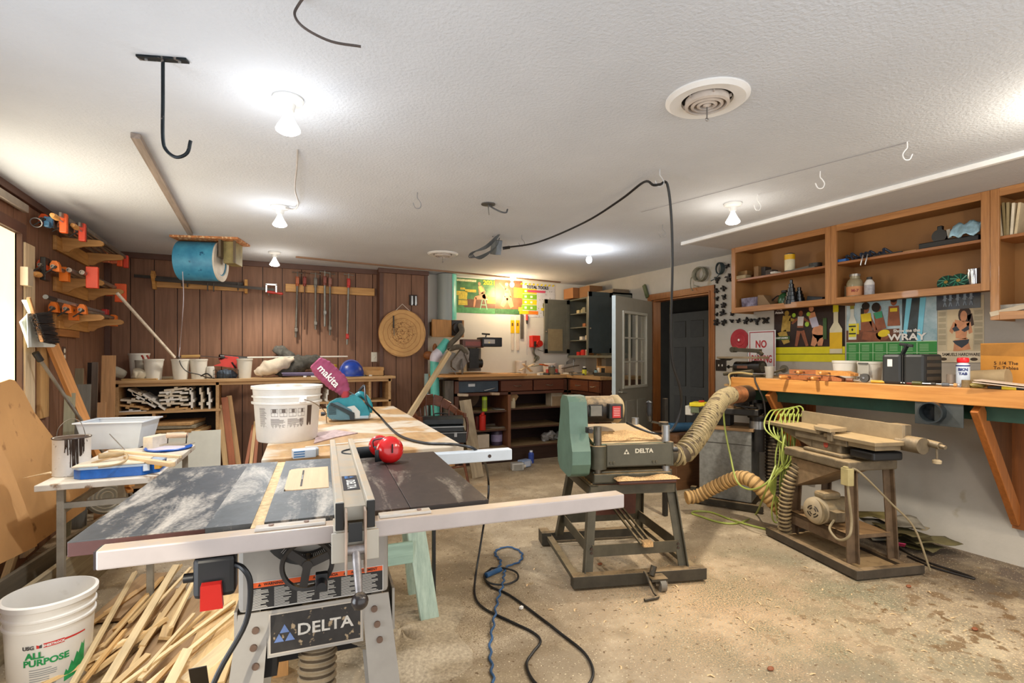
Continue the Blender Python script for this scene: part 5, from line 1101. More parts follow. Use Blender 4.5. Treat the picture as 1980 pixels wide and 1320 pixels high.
for i,(z,w) in enumerate(((.112,.5),(.102,.62),(.094,.62),(.086,.6),(.075,.45),(.066,.45),(.05,.6),(.042,.6),(.034,.3))):
    b=B(); n=8; a0=ca-.48; 
    vs=[]
    for k in range(n+1):
        a=a0+w*k/n
        for zz in (z-.0018,z+.0018): vs.append((cos(a)*(br2(zz)+.0012),sin(a)*(br2(zz)+.0012),zz))
    b.add(vs,[(2*k,2*k+2,2*k+3,2*k+1) for k in range(n)],0,True); part('printing',b,paint('#8c8f8e',.6),t)
def cpatch(a0,a1,f0,f1,m,name,off=.0012,n=12):
    vs=[]
    for k in range(n+1):
        u=k/n; a=ca+a0+(a1-a0)*u
        for zz in (f0(u),f1(u)): vs.append((cos(a)*(br2(zz)+off),sin(a)*(br2(zz)+off),zz))
    b=B().add(vs,[(2*k,2*k+2,2*k+3,2*k+1) for k in range(n)],0,True); return part(name,b,m,t)
cpatch(-.15,.85,lambda u:.205+.0*u,lambda u:.215-.004*u,redt,'red_band'); cpatch(-.15,.3,lambda u:.198,lambda u:.216,redt,'red_banner',off=.0014)
bt_('SHEETROCK',.012,.07,.207,whitep,bold=.0004)
cpatch(-.30,-.24,lambda u:.199,lambda u:.214-.004*u,redt,'logo_mark',off=.0013); cpatch(-.24,-.18,lambda u:.199,lambda u:.210+.004*u,gry,'logo_mark',off=.0013)
cpatch(.30,.85,lambda u:.03+.02*u,lambda u:.06+.11*u+.012*sin(u*25),mat('#2a9152',.5,0,.3,40),'green_panel')
# ================= scrap wood pile on the floor =================
sm=[wood('#e2c594',GX,rnd=.12,rough=.6),wood('#d4b07a',GX,rnd=.2,rough=.6),wood('#c49a62',GX,rnd=.2,rough=.65),wood('#a8865e',GX,rnd=.2,rough=.7)]
c_=lambda x,y:(x/3.144,900+y/3.144)
big=[((250,1310),(420,1130),.02,.14),((330,1310),(470,1100),.028,.2),((160,1300),(330,1140),.012,.16),((380,1330),(455,1150),.036,.2),((200,1200),(300,1110),.02,.15)]
for i,(a,b_,z,w) in enumerate(big): stick('wide_offcut','rough wide plank lying under the scrap strips on the floor','plank',W(*a,z=z),W(*b_,z=z+.012),w,.018,sm[3] if i!=3 else sm[1],'rough wide planks under the scrap strips')
S=[((440,1330),(820,650),.10,.15,.022,0),((250,1330),(880,1010),.05,.07,.045,1),((640,1330),(1070,610),.08,.12,.035,0),((750,1330),(1425,825),.09,.12,.018,0),((900,1330),(1430,890),.06,.1,.02,0),((560,960),(930,700),.03,.05,.02,2),((700,1000),(985,680),.05,.06,.022,2),((790,950),(1100,605),.06,.08,.02,1),((860,1100),(1175,640),.07,.1,.025,1),((560,1260),(1010,930),.05,.08,.03,1),((520,1240),(860,960),.04,.05,.018,2),((780,1330),(1290,850),.05,.08,.02,1),((1030,1330),(1140,1120),.09,.1,.04,0),((930,1330),(1110,1130),.06,.1,.018,2),((1000,1050),(1100,760),.05,.06,.05,1),((590,1190),(760,1060),.06,.07,.02,0),((760,1300),(980,900),.06,.07,.02,1),((500,1320),(760,1000),.07,.08,.02,2),((850,1300),(1050,1100),.08,.09,.02,0),((620,1110),(900,790),.05,.06,.015,1),((1150,1330),(1430,1080),.04,.05,.10,0),((700,1330),(900,1150),.09,.09,.025,1),((900,900),(1160,620),.09,.1,.015,0),((640,900),(840,760),.03,.04,.025,2),((480,1180),(640,1080),.03,.05,.02,1),((1040,980),(1180,700),.1,.11,.02,0),((300,1330),(560,1110),.02,.06,.018,2),((880,1240),(1180,900),.1,.11,.015,0),((1180,1000),(1420,830),.06,.08,.03,2),((1100,1330),(1300,1000),.03,.05,.03,1)]
for i,(a,b_,z0,z1,w,k) in enumerate(S):
    stick('scrap_strip','pale narrow strip in the scrap heap on the floor left of the table saw','strip',W(*c_(*a),z=z0),W(*c_(*b_),z=z1),w,w*.5+.004 if w<.04 else .016,sm[k],'scrap strips heaped on the floor',roll=rr.uniform(-.4,.4))
stick('dark_square','small dark triangular metal square standing in the scrap heap by the saw leg','square',W(388,1330,z=.08),W(382,1290,z=.2),.06,.004,dk)
mound('dusty litter spread on the floor below the scrap strips',(-.5,2.55,.001),.7,.8,.012,5,mat('#8f7858',.95,0,.35,30,bump=1,bs=80))
# ================= back right: L shaped counter =================
CZ=1.11; CF=5.95; CX=3.74; walnut=wood('#4f3024',GX,col2='#633c2b',rough=.5,var=.25); walZ=wood('#4f3024',GZ,col2='#633c2b',rough=.5); walY=wood('#4f3024',GY,col2='#633c2b',rough=.5)
ctop=wood('#a98357',GX,dust=.3,rough=.5); YD=5.16
t=thing('worktop','continuous L shaped pale worktop along the back wall and the right wall','worktop',(3.2,6.2,0))
part('back_run',B().b2((2.17,CF-.02,CZ-.04),(XR,YB,CZ)),ctop,t,bev=.004,**WL)
part('right_run',B().b2((CX-.02,YD,CZ-.04),(XR-.001,CF-.02,CZ)),wood('#a98357',GY,dust=.3,rough=.5),t,bev=.004,**WL)
t=thing('base_cabinet','dark brown base cabinet with open shelves under the back run of the worktop','cabinet',(2.95,6.2,0))
xL,xR=2.13,CX; zb=.20
xm=W(985,800,y=CF).x
part('side_panel',B().b2((xL,CF,0),(xL+.05,YB-.22,CZ-.04)),walZ,t,**WL)
part('side_panel',B().b2((xL-.12,CF+.02,0),(xL-.01,6.33,CZ-.045)),mat('#5d554d',.7,0,.35,4,st=(6,6,1)),t,label='grey weathered end panel',**WL)
part('divider',B().b2((xm-.02,CF,zb),(xm+.02,YB-.02,CZ-.2)),wood('#7d5238',GZ),t,**WL)
part('face_stile',B().b2((xR-.05,CF,0),(xR,CF+.03,CZ-.04)),walZ,t,**WL)
part('face_rail',B().b2((xL,CF,.87),(xR,CF+.03,.905)).b2((xL,CF,CZ-.055),(xR,CF+.03,CZ-.04)),walnut,t,**WL)
part('back_panel',B().b2((xL,YB-.02,0),(xR+.3,YB-.01,CZ-.05)),wood('#3c251b',GX),t,**WL)
part('bottom_shelf',B().b2((xL,CF,zb-.02),(xR,YB-.02,zb)),wood('#57392a',GX,dust=.5,dsc=5),t,**WL)
part('toe_kick',B().b2((xL,CF+.03,0),(xR,CF+.05,zb-.02)),wood('#3a261c',GX),t,**WL)
for z in (.435,.685): 
    part('shelf',B().b2((xm,CF+.05,z-.02),(xR,YB-.02,z)),wood('#54382a',GX,dust=.55,dsc=5),t,**WL)
for z in (.425,.665): part('shelf',B().b2((xL,CF+.05,z-.02),(xm,YB-.02,z)),wood('#54382a',GX,dust=.55,dsc=5),t,**WL)
def pull(c,n,parent,w=.09):
    n=V(n); s=V((0,0,1)).cross(n); c=V(c); part('handle',B().tube([c-s*w/2,c-s*w/2+n*.025,c-s*w*.2+n*.032+V((0,0,-.006)),c+s*w*.2+n*.032+V((0,0,-.006)),c+s*w/2+n*.025,c+s*w/2],.005,n=7,k=3),metal('#8f8273',.3),parent,world=True)
xa,xb=W(968,740,y=CF).x,W(1030,740,y=CF).x
for x0,x1 in ((xa,xb-.01),(xb+.01,xR-.06)):
    d=part('drawer',B().b2((x0,CF-.015,.915),(x1,CF+.3,CZ-.06)),wood('#5d3626',GX,rough=.4),t,bev=.003,**WL); pull(((x0+x1)/2,CF-.015,.985),(0,-1,0),d)
# blue grey metal drawers pushed under the left end
t=thing('metal_drawer_box','dark blue grey metal drawer box tucked under the left end of the worktop','drawer box',(2.45,6.1,.92))
x0,x1=xL+.055,xa-.02
part('box_body',B().b2((x0,CF+.03,.912),(x1,CF+.4,CZ-.06)),paint('#3a4652',.45,var=.25),t,bev=.004,**WL)
part('label_holder',B().b2((x0+.13,CF+.024,.985),(x0+.22,CF+.03,1.02)),paint('#c8ccd0',.4),t,bev=.002,**WL)
part('handle',B().tube([(x1-.2,CF+.03,.94),(x1-.19,CF,.935),(x1-.06,CF,.96),(x1-.05,CF+.03,.96)],.006),steel,t,**WL)
for i,(px,w) in enumerate(((895,.12),(957,.11))): one('paper_bag',['pale folded bag on the rail under the blue drawers, left one','tan folded bag on the rail under the blue drawers, right one'][i],'bag',B().box((W(px,752,y=CF-.02).x,CF+.01,.885+.003),(w*1.1,.1,.035),rot=(0,.06,.1)),paint('#b59b80' if i else '#c6b29a',.8,var=.2),bev=.01)
# right run base
t=thing('base_cabinet','dark brown base cabinet with small drawers under the right run of the worktop','cabinet',(4.1,5.5,0))
part('side_panel',B().b2((CX,YD+.02,0),(CX+.03,YD+.05,CZ-.04)).b2((CX+.02,YD+.02,0),(XR-.02,YD+.04,CZ-.04)),walY,t,**WL)
part('face_frame',B().b2((CX,YD+.02,.87),(CX+.03,CF-.03,.905)).b2((CX,YD+.02,CZ-.055),(CX+.03,CF-.03,CZ-.04)).b2((CX,CF-.1,0),(CX+.03,CF-.03,CZ-.04)),walY,t,**WL)
part('inner_panel',B().b2((CX+.06,YD+.05,0),(CX+.08,CF-.05,.87)),wood('#3a231a',GY),t,**WL)
ym=W(1140,740,x=CX).y
for y0,y1 in ((ym+.015,CF-.11),(YD+.03,ym-.015)):
    d=part('drawer',B().b2((CX-.02,y0,.915),(CX+.3,y1,CZ-.06)),wood('#6a3e29',GY,rough=.4),t,bev=.003,**WL); pull((CX-.02,(y0+y1)/2,.985),(-1,0,0),d)
d=part('door',B().b2((CX-.005,ym-.1,.45),(CX+.02,CF-.13,.85)),wood('#5a3524',GY,rough=.4),t,bev=.006,**WL); part('door_panel',B().b2((CX-.01,ym-.05,.50),(CX-.004,CF-.18,.80)),wood('#4d2d1f',GY,rough=.4),d,bev=.003,**WL)
# plywood slab standing proud over the left end of the worktop (saw base board)
a,b_=W(850,727,y=CF-.12),W(1019,731,y=CF-.12)
one('saw_base_board','long orange plywood board under the radial arm saw on the worktop','board',B().prism([(a.x,0),(a.x+.12,-.05),(b_.x,-.05),(b_.x,.38),(a.x,.38)],.028,(0,CF-.07,CZ+.016),(1,0,0),(0,1,0)),wood('#c58f56',GX),bev=.003)
# things on the shelves below
def put(name,label,cat,b,m,M,**k): return one(name,label,cat,b,m,M=M,**k)
def can(name,label,cat,px,y,z,r,h,m,band=None,cap=None,bandm=None):
    x=W(px,700,y=y).x; t=thing(name,label,cat,(x,y,z)); part('can_body',B().lathe([(r*.95,0),(r,.004),(r,h*.94),(r*.85,h*.97),(r*.5,h)],n=24),m,t)
    if band: part('label_band',B().lathe([(r*1.01,h*band[0]),(r*1.01,h*band[1])],n=24,cap=False),bandm,t)
    if cap: part('cap',B().lathe([(r*.6,h*.96),(r*.62,h*1.14),(r*.5,h*1.16),(.0001,h*1.16)],n=18),cap,t)
    return t
can('spray_can','yellow green spray can standing on the upper left shelf under the worktop','can',937,6.02,.6655,.034,.19,paint('#a9c431',.35),(.2,.75),paint('#2c2d28'),paint('#7d8f3a',.4))
can('spray_bottle','red can standing on the middle left shelf under the worktop','can',933,6.02,.4255,.042,.2,paint('#c8322a',.35),None,paint('#c8322a'),None)
can('dark_can','dark red can behind the red one on the middle left shelf','can',924,6.12,.4255,.045,.18,paint('#5a2624',.4))
t=thing('paint_tin','violet labelled tin on the bottom left shelf under the worktop','tin',(W(960,800,y=6.15).x,6.15,.2005)); part('tin_body',B().lathe([(.075,0),(.077,.01),(.077,.18),(.07,.19),(.0001,.19)],n=28),paint('#4a3d52',.4,var=.35),t); part('label_band',B().lathe([(.078,.05),(.078,.14)],n=28,cap=False),paint('#9a8fae',.5,var=.3),t)
b=B().lathe([(.14,0),(.19,.004),(.19,.02),(.14,.024),(.14,0)],n=40,cap=False); x=W(958,800,y=6.22).x; put('coiled_ring','flat coil of grey tubing lying on the middle left shelf under the worktop','coil',b,paint('#7c6f60',.5),MX.Translation((x,6.22,.4258)))
x=W(908,770,y=6.35).x; one('disc_board','round plywood disc leaning at the back of the upper left shelf','disc',B().cyl((x,6.42,.668+.175),(x,6.44,.668+.175),.172,n=40),wood('#7b6048',GX))
one('sanding_plate','thin grey disc lying flat on the upper left shelf under the worktop','disc',B().cyl((W(967,780,y=6.15).x,6.15,.667),(W(967,780,y=6.15).x,6.15,.677),.11,n=30),paint('#8b857c',.5))
x=W(935,850,y=6.0).x; one('white_carton','blank pale carton on the bottom left shelf behind the leaning board','carton',B().b2((x-.08,6.0,.2005),(x+.08,6.2,.37)),paint('#c9b9a4',.8),bev=.003)
x=W(994,770,y=6.0).x; t=thing('glue_bottle','cream bottle with a torn brown paper top on the upper right shelf','bottle',(x,6.04,.686)); part('bottle_body',B().lathe([(.035,0),(.037,.01),(.035,.12),(.02,.16)],n=20),paint('#cdbb99',.5),t); part('paper_wrap',B().prism([(-.05,.1),(.02,.08),(.07,.15),(.03,.2),(-.06,.19)],.04,(0,-.01,0)),mat('#9c7c58',.9,0,.3,20),t,bev=.006)
x=W(1074,770,y=6.08).x; t=thing('clear_box','clear plastic box with brown paper inside on the upper right shelf','box',(x,6.1,.686)); part('box_body',B().b2((-.1,-.08,0),(.1,.08,.185)),mat('#a89a86',.3,0,.2,6),t,bev=.006); part('paper_fold',B().b2((-.09,-.084,.0),(.06,-.08,.13)),mat('#8f775a',.6,0,.2,8),t)
# crumpled clear bag
b=B(); rr=random.Random(12)
for i in range(9): b.sph((rr.uniform(-.15,.15),rr.uniform(-.06,.08),rr.uniform(.04,.09)),(rr.uniform(.05,.08),.05,rr.uniform(.04,.07)),n=9,k=6)
b.jit(.016,4)
for v in b.v: v.z=max(v.z,0)
x=W(1068,835,y=6.12).x; one('plastic_bag','crumpled grey plastic bag on the bottom right shelf under the worktop','bag',b,mat('#8f8c88',.3,0,.4,15),M=MX.Translation((x,6.12,.201)))
for v in ():pass
# cans on the floor in front of the cabinet
def flr(px,py): p=W(px,py,z=0); return p
p=V((W(1027,800,y=5.78).x,5.78,0)); t=thing('blue_can','small blue can with a white cap standing on the floor before the dark cabinet','can',p+V((0,0,.001))); part('can_body',B().lathe([(.034,0),(.036,.006),(.036,.12),(.02,.14)],n=22),paint('#3d55a8',.35),t); part('cap',B().lathe([(.02,.138),(.02,.16),(.0001,.162)],n=16),paint('#e3e6ee',.4),t)
for px,col,l,rz in ((1014,'#8fa0bd','blue and white oil tin lying on the floor beside the blue can'  ,.3),(1000,'#a8a49c','grey rectangular tin lying on the floor at the end of the rear rail',-.2)):
    y=5.62 if px>1005 else 5.5; p=V((W(px,800,y=y).x,y,.001)); t=thing('oil_tin',l,'tin',p,rz); part('tin_body',B().b2((-.075,-.05,0),(.075,.05,.09)),paint(col,.35,var=.15),t,bev=.012); part('screw_cap',B().cyl((.075,-.01,.045),(.1,-.01,.045),.02,n=16),paint('#d8cdb8',.4),t)
    part('label_band',B().b2((-.05,-.0515,.015),(.05,-.0505,.075)),paint('#c7cfe0' if px>1005 else '#8e8a80',.4),t)
# ---- on the worktop ----
cz=CZ+.0005
def wtx(px,y): return W(px,700,y=y).x
CP=lambda px,y,z=cz: V((wtx(px,y),y,z))
# radial arm saw
rs=CP(925,6.2,CZ+.031); t=thing('radial_arm_saw','grey and brown radial arm saw with a dark control head standing on the orange board','radial arm saw',rs)
cast=mat('#6d665c',.5,.3,.25,12,dust=.35); dkc=mat('#2b2927',.45,.3,.3,14,dust=.2)
def rp(px,py,y=6.12): return W(px,py,y=y)
part('arm',B().b2(rp(888,672,6.2),rp(936,656,6.08)),mat('#6b4a42',.45,.2,.2,10),t,bev=.01,**WL)
part('arm_stripe',B().b2(rp(900,668,6.075),rp(934,660,6.074)),paint('#8a4a42',.4),t,**WL)
part('control_head',B().b2(rp(933,670,6.02),rp(959,653,6.22)),paint('#1f2023',.4),t,bev=.01,**WL)
part('scale_plate',B().b2(rp(936,664,6.018),rp(957,656,6.017)),paint('#b3aba4',.4,var=.2),t,**WL); part('dial',B().cyl(rp(946,662,6.012),rp(946,662,6.02),.012,n=16),paint('#e3cf8a',.4),t,**WL)
part('crank_handle',B().cyl(rp(939,652,6.12),rp(941,645,6.12),.008,n=8).cyl(rp(932,645,6.12),rp(947,646,6.12),.012,n=10),dkc,t,**WL)
part('column',B().b2(rp(905,672,6.24),rp(927,717,6.3)).cyl(rp(923,672,6.14),rp(924,708,6.14),.018,n=14),cast,t,bev=.006,**WL)
part('motor',B().cyl(rp(907,702,6.12),rp(931,702,6.12),.062,.058,n=24).b2(rp(908,712,6.05),rp(922,674,6.12)),dkc,t,**WL)
part('blade_guard',B().prism([(-.16,-.02),(-.16,-.09),(-.1,-.14),(-.02,-.12),(.06,.0),(.07,.1),(.03,.16),(-.03,.14)],.07,rp(896,695,6.06),(1,0,0),(0,0,1)),mat('#8a8076',.45,.3,.25,12,dust=.3),t,bev=.01,**WL)
part('saw_blade',B().lathe([(.0001,-.002),(.105,-.002),(.105,.002),(.0001,.002)],c=rp(894,709,6.02),axis=(.9,-.5,0),n=40),steel,t,**WL)
part('guard_arm',B().bar(rp(899,683,6.0),rp(906,700,6.0),.03,.02).bar(rp(872,712,6.0),rp(885,727,5.98),.05,.01),mat('#776e66',.4,.4,.3),t,bev=.003,**WL)
part('base_table',B().b2(rp(880,722,6.05),rp(935,719,6.3)),wood('#c58f56'),t,**WL)
# teal pipe and duct behind
tl=paint('#5fbcae',.35,var=.12)
q0=W(842,540,y=YB-.02); 
xd0,xd1=W(841,560,y=YB-.02).x,W(876,560,y=YB-.02).x
t=thing('wall_duct','tall grey and teal duct on the white wall left of the first poster','duct',((xd0+xd1)/2,YB-.1,1.85))
part('duct_body',B().lathe([((xd1-xd0)/2,0),((xd1-xd0)/2,H-1.84)],c=((xd0+xd1)/2,YB-.13,1.83),n=32),mat('#8f9591',.4,0,.12,2,st=(3,3,.3)),t,**WL)
part('teal_edge',B().lathe([((xd1-xd0)/2+.002,0),((xd1-xd0)/2+.002,H-1.84)],c=((xd0+xd1)/2,YB-.13,1.83),n=10,a0=R(15),a1=R(85),cap=False),tl,t,**WL)
a,b_=W(836,617,y=6.3),W(900,652,y=6.3)
t=thing('duct_board','square pine board with a dark round port behind the teal pipe','board',((a.x+b_.x)/2,6.48,a.z)); 
part('board_panel',B().b2((a.x,6.30,b_.z),(b_.x-.02,6.34,a.z)),wood('#b07d48',GZ),t,bev=.004,**WL)
pc=W(884,634,y=6.28); part('round_port',B().b2((pc.x-.07,6.285,pc.z-.1),(pc.x+.07,6.299,pc.z+.1)).cyl((pc.x,6.22,pc.z),(pc.x,6.3,pc.z),.07,n=24),dk,t,**WL)
part('board_bracket',B().b2((a.x+.04,6.345,b_.z+.02),(a.x+.08,YB-.002,a.z-.02)),wood('#8a6238'),t,**WL)
hose('flexible_hose','grey flexible hose curving from the board port down to the radial arm saw',[W(890,628,y=6.2),W(893,640,y=6.1),W(884,652,y=6.05),W(872,664,y=6.02),W(870,674,y=6.0),W(882,671,y=6.0),W(892,672,y=6.02),W(902,684,y=6.05)],.032,mat('#6f6a5e',.6,0,.3,20),ridge=.002,pitch=.012)
t=thing('teal_pipe','teal plastic pipe with a white elbow running down beside the counter','pipe',W(839,760,y=6.05))
part('sloped_pipe',B().cyl(W(864,660,y=6.12),W(846,684,y=6.05),.056,n=28),tl,t,**WL)
part('elbow',B().tube([W(849,681,y=6.05),W(842,688,y=6.04),W(840,699,y=6.04)],.061,n=24),paint('#cfc8d4',.4,var=.15),t,**WL)
e=W(840,697,y=6.04); part('vertical_pipe',B().cyl(e,V((e.x+.02,e.y,.004)),.054,n=28),tl,t,**WL)
stick('thin_blue_post','thin blue grey post standing left of the teal pipe','post',(W(824,760,y=6.1).x,6.1,.004),(W(824,760,y=6.1).x,6.1,1.15),.04,.04,paint('#8fa3a2',.5))
one('wood_lump','reddish brown turned wood piece stuck behind the white elbow','wood piece',B().sph(W(829,687,y=6.12),(.07,.05,.055)).sph(W(841,673,y=6.15),(.03,.03,.06)),wood('#7e4a22'))
one('white_board_panel','pale grey panel leaning behind the radial arm saw','panel',B().prism([(-.2,-.2),(.12,-.2),(.06,.12),(-.1,.14)],.01,W(872,700,y=6.33),(1,0,0),(0,0,1)),paint('#c4c9c8',.5))
# diagonal timber leaning from the floor to the counter
a=W(800,790,y=5.2); b_=W(868,682,y=5.88); d=b_-a; a2=a-d*(a.z/d.z)*1
stick('leaning_timber','long pale square timber leaning across the teal pipe onto the counter','timber',a-d*.45,b_,.05,.05,wood('#c7ae86'),up=(0,-1,0))
# wall tools
yw=YB-.004
for i,(px,l) in enumerate(((991,'yellow wrapped folding rule hanging on the back wall, left of its pair'),(1001,'yellow wrapped folding rule hanging on the back wall, right of its pair'))):
    t=thing('folding_rule',l,'rule',W(px,645,y=yw)); a,b_=W(px-2.5,677,y=yw-.008),W(px+2.5,611,y=yw); part('blade',B().b2(a,b_),paint('#d8c9b8',.5),t,bev=.002,**WL)
    a,b_=W(px-3,644,y=yw-.012),W(px+3,619,y=yw); part('yellow_sleeve',B().b2(a,b_),paint('#e0b318',.4,var=.15),t,bev=.002,**WL); a,b_=W(px-1.5,630,y=yw-.013),W(px+1.5,624,y=yw-.012); part('dark_mark',B().b2(a,b_),paint('#6b4a20'),t,**WL)
a,b_=W(1006,655,y=yw),W(1012.5,608,y=yw-.01); one('steel_rule','grey steel rule hanging beside the yellow folding rules','rule',B().b2(a,b_),metal('#8e8478',.4))
t=thing('flat_probe','long thin rod with a red and white grip hanging on the back wall','rod',W(1019,640,y=yw-.02)); part('grip',B().cyl(W(1019,619,y=yw-.02),W(1019,608,y=yw-.02),.016,n=12),paint('#c23a34',.4,var=.3),t,**WL); part('collar',B().cyl(W(1019,626,y=yw-.02),W(1019,619,y=yw-.02),.01,.015,n=12),dk,t,**WL); part('rod_shaft',B().cyl(W(1019,686,y=yw-.02),W(1019,626,y=yw-.02),.003,n=6),steel,t,**WL)
p=W(1034,660,y=yw-.05); t=thing('red_wall_box','red metal box with a crank on the white back wall','box',p); part('box_body',B().box((0,0,0),(.14,.09,.17)),paint('#cf2f22',.35,var=.1),t,bev=.01); part('drum',B().cyl((.04,-.04,-.03),(.04,-.09,-.03),.045,n=20),paint('#b82a20',.35),t,bev=.004); part('dark_slot',B().box((-.02,-.046,-.04),(.04,.01,.08)),dk,t)
one('hanging_chain','dark tangle of pulleys and chain hanging below the red wall box','chain',B().tube([W(1034,671,y=yw-.06),W(1032,682,y=yw-.07),W(1037,690,y=yw-.07),W(1034,700,y=yw-.08)],.014,n=8).cyl(W(1038,692,y=yw-.08),W(1038,692,y=yw-.05),.04,n=18).tube([W(1040,676,y=yw-.06),W(1050,679,y=yw-.05)],.004),mat('#5a5748',.5,.4,.3))
t=thing('white_tub','tall white tub standing at the back of the worktop below the rules','tub',CP(1007,6.42)); part('tub_body',B().lathe([(.068,0),(.078,.17),(.083,.172),(.083,.19),(.078,.19)],n=28),paint('#ded2c2',.45),t)
t=thing('white_tub','squat white tub behind the jars on the worktop corner','tub',CP(1063,6.4)); part('tub_body',B().lathe([(.085,0),(.1,.13),(.106,.132),(.106,.15)],n=28),paint('#d9cec6',.45),t)
can('glass_jar','squat dark glass jar with a steel lid between two red caps on the worktop','jar',1067,6.08,cz,.048,.11,mat('#6f6652',.15,0,.3),(.9,1.0),steel,paint('#3b3935'))
for px,l in ((1058,'red capped bottle on the worktop left of the dark jar'),(1076,'red capped bottle on the worktop right of the dark jar')): can('red_bottle',l,'bottle',px,6.1,cz,.018,.075,paint('#cf4a3c',.4))
can('brush_jar','glass jar of small white brushes at the worktop corner','jar',1086,6.25,cz,.045,.13,mat('#cfc4b8',.3,0,.25,30))
can('small_bottle','yellow labelled bottle with a white cap on the right run of the worktop','bottle',1130,5.72,cz,.03,.10,paint('#2e2b22',.4),(.05,.75),paint('#e8e2da'),paint('#d6cf3a'))
can('blue_bottle','pale blue small bottle on the right run of the worktop','bottle',1152,5.62,cz,.022,.07,paint('#7fa3b0',.4),None,dk)
def mb(name,label,cat,px,y,w,d,h,col,rz=0,z=cz,m=None): return one(name,label,cat,B().box((0,0,h/2),(w,d,h)),m or paint(col,.7),M=MX.Translation(CP(px,y,z))@MX.Rotation(rz,4,'Z'),bev=.002)
t=thing('printed_carton','small tan carton with a black panel on the worktop beside the glazed door','carton',CP(1169,5.55),R(-90)); part('carton_body',B().box((0,0,.06),(.2,.12,.12)),card,t,bev=.002); part('black_panel',B().box((.05,-.061,.06),(.08,.002,.08)),blk,t); part('window_mark',B().box((-.055,-.061,.06),(.05,.002,.08)),paint('#d9cdbc'),t)
stick('brown_board','upright tan board at the back of the right run of the worktop','board',CP(1161,5.9),CP(1161,5.98,cz+.27),.12,.02,wood('#b58c63'),up=(0,-1,0))
mb('grey_box','grey panel box standing beside the upright tan board','box',1174,5.85,.12,.1,.22,'#8f8678')
t=thing('black_tool_tray','long black tray of small tools at the front of the right run of the worktop','tray',CP(1170,5.36,cz)); part('tray_body',B().box((0,0,.02),(.1,.36,.04)),paint('#33322e',.5,var=.4),t,bev=.004)
rr=random.Random(31); cols=['#b59c7c','#d8cbb4','#a34a34','#6e6a62','#c9b089','#8a7a64','#e5ddcc','#4a4640']
nm=[('wood_scrap','scrap'),('paper_scrap','paper'),('metal_part','part')]
for i in range(26):
    px=rr.choice([rr.uniform(985,1048),rr.uniform(1045,1095),rr.uniform(1100,1150)]); y=rr.uniform(6.0,6.35) if px<1095 else rr.uniform(5.7,6.3)
    n_,c_2=nm[i%3]; w=rr.uniform(.05,.14); one(n_,'small loose scrap among the clutter on the L shaped worktop',c_2,B().box((0,0,.012),(w,w*.4,.02+.01*(i%3))),paint(rr.choice(cols),.7,var=.3),'loose scraps on the L shaped worktop',M=MX.Translation(CP(px,y,cz+.0)+V((0,0,.001)))@MX.Rotation(rr.uniform(0,3),4,'Z'),bev=.003)
for px0,py0,px1,py1,c,l in ((1005,716,1032,704,'#c9b091','tan slat tilted in the clutter left of the red bottles'),(1012,703,1028,718,'#d9c6a8','pale slat crossing another in the worktop clutter'),(1030,708,1050,704,'#8d8672','dark green grey slat beside the orange cone'),(1045,704,1058,707,'#d8672e','orange tapered plug lying by the jars'),(1088,712,1118,706,'#5a5148','dark strip lying at the corner of the worktop')):
    stick('slat',l,'slat',W(px0,py0,y=6.12),W(px1,py1,y=6.2),.05,.012,paint(c,.7,var=.2))
b=B()
for i in range(5): b.tube([W(1095,700+i,y=6.25),W(1103,694+2*i,y=6.25),W(1112,694+i,y=6.25)],.004)
b.cyl(W(1109,696,y=6.25),W(1109,712,y=6.25),.006); one('wire_stand','small grey wire stand at the corner of the worktop','stand',b,steel)
# ---- grey wall cabinet on the right wall ----
gc=paint('#67685f',.5,var=.12); gdk=paint('#3c4343',.45,var=.12); KX=4.13; ky1=YB-.02; ky0=5.45; kz0,kz1=1.375,2.2
t=thing('wall_cabinet','grey wall cabinet with two open doors in the back right corner above the worktop','cabinet',(4.3,6.0,kz0))
part('carcass',B().b2((KX,ky0,kz0),(XR-.001,ky0+.02,kz1)).b2((KX,ky1-.02,kz0),(XR-.001,ky1,kz1)).b2((KX,ky0,kz1-.02),(XR-.001,ky1,kz1)).b2((XR-.015,ky0,kz0),(XR-.003,ky1,kz1)),gc,t,**WL)
part('bottom_board',B().b2((KX-.02,ky0,kz0-.035),(XR-.003,ky1,kz0)),gc,t,bev=.003,**WL)
ys=6.03; part('centre_stile',B().b2((KX-.005,ys-.02,kz0),(KX+.015,ys+.02,kz1)),gc,t,**WL)
zs=[W(1118,py,x=KX).z for py in (605,632,657)]
for z in zs: part('shelf',B().b2((KX+.01,ky0+.02,z-.014),(XR-.015,ky1-.02,z)),gc,t,**WL)
def cdoor(y,x0,m,l):
    d=part('door',B().b2((x0,y-.011,kz0+.03),(KX-.005,y+.011,kz1-.01)),m,t,bev=.003,label=l,**WL)
    w=KX-.005-x0; b=B()
    for s in (-.014,.009):
        b.b2((x0,y+s,kz0+.03),(x0+.05,y+s+.005,kz1-.01)).b2((KX-.055,y+s,kz0+.03),(KX-.005,y+s+.005,kz1-.01)).b2((x0,y+s,kz0+.03),(KX-.005,y+s+.005,kz0+.09)).b2((x0,y+s,kz1-.07),(KX-.005,y+s+.005,kz1-.01))
    part('door_frame',b,m,d,**WL); part('knob',B().sph((x0+.02,y-.025,1.72),.01),metal('#a89c86'),d,**WL); return d
d1=cdoor(ky1-.03,3.70,gc,'left door swung open against the back wall'); part('taped_sheet',B().b2((3.75,ky1-.0455,1.44),(4.0,ky1-.0445,1.76)),mat('#8d7f62',.8,0,.12,12),d1,**WL)
cdoor(ky0+.01,3.75,gdk,'dark green grey right door')
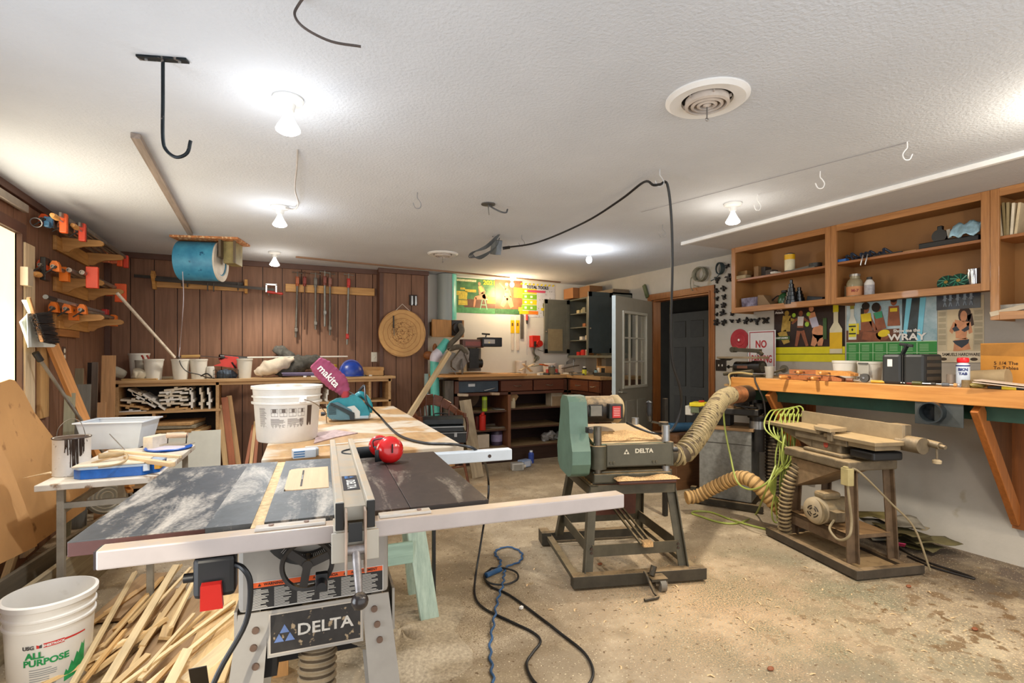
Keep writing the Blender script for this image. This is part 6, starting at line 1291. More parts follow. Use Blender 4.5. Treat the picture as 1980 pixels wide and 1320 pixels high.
for z0,px,cs in ((zs[0],1112,['#c9b98e','#b8ad86','#8f8a72','#d4c7a0']),(zs[1],1130,['#a86a44','#8c5a3c']),(zs[2],1120,['#d8d2c8','#cbb89e','#e9e6df']),(kz0,1118,['#c8322c','#d03a30','#c8322c','#e2dcd4','#c98a58'])):
    n=len(cs)
    for i,c in enumerate(cs):
        yy=6.36-.3*i/n-(0 if n>2 else .16)-(.08 if n==3 else 0); h=.05+.03*((i*7)%3)/2+(.03 if c in('#e9e6df','#e2dcd4') else 0); 
        one('small_box',{'#c8322c':'small red box on the bottom shelf of the grey wall cabinet','#d03a30':'small red box on the bottom shelf of the grey wall cabinet'}.get(c,'small box stored on a shelf of the grey wall cabinet'),'box',B().box((KX+.1+.03*(i%2),yy,z0+h/2+.0005),(.09,.07,h)),paint(c,.6,var=.2),'small red boxes in the wall cabinet' if c in('#c8322c','#d03a30') else 'small boxes in the wall cabinet',bev=.002)
# boxes on top of it
one('brown_carton','brown cardboard carton on the left end of the grey wall cabinet','carton',B().b2((KX-.1,6.25,kz1+.0005),(KX+.22,6.5,kz1+.15)),mat('#9a6a43',.8,0,.1,3),bev=.003)
one('brown_carton','second brown carton on the grey wall cabinet, behind and right of the first','carton',B().b2((KX+.0,5.98,kz1+.0005),(KX+.22,6.235,kz1+.155)),mat('#86603f',.8,0,.1,3),bev=.003)
one('flat_board','dark flat board lying on the right end of the grey wall cabinet','board',B().b2((KX+.02,5.47,kz1+.0005),(KX+.28,5.9,kz1+.05)),wood('#6f5f4c',GY))
stick('short_slat','short green slat standing up behind the open glazed door','slat',W(1252,575,x=XR-.03),W(1245,551,x=XR-.03),.05,.02,paint('#4e5a3e',.6),up=(1,0,0))
# ---- chair with the black toolbox ----
chw=wood('#5f3828',GX,col2='#7a4a34',rough=.35,coat=.2); cc=V((W(853,800,y=5.25).x,5.25,0)); t=thing('captains_chair','brown captains chair with a curved spindle back, half hidden behind the plywood table','chair',cc,R(12))
part('seat',B().prism([(cos(a)*.24,sin(a)*.23) for a in [R(q) for q in range(0,360,15)]],.035,(0,0,.44),(1,0,0),(0,1,0)),chw,t,bev=.008)
b=B(); P=[]
for a in range(-20,201,20): P.append(V((cos(R(a))*.28,sin(R(a))*.25+.02,.72+.17*max(0,sin(R(a)))**1.6)))
bk=B(); 
for i in range(len(P)-1): bk.bar(P[i],P[i+1]*1.0,.03,.055+.07*max(0,sin(R(-10+20*i)))**2,up=(0,0,1))
part('curved_back_rail',bk,chw,t,bev=.006)
for a in range(20,161,20): part('spindle',B().cyl((cos(R(a))*.21,sin(R(a))*.2,.455),(cos(R(a))*.27,sin(R(a))*.245+.02,.72+.14*sin(R(a))**1.6),.009,n=8),chw,t)
for s in (-1,1): part('arm_post',B().tube([(s*.23,-.12,.455),(s*.27,-.1,.6),(s*.27,-.07,.70)],.016,n=8),chw,t)
for sx in (-1,1):
    for sy in (-1,1): part('leg',B().cyl((sx*.15,sy*.14,.425),(sx*.22,sy*.2,.002),.018,.013,n=12),chw,t)
part('stretcher',B().cyl((-.18,-.17,.2),(.18,-.17,.2),.01,n=8).cyl((-.18,.17,.2),(.18,.17,.2),.01,n=8),chw,t)
t=thing('tool_box','black cantilever metal tool box resting on the wooden chair','tool box',cc+V((.02,-.02,.4585)),R(-16))
tb_=paint('#23282c',.35,var=.3)
part('lower_box',B().b2((-.23,-.12,0),(.23,.12,.12)),tb_,t,bev=.006); part('upper_tray',B().b2((-.25,-.2,.13),(.2,.05,.19)),tb_,t,bev=.005); part('lid',B().prism([(-.12,0),(.12,0),(.12,.05),(.05,.075),(-.05,.075),(-.12,.05)],.46,(-.03,-.02,.2),(0,1,0),(0,0,1)),tb_,t,bev=.004)
part('edge_trim',B().b2((-.235,-.125,.105),(.235,-.12,.112)).b2((-.255,-.205,.178),(.205,-.2,.186)),steel,t); part('handle',B().tube([(-.1,-.02,.275),(-.09,-.02,.3),(.03,-.02,.3),(.04,-.02,.275)],.007),blk,t)
for x in (-.12,.12): part('latch',B().box((x,-.123,.09),(.03,.008,.05)),steel,t,bev=.001)
a=W(913,785,y=5.45); stick('rough_board','rough pale grey board standing upright in front of the dark cabinet','board',(a.x+.03,5.35,.003),(a.x-.05,5.55,.86),.14,.02,wood('#a08e72',GX,var=.35),up=(0,-1,0))
# ================= posters =================
def poster(name,label,cat,q,m,grid=None,wavy=0):
    # q: corners (bl, br, tl) in world coordinates; surface faces into the room
    bl,br,tl=[V(p) for p in q]; ux=(br-bl); uy=(tl-bl); w=ux.length; h=uy.length; ux.normalize(); uy.normalize(); n=ux.cross(uy).normalized()
    if n.dot(V((0,0,CH))-bl)<0: n=-n
    t=thing(name,label,cat,bl)
    Pn=dict(t=t,bl=bl,ux=ux,uy=uy,n=n,w=w,h=h,k=0)
    part('sheet',B().add([bl,br,br+tl-bl,tl],[(0,1,2,3)]),m,t,world=True,sol=.001)
    return Pn
def pl(P,name,polys,m):
    P['k']+=1; off=.0008+.0006*P['k']; b=B()
    for poly in polys: b.face([P['bl']+P['ux']*(u*P['w'])+P['uy']*(v*P['h'])+P['n']*off for u,v in poly])
    return part('printed_'+name,b,m,P['t'],world=True)
def ell(cx,cy,rx,ry,rot=0,n=14):
    c,s=cos(R(rot)),sin(R(rot)); return [(cx+rx*cos(a)*c-ry*sin(a)*s,cy+rx*cos(a)*s+ry*sin(a)*c) for a in [2*PI*i/n for i in range(n)]]
def rc(a,b,c,d): return [(a,b),(c,b),(c,d),(a,d)]
def lm(x0,y0,x1,y1,w0,w1,asp=1): # limb
    dx,dy=x1-x0,y1-y0; L=math.hypot(dx*asp,dy); nx,ny=-dy/L/asp,dx*asp/L; return [(x0+nx*w0,y0+ny*w0),(x1+nx*w1,y1+ny*w1),(x1-nx*w1,y1-ny*w1),(x0-nx*w0,y0-ny*w0)]
def ptx(P,s,size,u,v,m,al='CENTER',bold=.001,sx=1):
    P['k']+=1; o=P['bl']+P['ux']*(u*P['w'])+P['uy']*(v*P['h'])+P['n']*(.001+.0006*P['k']); return text(s,size,o,P['ux'],P['uy'],m,P['t'],al=al,bold=bold,sx=sx)
skin=paint('#c98a62',.5,var=.2,scale=20); skd=paint('#8a5034',.5,var=.25,scale=20); yel=paint('#e2c61e',.45,var=.1); pgr=mat('#2f6b45',.4,0,.4,9,col2='#5f8f52'); hairb=paint('#1c120e',.5)
def PB(a,b,c,d,y=YB-.002): # back wall quad px: (left,top)-(right,bottom)
    return (W(a,d,y=y),V((W(c,d,y=y).x,y,W(a,d,y=y).z)),V((W(a,d,y=y).x,y,W(a,b,y=y).z)))
P=poster('garage_poster','green poster with a seated woman and 2021, leftmost on the back wall','poster',PB(882,536,958,604),pgr)
pl(P,'floor_band',[rc(0,0,1,.16)],paint('#4f8f58',.5,var=.3,scale=20)); pl(P,'brown_floor',[rc(.2,.16,1,.4)],paint('#6f4a34',.5,var=.3))
pl(P,'crate_stacks',[rc(.05,.22,.28,.36),rc(.06,.38,.27,.5),rc(.0,.5,.28,.62),rc(.22,.6,.5,.68),rc(.78,.3,1,.42),rc(.8,.43,1,.5),rc(.1,.66,.22,.72)],paint('#cdb43c',.5,var=.3,scale=30))
pl(P,'stool',[lm(.66,.42,.6,.12,.01,.01),lm(.72,.42,.78,.12,.01,.01),rc(.6,.4,.8,.44),rc(.62,.24,.76,.26)],paint('#8fc49a'))
pl(P,'woman',[ell(.58,.86,.035,.05),lm(.6,.8,.63,.55,.05,.06),lm(.74,.5,.48,.44,.075,.05),lm(.48,.46,.44,.18,.03,.02),lm(.66,.76,.72,.62,.02,.02),lm(.72,.62,.63,.58,.02,.02),ell(.72,.5,.07,.07)],skin)
pl(P,'yellow_top',[lm(.58,.78,.66,.64,.04,.05)],paint('#d8c060')); ptx(P,'2021',.08,.84,.9,yel,bold=.002,sx=1.2); pl(P,'title_strip',[rc(.01,.9,.5,.96)],paint('#d5cf9e',.5,var=.4,scale=60))
P=poster('kneeling_poster','middle back wall poster of a woman kneeling on a brown ground','poster',PB(957,540,1010,606,y=YB-.004),mat('#8a5e44',.45,0,.35,7))
pl(P,'green_band',[rc(0,0,1,.15)],paint('#3f6a42',.5,var=.4,scale=25)); pl(P,'woman',[ell(.42,.84,.06,.065),lm(.42,.76,.42,.5,.06,.09),lm(.4,.5,.25,.22,.1,.07),lm(.48,.5,.62,.2,.1,.07),lm(.38,.72,.15,.9,.03,.02),lm(.5,.72,.58,.5,.03,.03)],skin)
pl(P,'hair',[ell(.42,.88,.065,.05)],paint('#d8bd8c')); pl(P,'green_top',[rc(.36,.62,.5,.68)],paint('#4f7a4a')); pl(P,'gold_crates',[rc(.68,.5,1,.8),rc(.85,.1,1,.22)],paint('#d9b640',.5,var=.4,scale=30))
P=poster('tool_calendar','third back wall poster, a calendar with yellow and green month blocks and TOTAL TOOLS lettering','calendar',PB(1004,545,1073,612,y=YB-.003),mat('#cfcfd4',.45,0,.15,9,spots=(40,.62,'#3b3f44')))
pl(P,'month_block',[rc(.06,.2+.16*i,.48,.345+.16*i) for i in (1,3)],paint('#e9c91c')); pl(P,'month_block_green',[rc(.06,.2+.16*i,.48,.345+.16*i) for i in (0,2)],paint('#7fb52e'))
pl(P,'orange_strip',[rc(.25,.08,.52,.18)],paint('#ef7f26')); pl(P,'yellow_strip',[rc(.0,.08,.25,.18)],paint('#eebf1a'))
pl(P,'dates',[rc(.14+.16*i,.24+.16*j,.2+.16*i,.30+.16*j) for i in (0,1) for j in range(4)],paint('#efe9d8')); pl(P,'hazard_band',[[(.02+.11*i,.93),(.08+.11*i,.93),(.11+.11*i,.98),(.05+.11*i,.98)] for i in range(9)],yel)
ptx(P,'TOTAL TOOLS',.06,.5,.87,blk,bold=.002,sx=.9); pl(P,'pink_strip',[rc(.22,.72,.72,.79)],paint('#c9506e')); pl(P,'machine_picture',[ell(.8,.35,.16,.13),rc(.66,.04,.96,.2)],paint('#6c6a38',.5,var=.5,scale=30)); pl(P,'yellow_picture',[rc(.6,.2,.98,.28)],yel)
def PR(a,b,c,d,x=XR-.002): # right wall quad px; left edge is the far one
    A=W(a,d,x=x); Bq=W(c,d,x=x); zl=A.z; T=W(a,b,x=x)
    return (A,V((x,Bq.y,A.z)),V((x,A.y,T.z)))
P=poster('boxing_poster','dark poster of posing boxers with a yellow band below, under the left shelves','poster',PR(1497,585,1634,698),mat('#2f2320',.3,0,.4,6))
pl(P,'yellow_band',[rc(0,.0,1,.115),rc(0,.125,1,.235)],paint('#d9cf1d')); pl(P,'ring_lights',[ell(.25+.12*i,.93+.02*sin(i),.008,.012) for i in range(6)],whitep)
pl(P,'figure',[ell(.2,.8,.035,.045),lm(.2,.76,.18,.5,.06,.07),lm(.12,.5,.2,.3,.07,.05),lm(.24,.7,.34,.66,.025,.02)],paint('#a98a3c',.5,var=.3,scale=30))
pl(P,'referee',[ell(.41,.78,.03,.045),lm(.41,.72,.4,.55,.05,.045),lm(.38,.5,.34,.25,.03,.02),lm(.43,.5,.5,.25,.03,.02),lm(.36,.7,.28,.62,.02,.015),lm(.45,.7,.53,.62,.02,.015)],skd)
pl(P,'referee_shirt',[lm(.41,.73,.4,.58,.045,.04)],mat('#d8d4cc',.5,0,.1,4)); pl(P,'third_figure',[ell(.56,.84,.035,.045),lm(.56,.78,.6,.6,.05,.05),ell(.66,.47,.09,.11),lm(.64,.42,.58,.25,.06,.03),lm(.68,.42,.68,.25,.06,.03)],skin)
pl(P,'silver_shorts',[lm(.58,.7,.62,.55,.05,.05)],paint('#b8b6c8')); pl(P,'gloves',[ell(.31,.76,.028,.035),ell(.5,.6,.03,.04),ell(.52,.76,.028,.035)],paint('#9cc23c')); pl(P,'green_banner',[rc(.02,.36,.25,.42),rc(.72,.35,.77,.68)],paint('#3c5a2e'))
pl(P,'bottle',[rc(.81,.13,.97,.5),[(.81,.5),(.86,.6),(.86,.78),(.92,.78),(.92,.6),(.97,.5)]],paint('#d6cfae')); pl(P,'bottle_label',[rc(.81,.2,.97,.45)],paint('#e0b31c')); pl(P,'bottle_cap',[rc(.855,.76,.925,.9)],paint('#cdbf1c'))
ptx(P,'2012',.035,.1,.95,whitep); ptx(P,'THE\nAttack',.032,.09,.85,whitep); ptx(P,'READY 2 RUMBLE',.016,.13,.39,whitep)
P=poster('bikini_poster','bright poster with three women and WRAY lettering above a green calendar','poster',PR(1637,573,1812,700),mat('#7fb4c4',.25,0,.35,5,col2='#c7dbe0'))
pl(P,'calendar_band',[rc(0,0,1,.30)],paint('#2f8a3e')); pl(P,'band_lines',[rc(.16*i,.02,.16*i+.006,.28) for i in range(1,6)]+[rc(0,.29,1,.30),rc(0,.14,1,.145)],paint('#bfe0b5'))
b_=[]; 
for i in range(6):
    for j in range(5): b_.append(rc(.03+.16*i,.04+.02*j,.12+.16*i,.046+.02*j)); b_.append(rc(.03+.16*i,.17+.02*j,.12+.16*i,.176+.02*j))
pl(P,'date_rows',b_,paint('#a9d0a2')); pl(P,'brown_sand',[rc(0,.30,.62,.48)],paint('#6b3f2a',.5,var=.4,scale=14)); pl(P,'dark_panel',[rc(.65,.3,.86,.92)],paint('#23343c',.3,var=.5,scale=12)); pl(P,'light_streak',[[(.66,.4),(.7,.95),(.76,.95),(.7,.4)],[(.8,.3),(.84,.95),(.9,.95),(.85,.3)]],paint('#79cbe2'))
pl(P,'women',[ell(.24,.78,.04,.06),lm(.24,.72,.25,.46,.06,.07),lm(.2,.4,.42,.36,.06,.06),ell(.38,.78,.04,.06),lm(.38,.72,.42,.48,.05,.06),ell(.44,.4,.08,.08),ell(.56,.86,.035,.055),lm(.56,.8,.56,.52,.055,.07),lm(.28,.66,.36,.46,.025,.02)],skd)
pl(P,'hair',[ell(.24,.83,.048,.055),ell(.36,.80,.05,.07),ell(.56,.9,.042,.05),lm(.2,.8,.2,.6,.02,.02)],hairb); pl(P,'yellow_tops',[lm(.24,.72,.25,.6,.06,.06),ell(.45,.42,.07,.05,20),rc(.52,.72,.6,.77),lm(.04,.5,.16,.5,.08,.08)],yel); pl(P,'green_top',[lm(.38,.73,.4,.64,.05,.04)],paint('#3f9a72'))
pl(P,'bottle',[rc(.03,.34,.13,.6),[(.03,.6),(.055,.7),(.055,.85),(.1,.85),(.1,.7),(.13,.6)]],paint('#d8dccf')); pl(P,'bottle_label',[rc(.035,.38,.125,.58)],paint('#d9cf2a')); pl(P,'label_bands',[rc(.035,.42,.125,.44),rc(.035,.53,.125,.55),ell(.08,.49,.012,.02)],blk); pl(P,'bottle_cap',[rc(.053,.8,.103,.9)],paint('#8f8a2c'))
ptx(P,'Show me the',.034,.70,.445,whitep,bold=.001); ptx(P,'WRAY',.07,.70,.355,whitep,bold=.0022,sx=1.25)
P=poster('hardware_calendar','cream calendar with a dark haired woman in a dark bikini and SAMUELS hardware lettering','calendar',PR(1813,577,1903,700),paint('#c3b596',.5,var=.12))
b_=[]
for sx_ in (.02,.80):
    for j in range(6):
        for k in range(5): b_.append(rc(sx_,.27+.09*j+.013*k,sx_+.17,.276+.09*j+.013*k))
pl(P,'date_rows',b_,paint('#8f8468')); pl(P,'photo_ground',[rc(.22,.18,.78,.82)],paint('#d3c09a',.5,var=.1)); pl(P,'hair',[ell(.6,.72,.14,.13),lm(.7,.72,.76,.55,.06,.04)],paint('#3a241a',.5,var=.3))
pl(P,'woman',[ell(.58,.70,.075,.085),lm(.55,.63,.53,.5,.16,.15),lm(.53,.5,.52,.36,.13,.11),lm(.52,.36,.54,.18,.14,.19),lm(.4,.6,.3,.46,.045,.04),lm(.68,.6,.73,.44,.045,.04)],skin)
pl(P,'bikini',[[(.33,.52),(.42,.56),(.5,.49),(.38,.47)],[(.53,.49),(.68,.56),(.7,.5),(.6,.46)],[(.34,.33),(.7,.35),(.68,.29),(.54,.22),(.4,.28)]],paint('#2d3540')); pl(P,'name_band',[rc(0,.0,1,.17)],paint('#d8ccb2'))
ptx(P,'SAMUELS HARDWARE',.03,.52,.12,hairb,bold=.0005,sx=.74); pl(P,'turtle_mark',[ell(.14,.05,.08,.025),ell(.8,.05,.08,.025)],paint('#463a2c'))
P=poster('skeleton_print','dark blue print of a band of skeletons pinned over the top of the cream calendar','print',PR(1811,560,1896,600,x=XR-.006),mat('#171f30',.3,0,.5,10,col2='#34465f'))
for u in (.2,.33,.5,.66,.8): pl(P,'skeleton',[ell(u,.78,.03,.09),lm(u,.7,u,.4,.03,.03),lm(u,.6,u-.05,.45,.01,.01),lm(u,.6,u+.06,.5,.01,.01),lm(u,.4,u-.03,.15,.012,.01),lm(u,.4,u+.03,.15,.012,.01)],paint('#8fa0b0',.5))
# sign
P=poster('metal_sign','white metal sign with a red border and red NO PARKING lettering behind the small sander','sign',PR(1447,640,1500,722,x=XR-.03),paint('#dedad8',.35,var=.04))
e=.045; pl(P,'border',[rc(e,e*.6,1-e,e*.6+.02),rc(e,1-e*.6-.02,1-e,1-e*.6),rc(e,e*.6,e+.03,1-e*.6),rc(1-e-.03,e*.6,1-e,1-e*.6)],paint('#a32c34'))
rd_=paint('#b5242c'); ptx(P,'NO',.1,.48,.68,rd_,bold=.0025,sx=.8); ptx(P,'PARKING',.1,.5,.34,rd_,bold=.002,sx=.55)
P['t'].location
p=W(1430,657,x=XR-.001); t=thing('red_disc','round red ribbed disc hanging on the white wall left of the NO PARKING sign','disc',p)
part('disc_body',B().lathe([(.0001,.012),(.02,.012),(.03,.004),(.06,.006),(.065,.002),(.09,.006),(.112,.004),(.114,0),(.0001,-.002)],axis=(-1,0,0),n=44),paint('#a82f38',.45,var=.15),t); part('centre_hole',B().lathe([(.0001,.0135),(.012,.0135)],axis=(-1,0,0),n=16,cap=False),whitep,t)
# ---- black cutters on the white wall ----
def cutter(px,py,s,kind,seed):
    p=W(px,py,x=XR-.001); r=random.Random(seed); b=B(); n=(3,4,5,6)[kind%4]
    b.cyl((0,0,0),(-.035,0,0),.014*s,n=14)
    for i in range(n):
        a=2*PI*i/n+r.random(); pts=[(0,0)]+[(cos(a+d)*k*s,sin(a+d)*k*s) for d,k in ((-.25,.02),(-.1,.036+.012*r.random()),(.35,.034),(.6,.018))]
        b.prism(pts,.022,(-.02,0,0),(0,1,0),(0,0,1))
    return one('cutter_head','black steel moulding cutter hanging on the white wall left of the oak shelves','cutter',b,dkc,'moulding cutters on the white wall',M=MX.Translation(p))
for i,(x,y,s) in enumerate(((1389,541,1.1),(1409,514,.7),(1388,562,.8),(1401,558,.9),(1388,577,.85),(1402,574,.8),(1388,592,.6),(1401,590,.9),(1388,608,.6),(1400,606,1.1),(1388,623,1.1),(1402,623,.9),(1417,620,.7),(1430,620,.7),(1445,620,.9),(1455,619,.5),(1466,620,1.1),(1483,619,1.15),(1412,537,1.3),(1418,607,.6))): cutter(x,y,s*.95,i,i)
for i,(x,y,s,l) in enumerate(((1393,519,1.0,'black coiled cable hanging on the white wall right of the grey one'),)):
    p=W(x,y,x=XR-.03); b=B()
    for k in range(6): b.tube([V((-.006*k,cos(a)*.055*(1-.07*k),sin(a)*.06)) for a in [R(q) for q in range(0,361,24)]],.006,n=6,k=2)
    b.tube([(0,.0,-.05),(-.02,.05,-.1),(-.02,.11,-.12)],.005); one('cable_coil',l,'coil',b,mat('#3a4648',.5,.2,.4),M=MX.Translation(p))
p=W(1355,530,x=XR-.05); b=B()
for k in range(8): b.tube([V((-.008*k+.02,cos(a)*.085*(1-.04*(k%3))+.01*sin(k*2),sin(a)*.075)) for a in [R(q) for q in range(0,361,20)]],.006,n=6,k=2)
b.tube([(0,.05,-.04),(0,.14,-.02),(0,.15,-.12),(0,.12,-.17)],.006).tube([(0,.1,-.11),(0,.03,-.14)],.005)
one('cable_coil','grey and cream coiled cable hanging above the doorway casing','coil',b,mat('#7d7a68',.5,.1,.4,30),M=MX.Translation(p))
# ================= oak shelf units over the bench =================
oakc=wood('#9f6a3c',GY,col2='#b57f4c',rough=.35,var=.18,coat=.15); oakz=wood('#9f6a3c',GZ,col2='#b57f4c',rough=.35,var=.18,coat=.15); oaki=mat('#94683c',.6,0,.12,3); SX=4.15
y3=3.585; y2=W(1606,500,x=SX).y; y1=W(1914,450,x=SX).y; y0=.55
def unit(ya,yb,z0,z1,zsh,label):
    t=thing('shelf_unit',label,'shelf unit',(SX+.15,(ya+yb)/2,z0)); d=XR-.002
    part('side_panel',B().b2((SX+.018,ya,z0),(d,ya+.016,z1)),oaki,t,**WL); part('side_panel',B().b2((SX+.018,yb-.016,z0),(d,yb,z1)),oaki,t,**WL)
    part('bottom_panel',B().b2((SX+.018,ya+.016,z0+.02),(d,yb-.016,z0+.036)),oaki,t,**WL); part('top_panel',B().b2((SX+.018,ya+.016,z1-.03),(d,yb-.016,z1-.014)),oaki,t,**WL)
    part('back_panel',B().b2((d-.01,ya+.016,z0+.036),(d-.002,yb-.016,z1-.03)),mat('#94683a',.6,0,.12,2),t,**WL)
    part('face_stile',B().b2((SX,ya,z0),(SX+.018,ya+.045,z1)),oakz,t,bev=.002,**WL); part('face_stile',B().b2((SX,yb-.045,z0),(SX+.018,yb,z1)),oakz,t,bev=.002,**WL)
    part('face_rail',B().b2((SX,ya+.045,z0),(SX+.018,yb-.045,z0+.05)),oakc,t,bev=.002,**WL); part('face_rail',B().b2((SX,ya+.045,z1-.05),(SX+.018,yb-.045,z1)),oakc,t,bev=.002,**WL)
    part('shelf',B().b2((SX+.02,ya+.016,zsh-.018),(d-.012,yb-.016,zsh)),wood('#925c30',GY,rough=.4),t,**WL); return t
unit(y2+.001,y3,1.79,2.424,2.115,'left oak shelf unit over the bench, holding the step pulleys and the tin')
unit(y1+.001,y2-.001,1.79,2.424,2.125,'middle oak shelf unit over the bench, holding the glass jar and green discs')
unit(y0,y1-.001,1.60,2.424,2.125,'right oak shelf unit cut by the edge of the photo, holding upright papers')
B1=1.8265; T1=2.1155; T2=2.1255
def RX(px,x): return W(px,500,x=x).y
def rcan(name,label,cat,px,x,z,r,h,m,band=None,bandm=None,cap=None,prof=None):
    t=thing(name,label,cat,(x,RX(px,x),z)); part('body',B().lathe(prof or [(r*.95,0),(r,.004),(r,h*.94),(r*.85,h*.97),(r*.5,h)],n=28),m,t)
    if band: part('label_band',B().lathe([(r*1.012,h*band[0]),(r*1.012,h*band[1])],n=28,cap=False),bandm,t)
    if cap: part('cap',B().lathe([(r*.55,h*.97),(r*.55,h*1.12),(.0001,h*1.13)],n=18),cap,t)
    return t
# left unit top shelf
rcan('metal_tin','worn metal tin with a yellow and white label on the left oak unit','tin',1527,4.25,T1,.042,.175,mat('#6d6a66',.4,.5,.4,20),(.1,.92),mat('#d8cfae',.5,0,.15))
t=[o for o in COL.objects if o.get('label','').startswith('worn metal tin')][0]; part('yellow_band',B().lathe([(.0431,.115),(.0431,.16)],n=28,cap=False),paint('#d9a81c'),t)
for i,(px,dx,w,h,c,l) in enumerate(((1440,.12,.12,.05,'#8a6a42','tan wood block at the left of the top shelf of the left unit'),(1436,.06,.13,.035,'#9c8a6a','pale wood block lying lowest at the left of the same top shelf'),(1468,.08,.05,.1,'#7a5a38','tan block tilted up on the top shelf'),(1480,.12,.06,.09,'#3d3530','dark curved piece on the top shelf of the left unit'),(1492,.1,.07,.05,'#4a4038','dark lump right of the curved piece on the top shelf'),(1500,.05,.05,.02,'#c9c4ba','small pale piece at the shelf edge left of the tin'))):
    y=RX(px,SX+dx); one('shelf_scrap',l,'scrap',B().box((SX+dx,y,T1+h/2+.0006+(.035 if i==0 else 0)),(.09,w,h)),paint(c,.7,var=.35),bev=.006)
t=thing('tape_roll','dark tape roll on a flat grey plate right of the metal tin','tape roll',(SX+.1,RX(1577,SX+.1),T1+.001)); part('plate',B().box((0,.05,.006),(.12,.16,.012)),paint('#5d5a50',.5),t); part('roll',B().lathe([(.02,.012),(.05,.012),(.05,.045),(.02,.045),(.02,.012)],n=28,cap=False),paint('#2f2e2b',.5),t); part('bar',B().bar((-.02,.2,.01),(.0,.02,.03),.03,.012),paint('#6a645a',.5),t)
# left unit bottom
t=thing('photo_box','tilted box with a purple grey glossy front at the left of the lower shelf','box',(SX+.09,RX(1450,SX+.09),B1)); part('box_body',B().box((0,0,.055),(.03,.17,.105),(.0,-.12,0)),mat('#6d5d72',.2,0,.5,14,col2='#a7a3b8'),t,bev=.003)
one('brown_wedge','tan wedge shaped block right of the tilted box','wedge',B().prism([(-.07,0),(.09,0),(.05,.05),(.0,.115),(-.06,.12)],.1,(SX+.14,RX(1483,SX+.14),B1+.001),(0,-1,0),(0,0,1)),paint('#8a6f50',.7),bev=.004)
rcan('green_lamp','green glass lantern like pot behind the black step pulleys','pot',1517,SX+.17,B1,.05,.13,mat('#2f5a3a',.25,0,.3),None,None,dk,prof=[(.03,0),(.05,.02),(.055,.06),(.045,.1),(.025,.12),(.0001,.125)])
one('lantern_handle','thin black curved handle beside the green lantern pot','handle',B().tube([(SX+.16,RX(1489,SX+.16),B1+.05),(SX+.16,RX(1503,SX+.16),B1+.1),(SX+.16,RX(1508,SX+.16),B1+.085)],.006),blk)
for px,dx,n,l,h0 in ((1530,.05,6,'tall black step pulley nearest the shelf edge of the left unit',.036),(1545,.12,5,'second black step pulley just behind the tall one',.03)):
    prof=[]; z=0; r=.06 if n==6 else .055
    for k in range(n): prof+=[(r,z),(r,z+h0*.9),(r-.003,z+h0)]; z+=h0; r-=.0095
    prof+=[(.004,z)]; y=RX(px,SX+dx); one('step_pulley',l,'pulley',B().lathe(prof,n=32),mat('#3a3c3e',.2,.8,.3,10),'step pulleys' if 0 else None,M=MX.Translation((SX+dx,y,B1+.0005)))
one('black_pad','dark rectangular block lying at the back right of the lower left shelf','block',B().box((SX+.15,RX(1580,SX+.15),B1+.03),(.08,.14,.05),rot=(.15,0,0)),paint('#2a3036',.5),bev=.006)
t=thing('orange_packet','upright white and orange packet against the right side of the left unit','packet',(SX+.07,y2+.04,B1)); part('packet',B().box((0,0,.09),(.08,.016,.178)),whitep,t); part('orange_front',B().box((.005,.0085,.075),(.06,.002,.145)).box((-.041,0,.07),(.002,.017,.14)),paint('#e0641e'),t)
for px in (1437,1470,1490): one('small_bit','small pale crumb of clutter on the lower shelf of the left unit','scrap',B().box((SX+.045,RX(px,SX+.05),B1+.009),(.04,.05,.014)),paint('#a8987c',.7),'crumbs on the lower left shelf',bev=.003)
# middle unit
b=B(); rr=random.Random(14)
for i in range(9):
    y=RX(1640+i*9,SX+.08); b.tube([(SX+.06+.03*rr.random(),y,T2+.01),(SX+.1,y+.02,T2+.02+.05*rr.random()),(SX+.13,y-.03,T2+.015)],.009,n=6)
one('tool_tangle','tangle of dark tools and blue grips at the left of the top middle shelf','tools',b,mat('#2e3848',.5,0,.5,30),kind='stuff')
one('blue_block','small bright blue block at the front left of the top middle shelf','block',B().box((SX+.05,RX(1630,SX+.05),T2+.012),(.05,.07,.022)),paint('#2b62a8',.4),bev=.004)
for px,l in ((1667,'steel hex key hanging down over the shelf edge, left one'),(1676,'steel hex key hanging down over the shelf edge, right one')): one('hex_key',l,'hex key',B().tube([(SX+.1,RX(px,SX+.1),T2+.02),(SX+.01,RX(px,SX),T2+.02),(SX-.0,RX(px-3,SX),T2-.055)],.005,n=6,k=3),steel)
for i,(p0,p1) in enumerate(((1690,1745),(1700,1768),(1715,1778))): stick('long_tool',['dark file lying on the top middle shelf','pale handled file lying on the top middle shelf','thin steel scriber lying furthest right on the top middle shelf'][i],'file',(SX+.05+.03*i,RX(p0,SX+.06),T2+.01),(SX+.06+.03*i,RX(p1,SX+.06),T2+.01),.02,.008,[dkc,wood('#b08a5c'),steel][i])
t=thing('black_mount','black case with a round black mount on the right half of the top middle shelf','case',(SX+.1,RX(1822,SX+.1),T2+.001)); part('case_body',B().box((0,-.05,.022),(.1,.34,.042)),paint('#18191a',.5),t,bev=.006); part('round_mount',B().cyl((-.02,.01,.08),(.03,.01,.08),.045,n=24).box((0,.01,.13),(.03,.03,.04)),paint('#141516',.4),t,bev=.004); part('clip',B().bar((-.03,-.06,.05),(-.03,-.05,.11),.02,.02),paint('#9a968c'),t)
b=B().grid(lambda u,v:V((SX+.02+.03*sin(u*9)*.3+.05*v,RX(1838,SX+.04)+(RX(1896,SX+.04)-RX(1838,SX+.04))*u,T2+.045+.09*v+.012*sin(u*14+v*5))),10,5); one('blue_pouch','light blue crinkled foil pouch lying on the black case','pouch',b,mat('#9fc6d8',.3,.2,.35,22),sol=.006)
